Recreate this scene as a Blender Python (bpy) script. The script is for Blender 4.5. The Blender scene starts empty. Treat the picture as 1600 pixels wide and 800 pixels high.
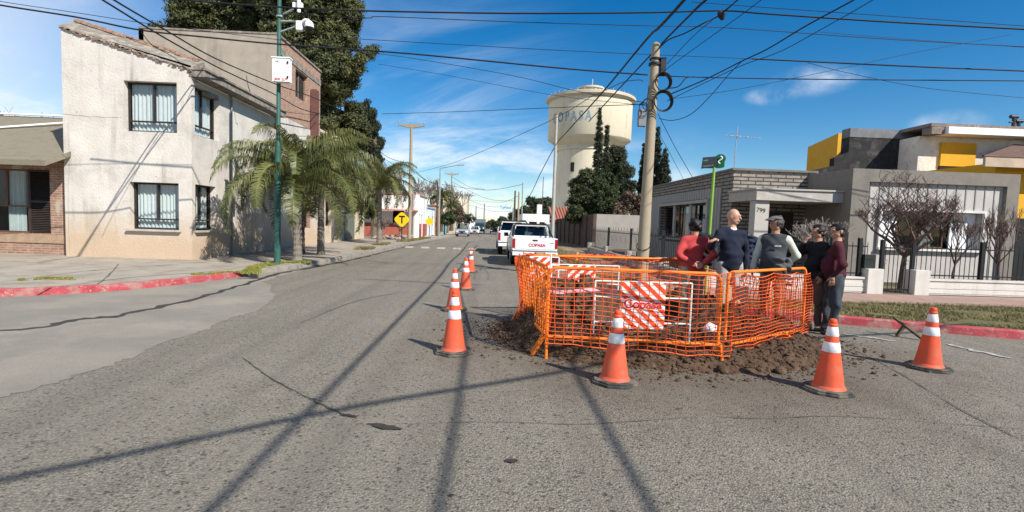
import bpy, bmesh, math, random
import numpy as np
from mathutils import Vector, Matrix
random.seed(7); rng = np.random.default_rng(7)
scene = bpy.context.scene
col = scene.collection
R = math.radians
# ------------------------------------------------------------------ camera
F, H = 800.0, 1.6
def _basis(roll=.03, vp=(770, 347)):
    v = np.array([(vp[0]-800)/F, (400-vp[1])/F, -1.]); v /= np.linalg.norm(v)
    u = np.array([math.sin(roll), math.cos(roll), 0]); z = u - v*np.dot(u, v); z /= np.linalg.norm(z)
    return np.array([np.cross(v, z), v, z])
CM = _basis()
cam = bpy.data.cameras.new('camera'); camo = bpy.data.objects.new('camera', cam); col.objects.link(camo)
cam.sensor_width = 36; cam.lens = 36*F/1600; cam.clip_end = 6000; cam.clip_start = .05
camo.matrix_world = Matrix([[*CM[0], 0], [*CM[1], 0], [*CM[2], H], [0, 0, 0, 1]])
scene.camera = camo
# survey helpers: image bearings turned into site measurements
def ray(px, py): return CM @ np.array([(px-800)/F, (400-py)/F, -1.])
def G(px, py, z=0):
    d = ray(px, py); t = (z-H)/d[2]; return Vector((d[0]*t, d[1]*t, z))
def D(px, py, Y):
    d = ray(px, py); t = Y/d[1]; return Vector((d[0]*t, Y, H+d[2]*t))
# ------------------------------------------------------------------ world, sun, exposure
SX, SY = .84, -.87                       # horizontal direction to the sun per metre of height
sdir = Vector((SX, SY, 1)).normalized()
w = bpy.data.worlds.new('World'); scene.world = w; w.use_nodes = True
nt = w.node_tree; nt.nodes.clear()
def N(t, **k):
    n = nt.nodes.new(t)
    for a, b in k.items(): setattr(n, a, b)
    return n
L = lambda a, b: nt.links.new(a, b)
out = N('ShaderNodeOutputWorld'); bg = N('ShaderNodeBackground'); L(bg.outputs[0], out.inputs[0])
bg.inputs[1].default_value = .094
sky = N('ShaderNodeTexSky', sky_type='NISHITA', sun_disc=False)
sky.sun_elevation = math.asin(sdir.z); sky.sun_rotation = math.atan2(SX, SY)
sky.air_density = 1.0; sky.dust_density = .25; sky.ozone_density = 2.6; sky.altitude = 400
hs = N('ShaderNodeHueSaturation'); hs.inputs['Saturation'].default_value = 1.46; hs.inputs['Value'].default_value = .96
L(sky.outputs[0], hs.inputs['Color'])
tc = N('ShaderNodeTexCoord')
def math_(op, a, b=None, c=None, clamp=False):
    n = N('ShaderNodeMath', operation=op, use_clamp=clamp)
    for i, v in enumerate((a, b, c)):
        if v is None: continue
        if isinstance(v, (int, float)): n.inputs[i].default_value = v
        else: L(v, n.inputs[i])
    return n.outputs[0]
def maprange(v, a, b, c=0, d=1):
    n = N('ShaderNodeMapRange', interpolation_type='SMOOTHSTEP'); L(v, n.inputs[0])
    for i, x in enumerate((a, b, c, d)): n.inputs[i+1].default_value = x
    return n.outputs[0]
sep = N('ShaderNodeSeparateXYZ'); L(tc.outputs['Generated'], sep.inputs[0])
zz = math_('MAXIMUM', sep.outputs[2], .02)
cx = math_('DIVIDE', sep.outputs[0], math_('ADD', zz, .12)); cy = math_('DIVIDE', sep.outputs[1], math_('ADD', zz, .12))
cb = N('ShaderNodeCombineXYZ'); L(math_('MULTIPLY', cx, .55), cb.inputs[0]); L(math_('MULTIPLY_ADD', cx, .5, cy), cb.inputs[1])
def wn(scale, detail, vec, rough=.55, dist=0):
    n = N('ShaderNodeTexNoise'); L(vec, n.inputs['Vector']); n.inputs['Scale'].default_value = scale
    n.inputs['Detail'].default_value = detail; n.inputs['Roughness'].default_value = rough; n.inputs['Distortion'].default_value = dist
    return n.outputs[0]
cir = wn(1.15, 9, cb.outputs[0], .62, .6)
big = wn(.45, 3, cb.outputs[0])
low = maprange(sep.outputs[2], .52, .02)
az = math_('DIVIDE', sep.outputs[0], math_('MAXIMUM', math_('ABSOLUTE', sep.outputs[1]), .05))   # tan of bearing, left negative
left = maprange(az, .22, -.18)
dens = math_('MULTIPLY', math_('MULTIPLY', maprange(cir, .42, .80), maprange(big, .30, .62)), left)
dens = math_('MULTIPLY', dens, math_('ADD', low, .25), clamp=True)
# bright haze low on the left and low puffs
puffn = wn(7.5, 8, tc.outputs['Generated'], .6, .2)
ms = N('ShaderNodeMapping'); L(tc.outputs['Generated'], ms.inputs[0]); ms.inputs['Scale'].default_value = (1, 1, 3.2)
puff2 = wn(6.0, 8, ms.outputs[0], .6, .15)
p_low = math_('MULTIPLY', math_('MULTIPLY', maprange(puff2, .42, .64), maprange(sep.outputs[2], .22, .06)), maprange(az, .5, .05))
def spot(px, py, r0, r1, th=.4):
    d = Vector(ray(px, py)).normalized()
    n = N('ShaderNodeVectorMath', operation='SUBTRACT'); L(tc.outputs['Generated'], n.inputs[0]); n.inputs[1].default_value = d
    m = N('ShaderNodeMapping'); L(n.outputs[0], m.inputs[0]); m.inputs['Scale'].default_value = (1/r0, 1/r0, 1/r1)
    ln = N('ShaderNodeVectorMath', operation='LENGTH'); L(m.outputs[0], ln.inputs[0])
    return math_('MULTIPLY', maprange(ln.outputs['Value'], 1.0, .25), maprange(puffn, th-.02, th+.34))
spots = [spot(1270, 126, .075, .03), spot(1205, 150, .05, .018), spot(1065, 282, .045, .03), spot(1480, 195, .055, .025, .36), spot(1320,118,.04,.015)]
tot = math_('ADD', dens, math_('MULTIPLY', p_low, .78))
for s in spots: tot = math_('ADD', tot, math_('MULTIPLY', s, .7))
tot = math_('ADD', tot, math_('MULTIPLY', maprange(az, -.45, -1.05), .60), clamp=True)
mixc = N('ShaderNodeMixRGB'); L(tot, mixc.inputs[0]); L(hs.outputs[0], mixc.inputs[1]); mixc.inputs[2].default_value = (7.6, 8.0, 8.6, 1)
L(mixc.outputs[0], bg.inputs[0])
sun = bpy.data.lights.new('sun', 'SUN'); sun.energy = 5.0; sun.angle = R(.45); sun.color = (1, .945, .86)
so = bpy.data.objects.new('sun', sun); col.objects.link(so)
so.rotation_euler = (-sdir).to_track_quat('-Z', 'Y').to_euler()
scene.view_settings.view_transform = 'Standard'; scene.view_settings.look = 'None'
scene.view_settings.exposure = .5; scene.view_settings.gamma = 1
scene.render.engine = 'CYCLES'
scene.cycles.max_bounces = 6; scene.cycles.transparent_max_bounces = 24; scene.cycles.diffuse_bounces = 3

# ------------------------------------------------------------------ materials
MATS = {}
def _m(name):
    m = bpy.data.materials.new(name); m.use_nodes = True; t = m.node_tree
    b = t.nodes['Principled BSDF']
    return m, t, b
def c4(c): return (*c, 1) if len(c) == 3 else c
def sh(c, k): return tuple(min(1, max(0, x*k)) for x in c)
def mat(name, c, rough=.85, var=.15, scale=3., bump=0., bscale=40., metal=0., stain=None, band=None, speck=None, spec=.3, drip=None, rnd=False):
    """stain=(colour, scale, threshold, amount); band=(colour, z0, z1, amount) dirt along the foot; speck=(colour, scale, threshold)"""
    if name in MATS: return MATS[name]
    m, t, b = _m(name); nn = t.nodes.new; ll = t.links.new
    tx = nn('ShaderNodeTexCoord'); vec = tx.outputs['Object']
    if rnd:
        oi = nn('ShaderNodeObjectInfo'); va_ = nn('ShaderNodeVectorMath'); va_.operation = 'MULTIPLY_ADD'; cbx = nn('ShaderNodeCombineXYZ')
        for i_ in range(3): ll(oi.outputs['Random'], cbx.inputs[i_])
        ll(cbx.outputs[0], va_.inputs[0]); va_.inputs[1].default_value = (17, 31, 23); ll(vec, va_.inputs[2]); vec0 = vec; vec = va_.outputs[0]
    def noi(s, d=5, r=.6, v=None):
        n = nn('ShaderNodeTexNoise'); ll(v or vec, n.inputs['Vector']); n.inputs['Scale'].default_value = s
        n.inputs['Detail'].default_value = d; n.inputs['Roughness'].default_value = r; return n
    def mr(v, a, b_, c_=0, d_=1):
        n = nn('ShaderNodeMapRange'); ll(v, n.inputs[0])
        for i, x in enumerate((a, b_, c_, d_)): n.inputs[i+1].default_value = x
        return n.outputs[0]
    def mix(f, a, b_):
        n = nn('ShaderNodeMixRGB')
        if isinstance(f, float): n.inputs[0].default_value = f
        else: ll(f, n.inputs[0])
        for i, x in ((1, a), (2, b_)):
            if isinstance(x, tuple): n.inputs[i].default_value = c4(x)
            else: ll(x, n.inputs[i])
        return n.outputs[0]
    n1 = noi(scale); f = mr(n1.outputs[0], .3, .7)
    cc = mix(f, sh(c, 1-var), sh(c, 1+var))
    if stain:
        n2 = noi(stain[1], 8, .65); cc = mix(mr(n2.outputs[0], stain[2], stain[2]+.12, 0, stain[3]), cc, stain[0])
    if drip:
        mp = nn('ShaderNodeMapping'); ll(vec, mp.inputs[0]); mp.inputs['Scale'].default_value = (1, 1, .10)
        nd_ = noi(drip[1], 6, .6, mp.outputs[0]); nb_ = noi(.8, 4); mu = nn('ShaderNodeMath'); mu.operation = 'MULTIPLY'; ll(mr(nd_.outputs[0], drip[2], drip[2]+.18, 0, drip[3]), mu.inputs[0]); ll(mr(nb_.outputs[0], .38, .62), mu.inputs[1]); cc = mix(mu.outputs[0], cc, drip[0])
    if band:
        s = nn('ShaderNodeSeparateXYZ'); ll(tx.outputs['Object'], s.inputs[0])
        n3 = noi(2.2, 6); ad = nn('ShaderNodeMath'); ad.operation = 'MULTIPLY_ADD'; ll(n3.outputs[0], ad.inputs[0]); ad.inputs[1].default_value = -1.1; ll(s.outputs[2], ad.inputs[2])
        cc = mix(mr(ad.outputs[0], band[2]-.55, band[1]-.55, 0, band[3]), cc, band[0])
    if speck:
        n4 = noi(speck[1], 3, .7); cc = mix(mr(n4.outputs[0], speck[2], speck[2]+.06), cc, speck[0])
    ll(cc, b.inputs['Base Color'])
    b.inputs['Roughness'].default_value = rough; b.inputs['Metallic'].default_value = metal
    b.inputs['Specular IOR Level'].default_value = spec
    if bump:
        n5 = noi(bscale, 4); bp = nn('ShaderNodeBump'); bp.inputs['Strength'].default_value = bump; bp.inputs['Distance'].default_value = .02
        ll(n5.outputs[0], bp.inputs['Height']); ll(bp.outputs[0], b.inputs['Normal'])
    MATS[name] = m; return m
def brick(name, c1, c2, mortar, bw=.26, rh=.075, ms=.012, bump=.6, wash=None):
    m, t, b = _m(name); nn = t.nodes.new; ll = t.links.new
    tx = nn('ShaderNodeTexCoord'); s = nn('ShaderNodeSeparateXYZ'); ll(tx.outputs['Object'], s.inputs[0])
    a = nn('ShaderNodeMath'); ll(s.outputs[0], a.inputs[0]); ll(s.outputs[1], a.inputs[1])
    cb_ = nn('ShaderNodeCombineXYZ'); ll(a.outputs[0], cb_.inputs[0]); ll(s.outputs[2], cb_.inputs[1])
    br = nn('ShaderNodeTexBrick'); ll(cb_.outputs[0], br.inputs['Vector'])
    br.inputs['Color1'].default_value = c4(c1); br.inputs['Color2'].default_value = c4(c2); br.inputs['Mortar'].default_value = c4(mortar)
    br.inputs['Scale'].default_value = 1; br.inputs['Mortar Size'].default_value = ms; br.inputs['Mortar Smooth'].default_value = .2
    br.inputs['Brick Width'].default_value = bw; br.inputs['Row Height'].default_value = rh
    n = nn('ShaderNodeTexNoise'); ll(tx.outputs['Object'], n.inputs['Vector']); n.inputs['Scale'].default_value = 5; n.inputs['Detail'].default_value = 6
    mx = nn('ShaderNodeMixRGB'); mx.blend_type = 'MULTIPLY'; mx.inputs[0].default_value = .55; ll(br.outputs[0], mx.inputs[1])
    cr = nn('ShaderNodeMapRange'); ll(n.outputs[0], cr.inputs[0]); cr.inputs[1].default_value = .3; cr.inputs[2].default_value = .7; cr.inputs[3].default_value = .55; cr.inputs[4].default_value = 1.25
    ll(cr.outputs[0], mx.inputs[2]); o = mx.outputs[0]
    if wash:
        n2 = nn('ShaderNodeTexNoise'); ll(tx.outputs['Object'], n2.inputs['Vector']); n2.inputs['Scale'].default_value = 1.6; n2.inputs['Detail'].default_value = 8
        c2_ = nn('ShaderNodeMapRange'); ll(n2.outputs[0], c2_.inputs[0]); c2_.inputs[1].default_value = wash[1]; c2_.inputs[2].default_value = wash[1]+.08
        m2 = nn('ShaderNodeMixRGB'); ll(c2_.outputs[0], m2.inputs[0]); ll(o, m2.inputs[1]); m2.inputs[2].default_value = c4(wash[0]); o = m2.outputs[0]
    ll(o, b.inputs['Base Color']); b.inputs['Roughness'].default_value = .92; b.inputs['Specular IOR Level'].default_value = .2
    bp = nn('ShaderNodeBump'); bp.inputs['Strength'].default_value = bump; bp.inputs['Distance'].default_value = .03; bp.invert = True
    ll(br.outputs['Fac'], bp.inputs['Height']); ll(bp.outputs[0], b.inputs['Normal'])
    MATS[name] = m; return m
def asphalt(name, ca, cb2, cs, size=1., tint=None):
    m, t, b = _m(name); nn = t.nodes.new; ll = t.links.new
    tx = nn('ShaderNodeTexCoord'); vec = tx.outputs['Object']
    def noi(s, d=5, r=.6, v=None):
        n = nn('ShaderNodeTexNoise'); ll(v or vec, n.inputs['Vector']); n.inputs['Scale'].default_value = s; n.inputs['Detail'].default_value = d; n.inputs['Roughness'].default_value = r; return n.outputs[0]
    def mr(v, a, b_, c_=0, d_=1):
        n = nn('ShaderNodeMapRange'); ll(v, n.inputs[0])
        for i, x in enumerate((a, b_, c_, d_)): n.inputs[i+1].default_value = x
        return n.outputs[0]
    def mix(f, a, b_, bt='MIX'):
        n = nn('ShaderNodeMixRGB'); n.blend_type = bt
        if isinstance(f, float): n.inputs[0].default_value = f
        else: ll(f, n.inputs[0])
        for i, x in ((1, a), (2, b_)):
            if isinstance(x, tuple): n.inputs[i].default_value = c4(x)
            else: ll(x, n.inputs[i])
        return n.outputs[0]
    vo = nn('ShaderNodeTexVoronoi'); ll(vec, vo.inputs['Vector']); vo.inputs['Scale'].default_value = 78/size
    vo2 = nn('ShaderNodeTexVoronoi'); ll(vec, vo2.inputs['Vector']); vo2.inputs['Scale'].default_value = 150/size
    wv_ = nn('ShaderNodeVectorMath'); wv_.operation = 'MULTIPLY_ADD'; n0_ = nn('ShaderNodeTexNoise'); ll(vec, n0_.inputs['Vector']); n0_.inputs['Scale'].default_value = 30; ll(n0_.outputs['Color'], wv_.inputs[0]); wv_.inputs[1].default_value = (.03, .03, 0); ll(vec, wv_.inputs[2])
    pit = nn('ShaderNodeTexVoronoi'); ll(wv_.outputs[0], pit.inputs['Vector']); pit.inputs['Scale'].default_value = 25
    pit2 = nn('ShaderNodeTexVoronoi'); ll(wv_.outputs[0], pit2.inputs['Vector']); pit2.inputs['Scale'].default_value = 8.5
    sc_ = nn('ShaderNodeSeparateColor'); ll(vo.outputs['Color'], sc_.inputs[0])
    cc = mix(mr(sc_.outputs[0], .15, .9), ca, cb2)
    cc = mix(mr(vo.outputs['Distance'], .40, .62, 0, .6), cc, sh(ca, .45))           # dark gaps between the stones
    sc2 = nn('ShaderNodeSeparateColor'); ll(vo2.outputs['Color'], sc2.inputs[0])
    cc = mix(mr(sc2.outputs[1], .72, .95, 0, .45), cc, sh(cb2, 1.3))
    cc = mix(mr(sc2.outputs[0], .8, 1, 0, .5), cc, sh(ca, .5))
    # broad wear: long streaks down the street plus blotches
    mp = nn('ShaderNodeMapping'); ll(vec, mp.inputs[0]); mp.inputs['Scale'].default_value = (1.1, .16, 1)
    st = noi(1.2, 6, .6, mp.outputs[0]); cc = mix(mr(st, .35, .7, 0, .55), cc, cs)
    cc = mix(mr(noi(.7, 8, .7), .5, .72, 0, .45), cc, sh(cs, 1.22))
    cc = mix(mr(noi(2.6, 8, .75), .6, .72, 0, .35), cc, sh(ca, .75))
    mp2 = nn('ShaderNodeMapping'); ll(vec, mp2.inputs[0]); mp2.inputs['Scale'].default_value = (2.2, .05, 1)
    cc = mix(mr(noi(1.0, 4, .5, mp2.outputs[0]), .48, .66, 0, .38), cc, sh(ca, .80))         # tyre-polished lanes
    dist = nn('ShaderNodeVectorMath'); dist.operation = 'DISTANCE'; ll(vec, dist.inputs[0]); dist.inputs[1].default_value = (2.4, 6.9, 0)
    sm = nn('ShaderNodeMath'); sm.operation = 'MULTIPLY_ADD'; ll(noi(1.3, 7, .7), sm.inputs[0]); sm.inputs[1].default_value = 3.4; ll(dist.outputs['Value'], sm.inputs[2])
    cc = mix(mr(sm.outputs[0], 5.3, 3.6, 0, .62), cc, (.105, .080, .058))                     # soil trodden out round the dig
    cc = mix(mr(pit.outputs['Distance'], .30, .19, 0, .8), cc, sh(ca, .38)); cc = mix(mr(pit2.outputs['Distance'], .17, .11, 0, .75), cc, sh(ca, .34))   # open pits and stuck grit
    if tint: cc = mix(mr(noi(.35, 4), .45, .65, 0, .5), cc, tint)
    ll(cc, b.inputs['Base Color']); b.inputs['Roughness'].default_value = .88; b.inputs['Specular IOR Level'].default_value = .25
    ad = nn('ShaderNodeMath'); ad.operation = 'MULTIPLY_ADD'; ll(vo.outputs['Distance'], ad.inputs[0]); ad.inputs[1].default_value = -1.; ll(noi(160, 3), ad.inputs[2])
    bp = nn('ShaderNodeBump'); bp.inputs['Strength'].default_value = .8; bp.inputs['Distance'].default_value = .012; ll(ad.outputs[0], bp.inputs['Height']); ll(bp.outputs[0], b.inputs['Normal'])
    MATS[name] = m; return m
def glass(name, tint=(.75, .8, .82), refl=1.0):
    m, t, b = _m(name); nn = t.nodes.new; ll = t.links.new
    t.nodes.remove(b); o = t.nodes['Material Output']
    tr = nn('ShaderNodeBsdfTransparent'); tr.inputs[0].default_value = c4(tint)
    gl = nn('ShaderNodeBsdfGlossy'); gl.inputs['Roughness'].default_value = .03
    lw = nn('ShaderNodeLayerWeight'); lw.inputs[0].default_value = .5; pw = nn('ShaderNodeMath'); pw.operation = 'POWER'; ll(lw.outputs['Facing'], pw.inputs[0]); pw.inputs[1].default_value = 4
    mm = nn('ShaderNodeMath'); mm.operation = 'MULTIPLY_ADD'; ll(pw.outputs[0], mm.inputs[0]); mm.inputs[1].default_value = .8*refl; mm.inputs[2].default_value = .05
    mx = nn('ShaderNodeMixShader'); ll(mm.outputs[0], mx.inputs[0]); ll(tr.outputs[0], mx.inputs[1]); ll(gl.outputs[0], mx.inputs[2]); ll(mx.outputs[0], o.inputs[0])
    MATS[name] = m; return m
def leafmat(name, c1, c2, sc=1.5, rough=.6):
    m, t, b = _m(name); nn = t.nodes.new; ll = t.links.new
    tx = nn('ShaderNodeTexCoord'); n = nn('ShaderNodeTexNoise'); ll(tx.outputs['Object'], n.inputs['Vector']); n.inputs['Scale'].default_value = sc; n.inputs['Detail'].default_value = 6; n.inputs['Roughness'].default_value = .7
    mr = nn('ShaderNodeMapRange'); ll(n.outputs[0], mr.inputs[0]); mr.inputs[1].default_value = .36; mr.inputs[2].default_value = .64
    mx = nn('ShaderNodeMixRGB'); ll(mr.outputs[0], mx.inputs[0]); mx.inputs[1].default_value = c4(c1); mx.inputs[2].default_value = c4(c2)
    ll(mx.outputs[0], b.inputs['Base Color']); b.inputs['Roughness'].default_value = rough; b.inputs['Specular IOR Level'].default_value = .3
    MATS[name] = m; return m

# ------------------------------------------------------------------ mesh builder
class B:
    def __init__(s): s.v = []; s.f = []; s.m = []
    def add(s, vs, fs, m=0):
        o = len(s.v); s.v += [tuple(p) for p in vs]; s.f += [tuple(i+o for i in f) for f in fs]; s.m += [m]*len(fs); return s
    def box(s, x0, y0, z0, x1, y1, z1, m=0):
        x0, x1 = min(x0, x1), max(x0, x1); y0, y1 = min(y0, y1), max(y0, y1); z0, z1 = min(z0, z1), max(z0, z1)
        return s.add([(x0,y0,z0),(x1,y0,z0),(x1,y1,z0),(x0,y1,z0),(x0,y0,z1),(x1,y0,z1),(x1,y1,z1),(x0,y1,z1)],
              [(0,3,2,1),(4,5,6,7),(0,1,5,4),(1,2,6,5),(2,3,7,6),(3,0,4,7)], m)
    def beam(s, a, b, wd, ht, m=0, up=(0, 0, 1)):
        a, b = Vector(a), Vector(b); d = (b-a).normalized(); u = Vector(up)
        if abs(d.dot(u)) > .95: u = Vector((0, 1, 0))
        x = d.cross(u).normalized()*wd/2; z = x.cross(d).normalized()*ht/2
        return s.add([a-x-z, a+x-z, a+x+z, a-x+z, b-x-z, b+x-z, b+x+z, b-x+z], [(0,1,2,3),(7,6,5,4),(0,4,5,1),(1,5,6,2),(2,6,7,3),(3,7,4,0)], m)
    def tube(s, pts, r, n=8, m=0, cap=True):
        pts = [Vector(p) for p in pts]; k = len(pts)
        rs = r if isinstance(r, (list, tuple)) else [r]*k
        vs = []; ref = None
        for i, p in enumerate(pts):
            d = (pts[min(i+1, k-1)]-pts[max(i-1, 0)])
            d = d.normalized() if d.length > 1e-9 else Vector((0, 0, 1))
            if ref is None: ref = Vector((0, 0, 1)) if abs(d.z) < .9 else Vector((1, 0, 0))
            x = d.cross(ref); x = x.normalized() if x.length > 1e-6 else d.orthogonal().normalized()
            y = d.cross(x).normalized(); ref = -y if False else x.cross(d)
            for j in range(n):
                a = 2*math.pi*j/n; vs.append(p+x*math.cos(a)*rs[i]+y*math.sin(a)*rs[i])
        fs = [(i*n+j, (i+1)*n+j, (i+1)*n+(j+1) % n, i*n+(j+1) % n) for i in range(k-1) for j in range(n)]
        if cap: fs += [tuple(range(n)), tuple(reversed(range((k-1)*n, k*n)))]
        return s.add(vs, fs, m)
    def lathe(s, prof, c=(0, 0, 0), n=24, m=0, ms=None, cap=True, axis='z'):
        vs = []
        for r, z in prof:
            for j in range(n):
                a = 2*math.pi*j/n; x, y = r*math.cos(a), r*math.sin(a)
                p = (x, y, z) if axis == 'z' else ((z, x, y) if axis == 'x' else (x, z, y))
                vs.append((c[0]+p[0], c[1]+p[1], c[2]+p[2]))
        o = len(s.v); s.v += vs
        for i in range(len(prof)-1):
            for j in range(n):
                s.f.append((o+i*n+j, o+i*n+(j+1) % n, o+(i+1)*n+(j+1) % n, o+(i+1)*n+j)); s.m.append(ms[i] if ms else m)
        if cap:
            s.f.append(tuple(o+j for j in reversed(range(n)))); s.m.append(ms[0] if ms else m)
            s.f.append(tuple(o+(len(prof)-1)*n+j for j in range(n))); s.m.append(ms[-1] if ms else m)
        return s
    def prism(s, poly, z0, z1, m=0, mt=None):
        n = len(poly); a = sum(poly[i][0]*poly[(i+1) % n][1]-poly[(i+1) % n][0]*poly[i][1] for i in range(n))
        if a < 0: poly = poly[::-1]
        s.add([(p[0], p[1], z0) for p in poly]+[(p[0], p[1], z1) for p in poly],
              [tuple(reversed(range(n)))]+[(i, (i+1) % n, n+(i+1) % n, n+i) for i in range(n)], m)
        o = len(s.v)-n; s.f.append(tuple(range(o, o+n))); s.m.append(m if mt is None else mt); return s
    def extr(s, poly, axis, a, b, m=0):
        """poly in the plane across axis 'x' -> (y,z) or 'y' -> (x,z)"""
        f = (lambda p, t: (t, p[0], p[1])) if axis == 'x' else (lambda p, t: (p[0], t, p[1]))
        n = len(poly)
        return s.add([f(p, a) for p in poly]+[f(p, b) for p in poly], [tuple(range(n)), tuple(reversed(range(n, 2*n)))]+[(i, n+i, n+(i+1) % n, (i+1) % n) for i in range(n)], m)
    def build(s, name, mats, parent=None, smooth=False, bevel=0, loc=None, fixn=True):
        me = bpy.data.meshes.new(name)
        off = Vector(loc) if loc is not None else Vector((0, 0, 0))
        p = parent
        base = Vector((0, 0, 0))
        while p is not None: base += p.location; p = p.parent
        off = off+base if loc is not None else base
        me.from_pydata([(a-off.x, b-off.y, c-off.z) for a, b, c in s.v], [], s.f)
        if not isinstance(mats, (list, tuple)): mats = [mats]
        for x in mats: me.materials.append(x)
        if len(mats) > 1: me.polygons.foreach_set('material_index', s.m)
        if fixn and len(s.f) < 60000:
            bm = bmesh.new(); bm.from_mesh(me); bmesh.ops.recalc_face_normals(bm, faces=bm.faces); bm.to_mesh(me); bm.free()
        if smooth: me.polygons.foreach_set('use_smooth', [True]*len(me.polygons))
        me.update()
        o = bpy.data.objects.new(name, me); col.objects.link(o)
        if parent: o.parent = parent
        if loc is not None: o.location = loc
        if smooth and smooth != 'all':
            try:
                md = o.modifiers.new('edges', 'EDGE_SPLIT'); md.split_angle = R(42)
            except Exception: pass
        if bevel:
            md = o.modifiers.new('bevel', 'BEVEL'); md.width = bevel; md.segments = 2; md.limit_method = 'ANGLE'; md.angle_limit = R(35)
        return o
def npmesh(name, V, Fq, mats, parent=None, mi=None, smooth=False, loc=None):
    """fast quad/tri mesh from numpy arrays; V in world space"""
    me = bpy.data.meshes.new(name); base = Vector((0, 0, 0)); p = parent
    while p is not None: base += p.location; p = p.parent
    off = base + (Vector(loc) if loc is not None else Vector((0, 0, 0)))
    V = V-np.array(off); k = Fq.shape[1]
    me.vertices.add(len(V)); me.vertices.foreach_set('co', V.astype(np.float32).ravel())
    me.loops.add(Fq.size); me.loops.foreach_set('vertex_index', Fq.astype(np.int32).ravel())
    me.polygons.add(len(Fq)); me.polygons.foreach_set('loop_start', np.arange(0, Fq.size, k, dtype=np.int32))
    if not isinstance(mats, (list, tuple)): mats = [mats]
    for x in mats: me.materials.append(x)
    if mi is not None: me.polygons.foreach_set('material_index', mi.astype(np.int32))
    if smooth: me.polygons.foreach_set('use_smooth', np.ones(len(Fq), bool))
    me.update(calc_edges=True); me.validate()
    o = bpy.data.objects.new(name, me); col.objects.link(o)
    if parent: o.parent = parent
    if loc is not None: o.location = loc
    return o
def tag(o, label=None, cat=None, group=None, kind=None):
    if label: o['label'] = label
    if cat: o['category'] = cat
    if group: o['group'] = group
    if kind: o['kind'] = kind
    return o
def thing(name, label, cat, loc=(0, 0, 0), group=None):
    o = bpy.data.objects.new(name, None); o.empty_display_size = .2; col.objects.link(o); o.location = loc
    return tag(o, label, cat, group)
def copy_tree(o, parent=None):
    c = o.copy(); col.objects.link(c)
    if parent: c.parent = parent
    for ch in [x for x in o.children]: copy_tree(ch, c)
    return c
def struct(o, label=None):
    o['kind'] = 'structure'
    if label: o['label'] = label
    return o
def smoothline(pts, k=6):
    P = [Vector(p) for p in pts]; out_ = []
    for i in range(len(P)-1):
        p0 = P[max(i-1, 0)]; p1 = P[i]; p2 = P[i+1]; p3 = P[min(i+2, len(P)-1)]
        for j in range(k):
            t = j/k; out_.append(.5*((2*p1)+(-p0+p2)*t+(2*p0-5*p1+4*p2-p3)*t*t+(-p0+3*p1-3*p2+p3)*t**3))
    out_.append(P[-1]); return out_
def text_mesh(s, size, font_bold=0.0, extrude=.002):
    cu = bpy.data.curves.new('t', 'FONT'); cu.body = s; cu.size = size; cu.extrude = extrude; cu.align_x = 'CENTER'; cu.align_y = 'CENTER'; cu.offset = font_bold
    o = bpy.data.objects.new('t', cu); col.objects.link(o); bpy.context.view_layer.update()
    me = bpy.data.meshes.new_from_object(o); vs = [tuple(v.co) for v in me.vertices]; fs = [tuple(p.vertices) for p in me.polygons]
    bpy.data.objects.remove(o); bpy.data.curves.remove(cu); bpy.data.meshes.remove(me); return vs, fs
def put_text(s, size, origin, ux, uy, m, parent, name='lettering', bold=.0, ext=.003, sx=1.):
    vs, fs = text_mesh(s, size, bold, ext); ux = Vector(ux).normalized(); uy = Vector(uy).normalized(); un = ux.cross(uy)
    b = B(); b.add([Vector(origin)+ux*v[0]*sx+uy*v[1]+un*v[2] for v in vs], fs); return b.build(name, m, parent, fixn=False)

# ------------------------------------------------------------------ shared materials
A_road = asphalt('asphalt', (.178, .157, .124), (.335, .302, .243), (.262, .235, .189), 1.15)
A_conc = mat('gutter_concrete', (.272, .245, .20), .88, .14, .9, .6, 90, stain=((.215, .20, .17), .8, .46, .8), speck=((.17, .155, .13), 60, .58))
M_walk = mat('pavement_concrete', (.34, .30, .245), .9, .12, 1.5, .5, 60, stain=((.24, .20, .155), 1.4, .48, .7), speck=((.2, .17, .13), 45, .62))
M_walk2 = mat('pink_pavement', (.34, .225, .18), .9, .10, 3, .4, 60, stain=((.25, .19, .16), 2, .5, .6))
M_dirtg = mat('ground_earth', (.16, .12, .08), .95, .2, 1, .5, 30, stain=((.12, .13, .05), .8, .5, .7))
M_lawn = mat('lawn_soil', (.125, .115, .05), .95, .3, 4, .8, 50, stain=((.22, .18, .09), 2.2, .52, .7))
M_red = mat('kerb_red_paint', (.37, .06, .07), .85, .22, 5, .3, 50, stain=((.34, .20, .17), 4, .48, .8), speck=((.42, .34, .30), 24, .62))
M_kerb = mat('kerb_concrete', (.27, .245, .205), .9, .15, 4, .5, 50, stain=((.14, .12, .095), 3, .5, .7))
M_tar = mat('damp_joint', (.045, .04, .034), .8, .3, 6)
M_black = mat('black_iron', (.012, .012, .013), .5, .2, 5)
M_dark = mat('dark_interior', (.02, .019, .018), .9, .2, 3)
M_frame = mat('dark_window_frame', (.028, .024, .022), .5, .2, 6)
M_curt = mat('white_curtain', (.72, .74, .70), .9, .05, 6)
M_pale = mat('pale_curtain', (.55, .60, .56), .9, .08, 4)
M_glass = glass('window_glass')
M_carg = glass('car_glass', (.28, .33, .33), 1.2)
M_white = mat('white_paint', (.78, .78, .76), .55, .04, 4)
M_trunk = mat('bark', (.16, .125, .095), .95, .3, 8, .7, 30)
M_twig = mat('grey_twigs', (.20, .155, .13), .9, .25, 6)
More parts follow.
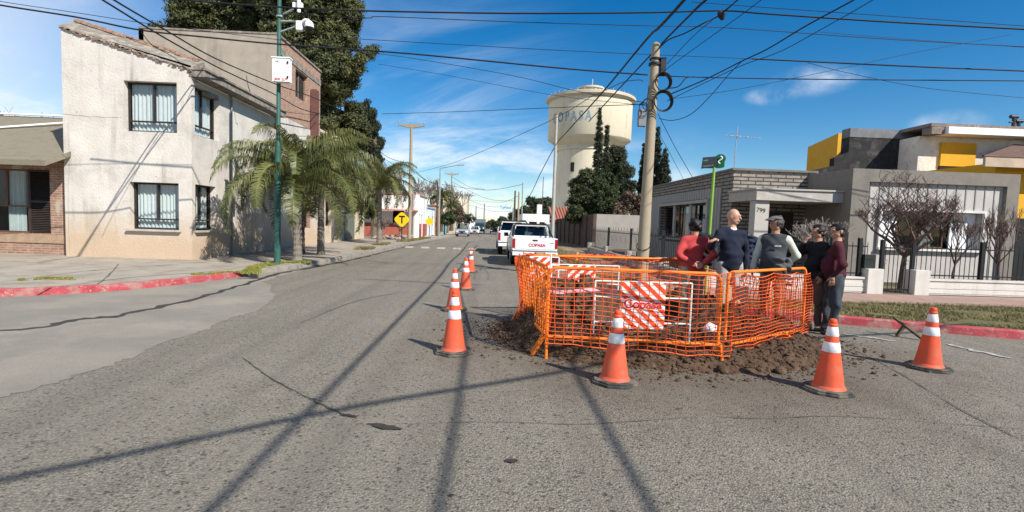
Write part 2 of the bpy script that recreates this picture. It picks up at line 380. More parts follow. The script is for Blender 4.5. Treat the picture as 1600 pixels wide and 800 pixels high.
# ------------------------------------------------------------------ ground, road, kerbs, pavements
b = B(); b.add([(-3000, -3000, -.03), (3000, -3000, -.03), (3000, 3000, -.03), (-3000, 3000, -.03)], [(0, 1, 2, 3)])
struct(b.build('ground', M_dirtg))
b = B(); b.add([(-120, -60, 0), (120, -60, 0), (120, 420, 0), (-120, 420, 0)], [(0, 1, 2, 3)])
struct(b.build('road', A_road))
kL = smoothline([(-60, 5.9, 0), (-30, 7.4, 0), (-14, 8.45, 0), (-9.5, 9.05, 0), (-8.1, 9.6, 0), (-7.25, 10.55, 0), (-6.65, 12.0, 0), (-6.15, 14.2, 0), (-5.75, 17, 0), (-5.4, 22, 0), (-5.15, 35, 0), (-4.85, 60, 0), (-4.8, 120, 0), (-4.8, 300, 0)], 5)
kR = smoothline([(60, 4.5, 0), (20, 6.4, 0), (12, 7.2, 0), (8.6, 7.75, 0), (7.3, 8.25, 0), (5.9, 8.85, 0), (4.7, 9.6, 0), (3.7, 10.9, 0), (3.1, 12.8, 0), (2.8, 16, 0), (2.7, 22, 0), (2.7, 60, 0), (2.7, 300, 0)], 5)
def kerbline(pts, side, name_fn, wd=.16, ht=.14):
    """splits the line into runs of one paint, each a raised strip"""
    runs = []; cur = []; ck = None
    for i in range(len(pts)-1):
        k = name_fn(pts[i])
        if k != ck:
            if cur: cur.append(pts[i]); runs.append((ck, cur))
            cur = []; ck = k
        cur.append(pts[i])
    cur.append(pts[-1]); runs.append((ck, cur))
    for k, run in runs:
        bb = B(); vs = []
        for i, p in enumerate(run):
            q = run[min(i+1, len(run)-1)]-run[max(i-1, 0)]; n = Vector((-q.y, q.x, 0)).normalized()*side
            j = random.uniform(-.006, .006)
            o = p+n*wd
            vs += [(p.x, p.y, -.02), (p.x+n.x*.015, p.y+n.y*.015, ht-.02+j), (p.x+n.x*.04, p.y+n.y*.04, ht+j), (o.x, o.y, ht+j), (o.x, o.y, -.02)]
        fs = [(i*5+j, (i+1)*5+j, (i+1)*5+j+1, i*5+j+1) for i in range(len(run)-1) for j in range(4)]
        bb.add(vs, fs); bb.add([vs[j] for j in range(5)], [(0, 1, 2, 3, 4)]); bb.add([vs[-5+j] for j in range(5)], [(4, 3, 2, 1, 0)])
        struct(bb.build('kerb', k))
kerbline(kL, 1, lambda p: M_red if p.y < 13.2 else M_kerb)
kerbline(kR, -1, lambda p: M_red if p.y < 11.5 else M_kerb)
def offset(pts, d):
    o = []
    for i, p in enumerate(pts):
        q = pts[min(i+1, len(pts)-1)]-pts[max(i-1, 0)]; n = Vector((-q.y, q.x, 0)).normalized(); o.append(p+n*d)
    return o
kLi = offset(kL, .16); kRi = offset(kR, -.16)
def strip(name, la, lb, za, zb, m):
    bb = B(); n = len(la)
    bb.add([(p.x, p.y, za) for p in la]+[(p.x, p.y, zb) for p in lb], [(i, i+1, n+i+1, n+i) for i in range(n-1)])
    return struct(bb.build(name, m))
# left pavement: from the kerb up to the house line
back = [Vector((min(p.x, -9.0) if p.y < 40 else -7.2, p.y, 0)) for p in kLi]
bb = B(); pts = [(p.x, p.y) for p in kLi]+[(-7.2, 300), (-70, 300), (-70, 5.9)]
bb.prism(pts, -.02, .132, 0); struct(bb.build('pavement', M_walk))
# joints and cracks in the left pavement
def crackline(pts, w0, name, m, z):
    bb = B(); P = smoothline([(x, y, 0) for x, y in pts], 7); vs = []
    for i, p in enumerate(P):
        q = P[min(i+1, len(P)-1)]-P[max(i-1, 0)]; n = Vector((-q.y, q.x, 0)).normalized()
        t = i/(len(P)-1); ww = w0*(.45+.9*random.random())*(.35+.65*math.sin(math.pi*min(1, max(.02, t)))**.4)
        j = random.uniform(-.4, .4)*w0
        vs += [(p.x+n.x*(ww/2+j), p.y+n.y*(ww/2+j), z), (p.x-n.x*(ww/2-j), p.y-n.y*(ww/2-j), z)]
    bb.add(vs, [(2*i, 2*i+1, 2*i+3, 2*i+2) for i in range(len(P)-1)]); return struct(bb.build(name, m))
for pl in ([G(0, 441, .136), G(150, 422, .136), G(300, 411, .136), G(400, 404, .136)], [G(60, 452, .136), G(200, 434, .136), G(330, 424, .136), G(395, 414, .136)],
           [G(150, 446, .136), G(170, 430, .136), G(185, 412, .136)]):
    crackline([(p.x, p.y) for p in pl], .035, 'pavement_joint', mat('joint_dirt', (.13, .105, .07), .95, .3, 6), .136)
# right block: lawn slab, then the pink pavement, then lots
pts = [(p.x, p.y) for p in kRi]+[(70, 300), (70, 4.5)]
bb = B(); bb.prism(pts, -.02, .126, 0); struct(bb.build('lawn', M_lawn))
bb = B(); bb.prism([(5.05, 10.75), (70, 8.2), (70, 12.15), (5.05, 12.15)], .1, .15, 0); struct(bb.build('pavement', M_walk2))
bb = B(); bb.prism([(4.0, 12.15), (5.05, 10.75), (5.05, 36), (4.0, 36)], .1, .148, 0); struct(bb.build('pavement', M_walk2))
bb = B(); bb.prism([(5.05, 12.2), (70, 12.2), (70, 300), (7, 300), (6, 32), (5.05, 32)], .1, .16, 0); struct(bb.build('yard', M_dirtg))
# smooth concrete swale round the left corner and its damp joint
sw = [(-20, 4.5), (-9, 3.6)]+[tuple(p)[:2] for p in (G(-120, 662), G(0, 622), G(120, 585), G(200, 560), G(330, 510), G(425, 475), G(428, 452), G(412, 440))]+[(-5.55, 13.6), (-5.4, 15.5)]
_s = []
for i in range(len(sw)-1):
    a, c = Vector(sw[i]), Vector(sw[i+1]); k = max(1, int((c-a).length/.05)); n_ = Vector((-(c-a).y, (c-a).x)).normalized()
    for j in range(k):
        q = a.lerp(c, j/k); q = q+n_*(random.gauss(0, .022)+.05*math.sin(j*.21+i)); _s.append((q.x, q.y))
sw = _s
bb = B(); pk = [(p.x-.02, p.y) for p in kL if 5 < p.y < 15.5]
bb.add([(x, y, .004) for x, y in sw]+[(x, y, .004) for x, y in reversed(pk)], [tuple(range(len(sw)+len(pk)))]); struct(bb.build('gutter_apron', A_conc))
crackline([(-16, 5.7), (-9, 6.0)]+[tuple(G(*p))[:2] for p in ((0, 518), (110, 502), (200, 491), (300, 468), (380, 445), (430, 429))]+[(-5.55, 16.5), (-5.25, 20), (-5.05, 26), (-4.95, 36), (-4.75, 50)], .16, 'gutter_joint', M_tar, .008)
# seam along the apron and old cracks in the asphalt
M_crk = mat('road_crack', (.075, .07, .062), .9, .3, 8)
for pl, wd in (([(380, 560), (400, 575), (420, 590), (455, 609), (490, 627)], .014), ([(490, 627), (520, 641), (545, 652)], .02), ([(640, 664), (760, 660), (900, 664), (980, 660), (1090, 652)], .008), ([(1120, 652), (1200, 655), (1330, 652), (1600, 672)], .009),
               ([(1330, 545), (1400, 580), (1500, 640), (1600, 690)], .014), ([(450, 380), (520, 395), (610, 412), (760, 420)], .03), ([(560, 436), (760, 446)], .05), ([(470, 505), (560, 470), (640, 455)], .018)):
    P = [G(*p) for p in pl]; crackline([(p.x, p.y) for p in P], wd, 'road_crack', M_crk, .009)
M_wl = mat('worn_white_line', (.42, .41, .38), .8, .12, 6, stain=((.22, .21, .19), 14, .5, 1.))
for pl, wd in (([(1480, 538), (1520, 548), (1582, 561)], .10), ([(1318, 523), (1350, 527), (1400, 534)], .09)):
    P = [G(*p) for p in pl]; crackline([(p.x, p.y) for p in P], wd, 'road_marking', M_wl, .011)
P = [G(x, y) for x, y in ((490, 625), (545, 651), (600, 668))]
for q, r in zip(P, (.03, .05, .09)):
    bb = B(); bb.add([(q.x+r*1.5*math.cos(a)*random.uniform(.45, 1.25), q.y+r*.5*math.sin(a)*random.uniform(.4, 1.3)-r*.5*math.cos(a), .012) for a in [i*math.pi/14 for i in range(28)]], [tuple(range(28))]); struct(bb.build('oil_stain', M_tar))
for q, r in ((G(800, 722), .05), (G(705, 776), .02), (G(1060, 640), .02)):
    bb = B(); bb.add([(q.x+r*math.cos(a)*random.uniform(.7, 1.2), q.y+r*.6*math.sin(a)*random.uniform(.7, 1.2), .012) for a in [i*math.pi/6 for i in range(12)]], [tuple(range(12))]); struct(bb.build('oil_stain', M_tar))
# speed bump
bb = B()
for i in range(17):
    x0 = -4.9+i*.45; bb.extr([(28.95, .0), (29.1, .05), (29.35, .075), (29.6, .05), (29.75, .0)], 'x', x0, x0+.45, i % 2)
tag(bb.build('speed_bump', [mat('bump_yellow', (.36, .33, .25), .8, .2, 8), mat('bump_black', (.17, .155, .135), .9, .2, 8)]), 'low speed bump of pale and black blocks right across the street', 'speed bump')

# ------------------------------------------------------------------ building tools
def wall(bb, o, u, wd, ht, holes=(), depth=.2, n=None, m=0, z0=0, back=True, mb=1, rd=.5):
    """vertical wall rectangle at origin o along unit u, height ht; holes (u0,u1,z0,z1) in metres; outward normal n; reveals run inward; a dark room face behind"""
    o = Vector(o); u = Vector(u).normalized(); n = Vector(n) if n else Vector((u.y, -u.x, 0)); P = lambda a, z, d=0: o+u*a+Vector((0, 0, z))-n*d
    us = sorted({0, wd, *[h[0] for h in holes], *[h[1] for h in holes]}); zs = sorted({z0, ht, *[h[2] for h in holes], *[h[3] for h in holes]})
    for i in range(len(us)-1):
        for j in range(len(zs)-1):
            a, b_, c, d = us[i], us[i+1], zs[j], zs[j+1]; mu, mz = (a+b_)/2, (c+d)/2
            if any(h[0] < mu < h[1] and h[2] < mz < h[3] for h in holes): continue
            bb.add([P(a, c), P(b_, c), P(b_, d), P(a, d)], [(0, 1, 2, 3)], m)
    for (a, b_, c, d) in holes:
        bb.add([P(a, c), P(b_, c), P(b_, d), P(a, d), P(a, c, depth), P(b_, c, depth), P(b_, d, depth), P(a, d, depth)], [(0, 1, 5, 4), (1, 2, 6, 5), (2, 3, 7, 6), (3, 0, 4, 7)], m)
        if back:
            e = .1; bb.add([P(a-e, c-e, depth+rd), P(b_+e, c-e, depth+rd), P(b_+e, d+e, depth+rd), P(a-e, d+e, depth+rd), P(a-e, c-e, depth+.002), P(b_+e, c-e, depth+.002), P(b_+e, d+e, depth+.002), P(a-e, d+e, depth+.002)],
                           [(0, 1, 2, 3), (0, 1, 5, 4), (1, 2, 6, 5), (2, 3, 7, 6), (3, 0, 4, 7)], mb)
def window(parent, o, u, a0, a1, z0, z1, depth=.2, n=None, fm=None, mull=1, trans=.22, curt=None, curt_parts=((0, 1),), fw=.05, sill=None, label=None):
    o = Vector(o); u = Vector(u).normalized(); n = Vector(n) if n else Vector((u.y, -u.x, 0)); P = lambda a, z, d=0: o+u*a+Vector((0, 0, z))-n*d
    fm = fm or M_frame; d = depth-.03
    b_ = B(); h = fw/2
    for x in (a0+h, a1-h): b_.beam(P(x, z0, d), P(x, z1, d), fw, .06, up=n)
    for z in (z0+h, z1-h): b_.beam(P(a0+fw, z, d), P(a1-fw, z, d), .06, fw)
    zt = z0+(z1-z0)*trans if trans else z0
    if trans: b_.beam(P(a0+fw, zt, d), P(a1-fw, zt, d), .07, fw*.9)
    for k in range(mull):
        x = a0+(a1-a0)*(k+1)/(mull+1); b_.beam(P(x, (zt if trans else z0)+fw*.5, d-.002), P(x, z1-fw, d-.002), fw*1.3, .05, up=n)
    f = b_.build('window', fm, parent)
    if label: f['label'] = label
    g = B(); g.add([P(a0+h, z0+h, d+.012), P(a1-h, z0+h, d+.012), P(a1-h, z1-h, d+.012), P(a0+h, z1-h, d+.012)], [(0, 1, 2, 3)]); g.build('pane', M_glass, f)
    if curt:
        for (s0, s1) in curt_parts:
            c = B(); k = 40; x0 = a0+(a1-a0)*s0+.03; x1 = a0+(a1-a0)*s1-.03; vs = []
            for i in range(k+1):
                x = x0+(x1-x0)*i/k; dd = d+.10+.03*math.sin(i*1.9)+.012*math.sin(i*.7+1); vs += [P(x, z0+.02, dd), P(x, z1-.02, dd)]
            c.add(vs, [(2*i, 2*i+2, 2*i+3, 2*i+1) for i in range(k)]); c.build('curtain', curt, f)
    if sill:
        s = B(); s.beam(P(a0-.08, z0-.03, -.03), P(a1+.08, z0-.03, -.03), .16, .06); s.build('sill', sill, f)
    return f
# ------------------------------------------------------------------ white corner house (left)
YF, XS = 16.2, -9.27
M_st = mat('lime_stucco', (.58, .54, .485), .92, .10, 1.3, .7, 16, stain=((.40, .365, .32), .9, .50, .60), band=((.50, .36, .235), .5, 1.6, .85), speck=((.42, .365, .31), 7, .64), drip=((.27, .24, .205), 3.2, .52, .75))
M_st2 = mat('cement_coping', (.22, .195, .165), .95, .25, 5, .8, 30, stain=((.36, .32, .27), 5, .5, .8))
M_rb = brick('rough_brick', (.36, .19, .125), (.28, .15, .10), (.38, .32, .26), wash=((.42, .36, .29), .56))
M_rb2 = brick('wall_brick', (.44, .215, .135), (.33, .165, .11), (.40, .33, .27), bw=.27, rh=.085, ms=.016, wash=((.40, .31, .24), .60))
h1 = thing('corner_house', 'two-storey white stucco corner house with dark curtained windows on the left corner', 'house', (XS, YF, .13))
xl = D(101, 300, YF).x; wd = XS-xl
def hole(x0, x1, y0, y1): a, c = D(x0, y1, YF), D(x1, y0, YF); return (a.x-xl, c.x-xl, a.z-.13, c.z-.13)
hF = [hole(194, 276, 129, 204.5), hole(203.5, 279, 286.5, 357.5)]
def yx(px): return XS*F/(px-770.)*1.0
def hole_s(x0, x1, zr): return (D2(x0)-YF, D2(x1)-YF, zr[0], zr[1])
def D2(px, py=250):   # y where the bearing meets the side wall plane
    d = ray(px, py); return XS/d[0]*d[1]
hS = [(.18, D2(343)-YF, hF[0][2], hF[0][3]), (.18, D2(337)-YF, hF[1][2], hF[1][3])]
bb = B(); zc = 5.9
zl, zr = D(88, 41, YF).z-.13, D(298, 108, YF).z-.13
wall(bb, (xl, YF, .13), (1, 0, 0), wd, zc, hF, .24, (0, -1, 0))
bb.add([(xl, YF, .13+zc), (XS, YF, .13+zc), (XS, YF, .13+zr), (xl, YF, .13+zl)], [(0, 1, 2, 3)])
wall(bb, (XS, YF, .13), (0, 1, 0), 6.1, zr-.25, hS, .24, (1, 0, 0), rd=.17)
wall(bb, (xl, YF+6.1, .13), (0, -1, 0), 6.1, zl-.2, [], .24, (-1, 0, 0))
bb.add([(xl, YF+6.1, .13), (XS, YF+6.1, .13), (XS, YF+6.1, 6.0), (xl, YF+6.1, 6.0)], [(0, 1, 2, 3)])
bb.build('wall', [M_st, M_dark], h1)
# sloping parapet band with a ragged brick edge on top
bb = B(); n = 26
va = []; 
for i in range(n+1):
    t = i/n; x = xl-.05+(XS-xl+.05)*t; z = .13+zl+(zr-zl)*t; r = random.uniform(-.02, .02)
    va += [(x, YF-.04, z-.02+r), (x, YF+.02, z+.06+r*.5), (x+.05, YF+.62, z+.40+random.uniform(-.01, .01)), (x+.05, YF+.9, z-.15)]
bb.add(va, [(i*4+j, i*4+4+j, i*4+5+j, i*4+1+j) for i in range(n) for j in range(3)]+[(0, 1, 2, 3), (n*4+3, n*4+2, n*4+1, n*4)])
bb.build('parapet', M_st2, h1)
bb = B(); k = 0; t = 0.
while t < .985:
    wv = random.uniform(.035, .06); x0 = xl+(XS-xl)*t; x1 = xl+(XS-xl)*(t+wv*.93); z = .13+zl+(zr-zl)*(t+wv/2)
    for lay in range(2):
        zz_ = z+.40+lay*.055+random.uniform(-.006, .006); y0 = YF+.50+random.uniform(-.03, .04)
        a = Vector((x0, y0+.11, zz_)); c = Vector((x1, y0+.11, zz_+(zr-zl)*wv)); bb.beam(a, c, .26, .05)
    t += wv
for i in range(90):   # broken render showing brick under the band
    t = random.random(); x0 = xl+(XS-xl)*t; z = .13+zl+(zr-zl)*t-.04+random.uniform(-.035, .03); bb.beam((x0, YF-.045, z), (x0+random.uniform(.04, .14), YF-.045, z+(zr-zl)*.015), .03, random.uniform(.02, .04))
bb.build('brick_coping', mat('old_brick', (.33, .21, .15), .95, .35, 9, .5, 30), h1)
bb = B(); zs_ = .13+zr
bb.box(xl, YF+.9, zs_-.55, XS-.002, YF+6.1, zs_-.35, 0)
bb.box(XS-.05, YF-.02, zs_-.22, XS+.42, YF+6.1, zs_-.02, 0); bb.box(XS-.05, YF-.05, zs_-.022, XS+.47, YF+6.1, zs_+.04, 0)
bb.build('eave', M_st2, h1)
for k, hh in enumerate(hF):
    window(h1, (xl, YF, .13), (1, 0, 0), hh[0]+.01, hh[1]-.002, hh[2]+.005, hh[3]-.005, .24, (0, -1, 0), curt=M_curt, sill=(mat('stone_sill', (.42, .38, .33), .9) if k else None))
for k, hh in enumerate(hS):
    window(h1, (XS, YF, .13), (0, 1, 0), hh[0]+.01, hh[1]-.002, hh[2]+.005, hh[3]-.005, .24, (1, 0, 0), curt=M_curt, mull=1, sill=(MATS['stone_sill'] if k else None))
bb = B()
def crack(pts, w_):
    P = [D(x, y, YF-.003) for x, y in pts]; Q_ = smoothline(P, 8); vs = []
    for i, p in enumerate(Q_): q = p+Vector((random.uniform(-.012, .012), 0, random.uniform(-.012, .012))); ww = w_*random.uniform(.3, 1.2); vs += [q+Vector((ww, 0, ww)), q-Vector((ww, 0, ww))]
    bb.add(vs, [(2*i, 2*i+1, 2*i+3, 2*i+2) for i in range(len(Q_)-1)])
crack([(95, 178), (118, 180), (150, 183), (190, 184)], .006)
bb.build('horizontal_crack', mat('wall_crack', (.20, .17, .14), .95, .2, 6), h1, fixn=False); bb = B(); crack([(106, 190), (108, 250), (106, 320), (109, 392)], .004); bb.build('vertical_crack', mat('wall_crack', (.2, .17, .14)), h1, fixn=False)
bb = B(); bb.tube([(XS+.06, YF+2.3, .14), (XS+.06, YF+2.3, zs_-.24)], .03, 8); bb.build('drain_pipe', mat('grey_pipe', (.20, .19, .18), .7), h1)
# ------------------------------------------------------------------ brick bungalow at far left
Y0 = 16.6; h0 = thing('brick_bungalow', 'low brick house with dark shuttered window and thick cement roof at far left edge', 'house', (-14, Y0, .13))
bb = B(); wx = D(-30, 300, Y0).x; x9 = xl-.02
o0 = (-26, Y0, .13)
zt = D(40, 264, Y0).z-.13; zb = D(40, 364, Y0).z-.13; xa, xb = D(-34, 300, Y0).x+26, D(78, 300, Y0).x+26
wall(bb, o0, (1, 0, 0), x9+26, 3.1, [(xa, xb, zb, zt)], .25, (0, -1, 0)); bb.build('wall', [M_rb, M_dark], h0)
f = window(h0, o0, (1, 0, 0), xa+.01, xa+(xb-xa)*.65, zb, zt, .22, (0, -1, 0), fm=mat('brown_frame', (.12, .06, .04), .6), mull=1, curt=M_pale, curt_parts=((.42, .86),), trans=.42)
bb = B(); a0 = xa+(xb-xa)*.66; a1 = xb-.01
for x in (a0+.03, a1-.03): bb.box(-26+x-.03, Y0+.1, .13+zb, -26+x+.03, Y0+.15, .13+zt)
for z in (zb+.03, (zb+zt)/2, zt-.03): bb.box(-26+a0, Y0+.102, .13+z-.035, -26+a1, Y0+.148, .13+z+.035)
nsl = 34
for i in range(nsl):
    z = .13+zb+.07+(zt-zb-.14)*i/nsl; bb.add([(-26+a0+.05, Y0+.105, z), (-26+a1-.05, Y0+.105, z), (-26+a1-.05, Y0+.14, z+.04), (-26+a0+.05, Y0+.14, z+.04)], [(0, 1, 2, 3)])
bb.build('shutter', mat('brown_shutter', (.035, .026, .022), .6, .2, 6), h0)
bb = B(); bb.box(-26, Y0-.03, .13+zb-.30, x9, Y0-.002, .13+zb-.03); bb.build('ledge', mat('tan_plaster', (.34, .24, .16), .95, .2, 5, .6, 30), h0)
bb = B(); yf = Y0-1.0
zfa = D(40, 252, yf).z; p2 = D(103, 238, Y0-.6); pb = D(91, 184, 20.5)
top = [(-26, yf, zfa+.05), (D(70, 250, yf).x, yf, zfa+.05), (p2.x, Y0-.55, p2.z), (x9-.02, 20.5, pb.z), (-26, 20.5, pb.z)]
bb.add(top+[(x, y, z-.16) for x, y, z in top], [(0, 1, 2, 3, 4), (9, 8, 7, 6, 5)]+[(i, (i+1) % 5, 5+(i+1) % 5, 5+i) for i in range(5)])
bb.build('roof', mat('cement_roof', (.20, .175, .13), .95, .2, 3, .5, 20, stain=((.13, .12, .09), 3, .5, .6)), h0)
bb = B(); a, c = Vector(top[4]), Vector(top[3]); bb.beam(a+Vector((0, -.1, .06)), c+Vector((-.9, -.1, .06)), .12, .05)
q0 = Vector(top[3])+Vector((-.9, -.16, .06)); s0 = Vector(top[0])*.42+Vector(top[4])*.58; bb.beam(q0, (-17.5, s0.y, s0.z+.06), .12, .05); bb.build('roof_flashing', M_white, h0)

# ------------------------------------------------------------------ tall brick and cement building behind
h2 = thing('brick_building', 'tall cement and brick building behind the white corner house', 'building', (XS, 22.3, .13))
Y2, Y3, Z2 = 22.35, 27.8, 9.15
bb = B(); wall(bb, (-14.9, Y2, .13), (1, 0, 0), XS+14.9, Z2-.13, [], .2, (0, -1, 0)); bb.build('front_wall', mat('beige_render', (.34, .295, .24), .95, .10, 2, .4, 30, drip=((.18, .15, .12), 2.2, .5, .6), stain=((.29, .24, .19), 1.5, .5, .5)), h2)
wz = D(513*0+460, 116, 23.9)
ya, yb = D2(461), D2(480); y_l, y_r = ya-Y2, yb-Y2
zA, zB_ = 1.6+(338-158)/F*ya*1.0, 1.6+(338-116)/F*ya
bb = B(); wall(bb, (XS+.002, Y2, .13), (0, 1, 0), Y3-Y2, Z2-.13, [(y_l, y_r, zA-.13, zB_-.13), (3.1, 4.0, .9, 2.4)], .2, (1, 0, 0)); 
bb.build('brick_wall', [M_rb2, M_dark], h2)
bb = B(); bb.box(XS, Y2-.01, .13, XS+.03, Y2+3.0, 5.9); bb.box(XS, Y2+4.1, .13, XS+.03, Y3, 5.9); bb.box(XS, Y2+3.0, 2.6, XS+.03, Y2+4.1, 5.9); bb.box(XS, Y2+3.0, .13, XS+.03, Y2+4.1, 1.0)
bb.build('rendered_storey', M_st, h2)
bb = B(); bb.box(XS, Y2, zB_+.06, XS+.035, Y3, zB_+.34); bb.box(XS-.2, Y2-.03, Z2-.02, XS+.06, Y3+.02, Z2+.07); bb.box(-14.9, Y2-.03, Z2-.02, XS-.2, Y2+.2, Z2+.05); bb.build('concrete_band', M_st2, h2)
bb = B(); bb.box(-14.9, Y3-.2, .13, XS, Y3, Z2-.03); bb.box(-14.9, Y2, .13, -14.7, Y3-.2, Z2-.03); bb.build('rear_wall', M_rb, h2)
bb = B(); yc = D2(486); bb.box(XS+.036, yc-.22, 5.2, XS+.3, yc+.22, 7.9); bb.build('flue', mat('dark_brick_flue', (.13, .06, .05), .9, .3, 9), h2)
window(h2, (XS, Y2, .13), (0, 1, 0), y_l+.01, y_r-.01, zA-.13, zB_-.13, .2, (1, 0, 0), fm=mat('grey_frame', (.14, .13, .12), .6), mull=1, trans=0)
window(h2, (XS, Y2, .13), (0, 1, 0), 3.12, 3.98, .92, 2.38, .2, (1, 0, 0), curt=M_pale)
# ------------------------------------------------------------------ house with balcony and garage
h3 = thing('balcony_house', 'cream house with upstairs balcony and grey garage door behind the palms', 'house', (XS, 28, .13))
bb = B(); wall(bb, (XS, Y3+.01, .13), (0, 1, 0), 9.6, 3.5, [(1.0, 1.9, .95, 2.3), (4.6, 7.6, 0, 2.55)], .25, (1, 0, 0)); bb.add([(XS, 37.41, .13), (-14, 37.41, .13), (-14, 37.41, 3.6), (XS, 37.41, 3.6)], [(0, 1, 2, 3)]); bb.add([(XS, Y3, 3.62), (XS, 37.4, 3.62), (-14, 37.4, 3.62), (-14, Y3, 3.62)], [(0, 1, 2, 3)])
bb.build('wall', [mat('cream_render', (.55, .46, .35), .92, .08, 2, .4, 30, stain=((.40, .32, .23), 1.2, .52, .6)), M_dark], h3)
bb = B(); wall(bb, (-10.4, Y3+.02, 3.63), (0, 1, 0), 7, 2.9, [(1.3, 2.3, .1, 2.1), (4, 5.2, .9, 2.1)], .2, (1, 0, 0)); bb.add([(-10.4, Y3+7.02, 3.63), (-14, Y3+7.02, 3.63), (-14, Y3+7.02, 6.5), (-10.4, Y3+7.02, 6.5)], [(0, 1, 2, 3)]); bb.box(-14, Y3, 6.5, -10.1, Y3+7.3, 6.65)
bb.build('upper_wall', [MATS['cream_render'], M_dark], h3)
bb = B(); bb.box(XS-.002, Y3+.3, 3.2, XS+1.0, 36.3, 3.38); bb.box(XS+.9, Y3+.3, 3.38, XS+1.0, 36.3, 4.05); bb.box(XS, Y3+.3, 3.38, XS+.9, Y3+.4, 4.05); bb.box(XS, 36.2, 3.38, XS+.9, 36.3, 4.05)
bb.build('balcony', mat('dirty_white', (.60, .57, .52), .9, .1, 3, stain=((.38, .35, .30), 3, .5, .5)), h3)
bb = B(); bb.tube([(XS+.45, Y3+.9, 3.4), (XS+.45, Y3+.9, 6.0)], .22, 14); bb.build('balcony_column', MATS['cream_render'], h3)
window(h3, (XS, Y3+.01, .13), (0, 1, 0), 1.02, 1.88, .97, 2.28, .2, (1, 0, 0), curt=M_pale)
window(h3, (-10.4, Y3+.02, 3.63), (0, 1, 0), 4.02, 5.18, .92, 2.08, .2, (1, 0, 0), curt=M_curt)
bb = B(); bb.box(XS-.2, Y3+4.62, .14, XS-.15, Y3+7.6, 2.67)
for i in range(14): bb.box(XS-.15, Y3+4.7+i*.21, .2, XS-.13, Y3+4.8+i*.21, 2.6)
bb.build('garage_door', mat('grey_green_door', (.13, .15, .125), .6, .1, 3), h3)
# ------------------------------------------------------------------ row of low houses further along the left side
def row_house(y0, y1, hgt, m, label, base=None, basez=.95, xf=-6.9, xb_=-13, door=True, wins=((.5, 1.3),), cornice=None, doorc=(.1, .05, .04), front_wins=()):
    h = thing('row_house', label, 'house', (xf, y0, .13))
    hs = [(a, b_, 1.0, 2.15) for a, b_ in wins]; dr = []
    if door: dr = [(wins[-1][1]+.7, wins[-1][1]+1.6, 0, 2.15)]
    bb = B(); wall(bb, (xf, y0, .13), (0, 1, 0), y1-y0, hgt, hs+dr, .2, (1, 0, 0))
    wall(bb, (xb_, y0, .13), (1, 0, 0), xf-xb_, hgt, list(front_wins), .2, (0, -1, 0))
    bb.add([(xf, y0, .13+hgt-.25), (xf, y1, .13+hgt-.25), (xb_, y1, .13+hgt-.25), (xb_, y0, .13+hgt-.25)], [(0, 1, 2, 3)]); bb.add([(xf, y1, .13), (xb_, y1, .13), (xb_, y1, .13+hgt-.2), (xf, y1, .13+hgt-.2)], [(0, 1, 2, 3)])
    bb.build('wall', [m, M_dark], h)
    if base:
        bb = B(); segs = [(0, y1-y0)]
        if door: d0, d1 = dr[0][0], dr[0][1]; segs = [(0, d0), (d1, y1-y0)]
        for a, c in segs: bb.box(xf, y0+a+.001, .13, xf+.03, y0+c, .13+basez)
        bb.box(xb_, y0-.03, .13, xf+.03, y0, .13+basez); bb.build('plinth', base, h)
    for a, c in wins: window(h, (xf, y0, .13), (0, 1, 0), a+.01, c-.01, 1.01, 2.14, .15, (1, 0, 0), trans=0)
    for a, c, z0, z1 in front_wins: window(h, (xb_, y0, .13), (1, 0, 0), a+.01, c-.01, z0, z1, .15, (0, -1, 0), trans=0)
    if door: bb = B(); bb.box(xf-.14, y0+dr[0][0], .14, xf-.1, y0+dr[0][1], 2.28); bb.build('door', mat('door_%d' % int(y0), doorc, .6), h)
    if cornice:
        bb = B(); bb.box(xf-.1, y0-.12, .13+hgt, xf+.12, y1, .13+hgt+.14); bb.box(xb_, y0-.12, .13+hgt, xf-.1, y0+.1, .13+hgt+.14); bb.build('cornice', cornice, h)
    return h
M_w1 = mat('white_wash', (.74, .73, .70), .9, .05, 2, stain=((.55, .52, .48), 2, .55, .5))
M_rp = mat('red_plinth', (.34, .10, .07), .9, .12, 3); M_pk = mat('faded_red_cornice', (.50, .24, .20), .9, .1, 3)
hw = row_house(46.5, 54, 3.9, M_w1, 'white house with red base, round corner and faded red cornice', M_rp, 1.25, cornice=M_pk, wins=((1.6, 2.7),), doorc=(.09, .02, .02), front_wins=((4.0, 5.0, 1.1, 2.4),))
bb = B(); bb.box(-11.4, 46.0, 2.75, -10.5, 46.4, 3.35, 0); bb.lathe([(.22, 0), (.22, .03)], (-10.9, 45.98, 3.05), 16, 1, axis='y'); bb.box(-11.5, 45.95, 2.66, -10.4, 46.45, 2.72, 1)
bb.build('air_conditioner', [M_white, M_dark], hw)
bb = B(); bb.box(-13, 45.2, 2.5, -6.7, 46.38, 2.62); bb.build('awning', M_pk, hw)
bb = B(); bb.tube([(-6.95, 46.55, .14), (-6.95, 46.55, 4.0)], .32, 20); bb.build('rounded_corner', M_w1, hw)
row_house(54.3, 61, 3.0, mat('blue_white_wash', (.62, .68, .74), .9, .05, 2), 'low pale blue-white house beside the white and red one', None, cornice=mat('blue_trim', (.22, .38, .55), .8), wins=((.8, 1.9), (4.6, 5.6)), doorc=(.18, .05, .04))
row_house(61.2, 68, 3.5, mat('orange_wash', (.55, .30, .14), .9, .08, 2), 'ochre orange house beyond the pale blue-white one', None, cornice=mat('brown_trim', (.22, .12, .08), .9), wins=((.8, 1.9), (4.2, 5.2)))
row_house(68.3, 76, 3.1, mat('teal_wash', (.25, .42, .42), .9, .08, 2), 'low teal house further along the left side', None, wins=((.8, 1.9),), xf=-6.7)
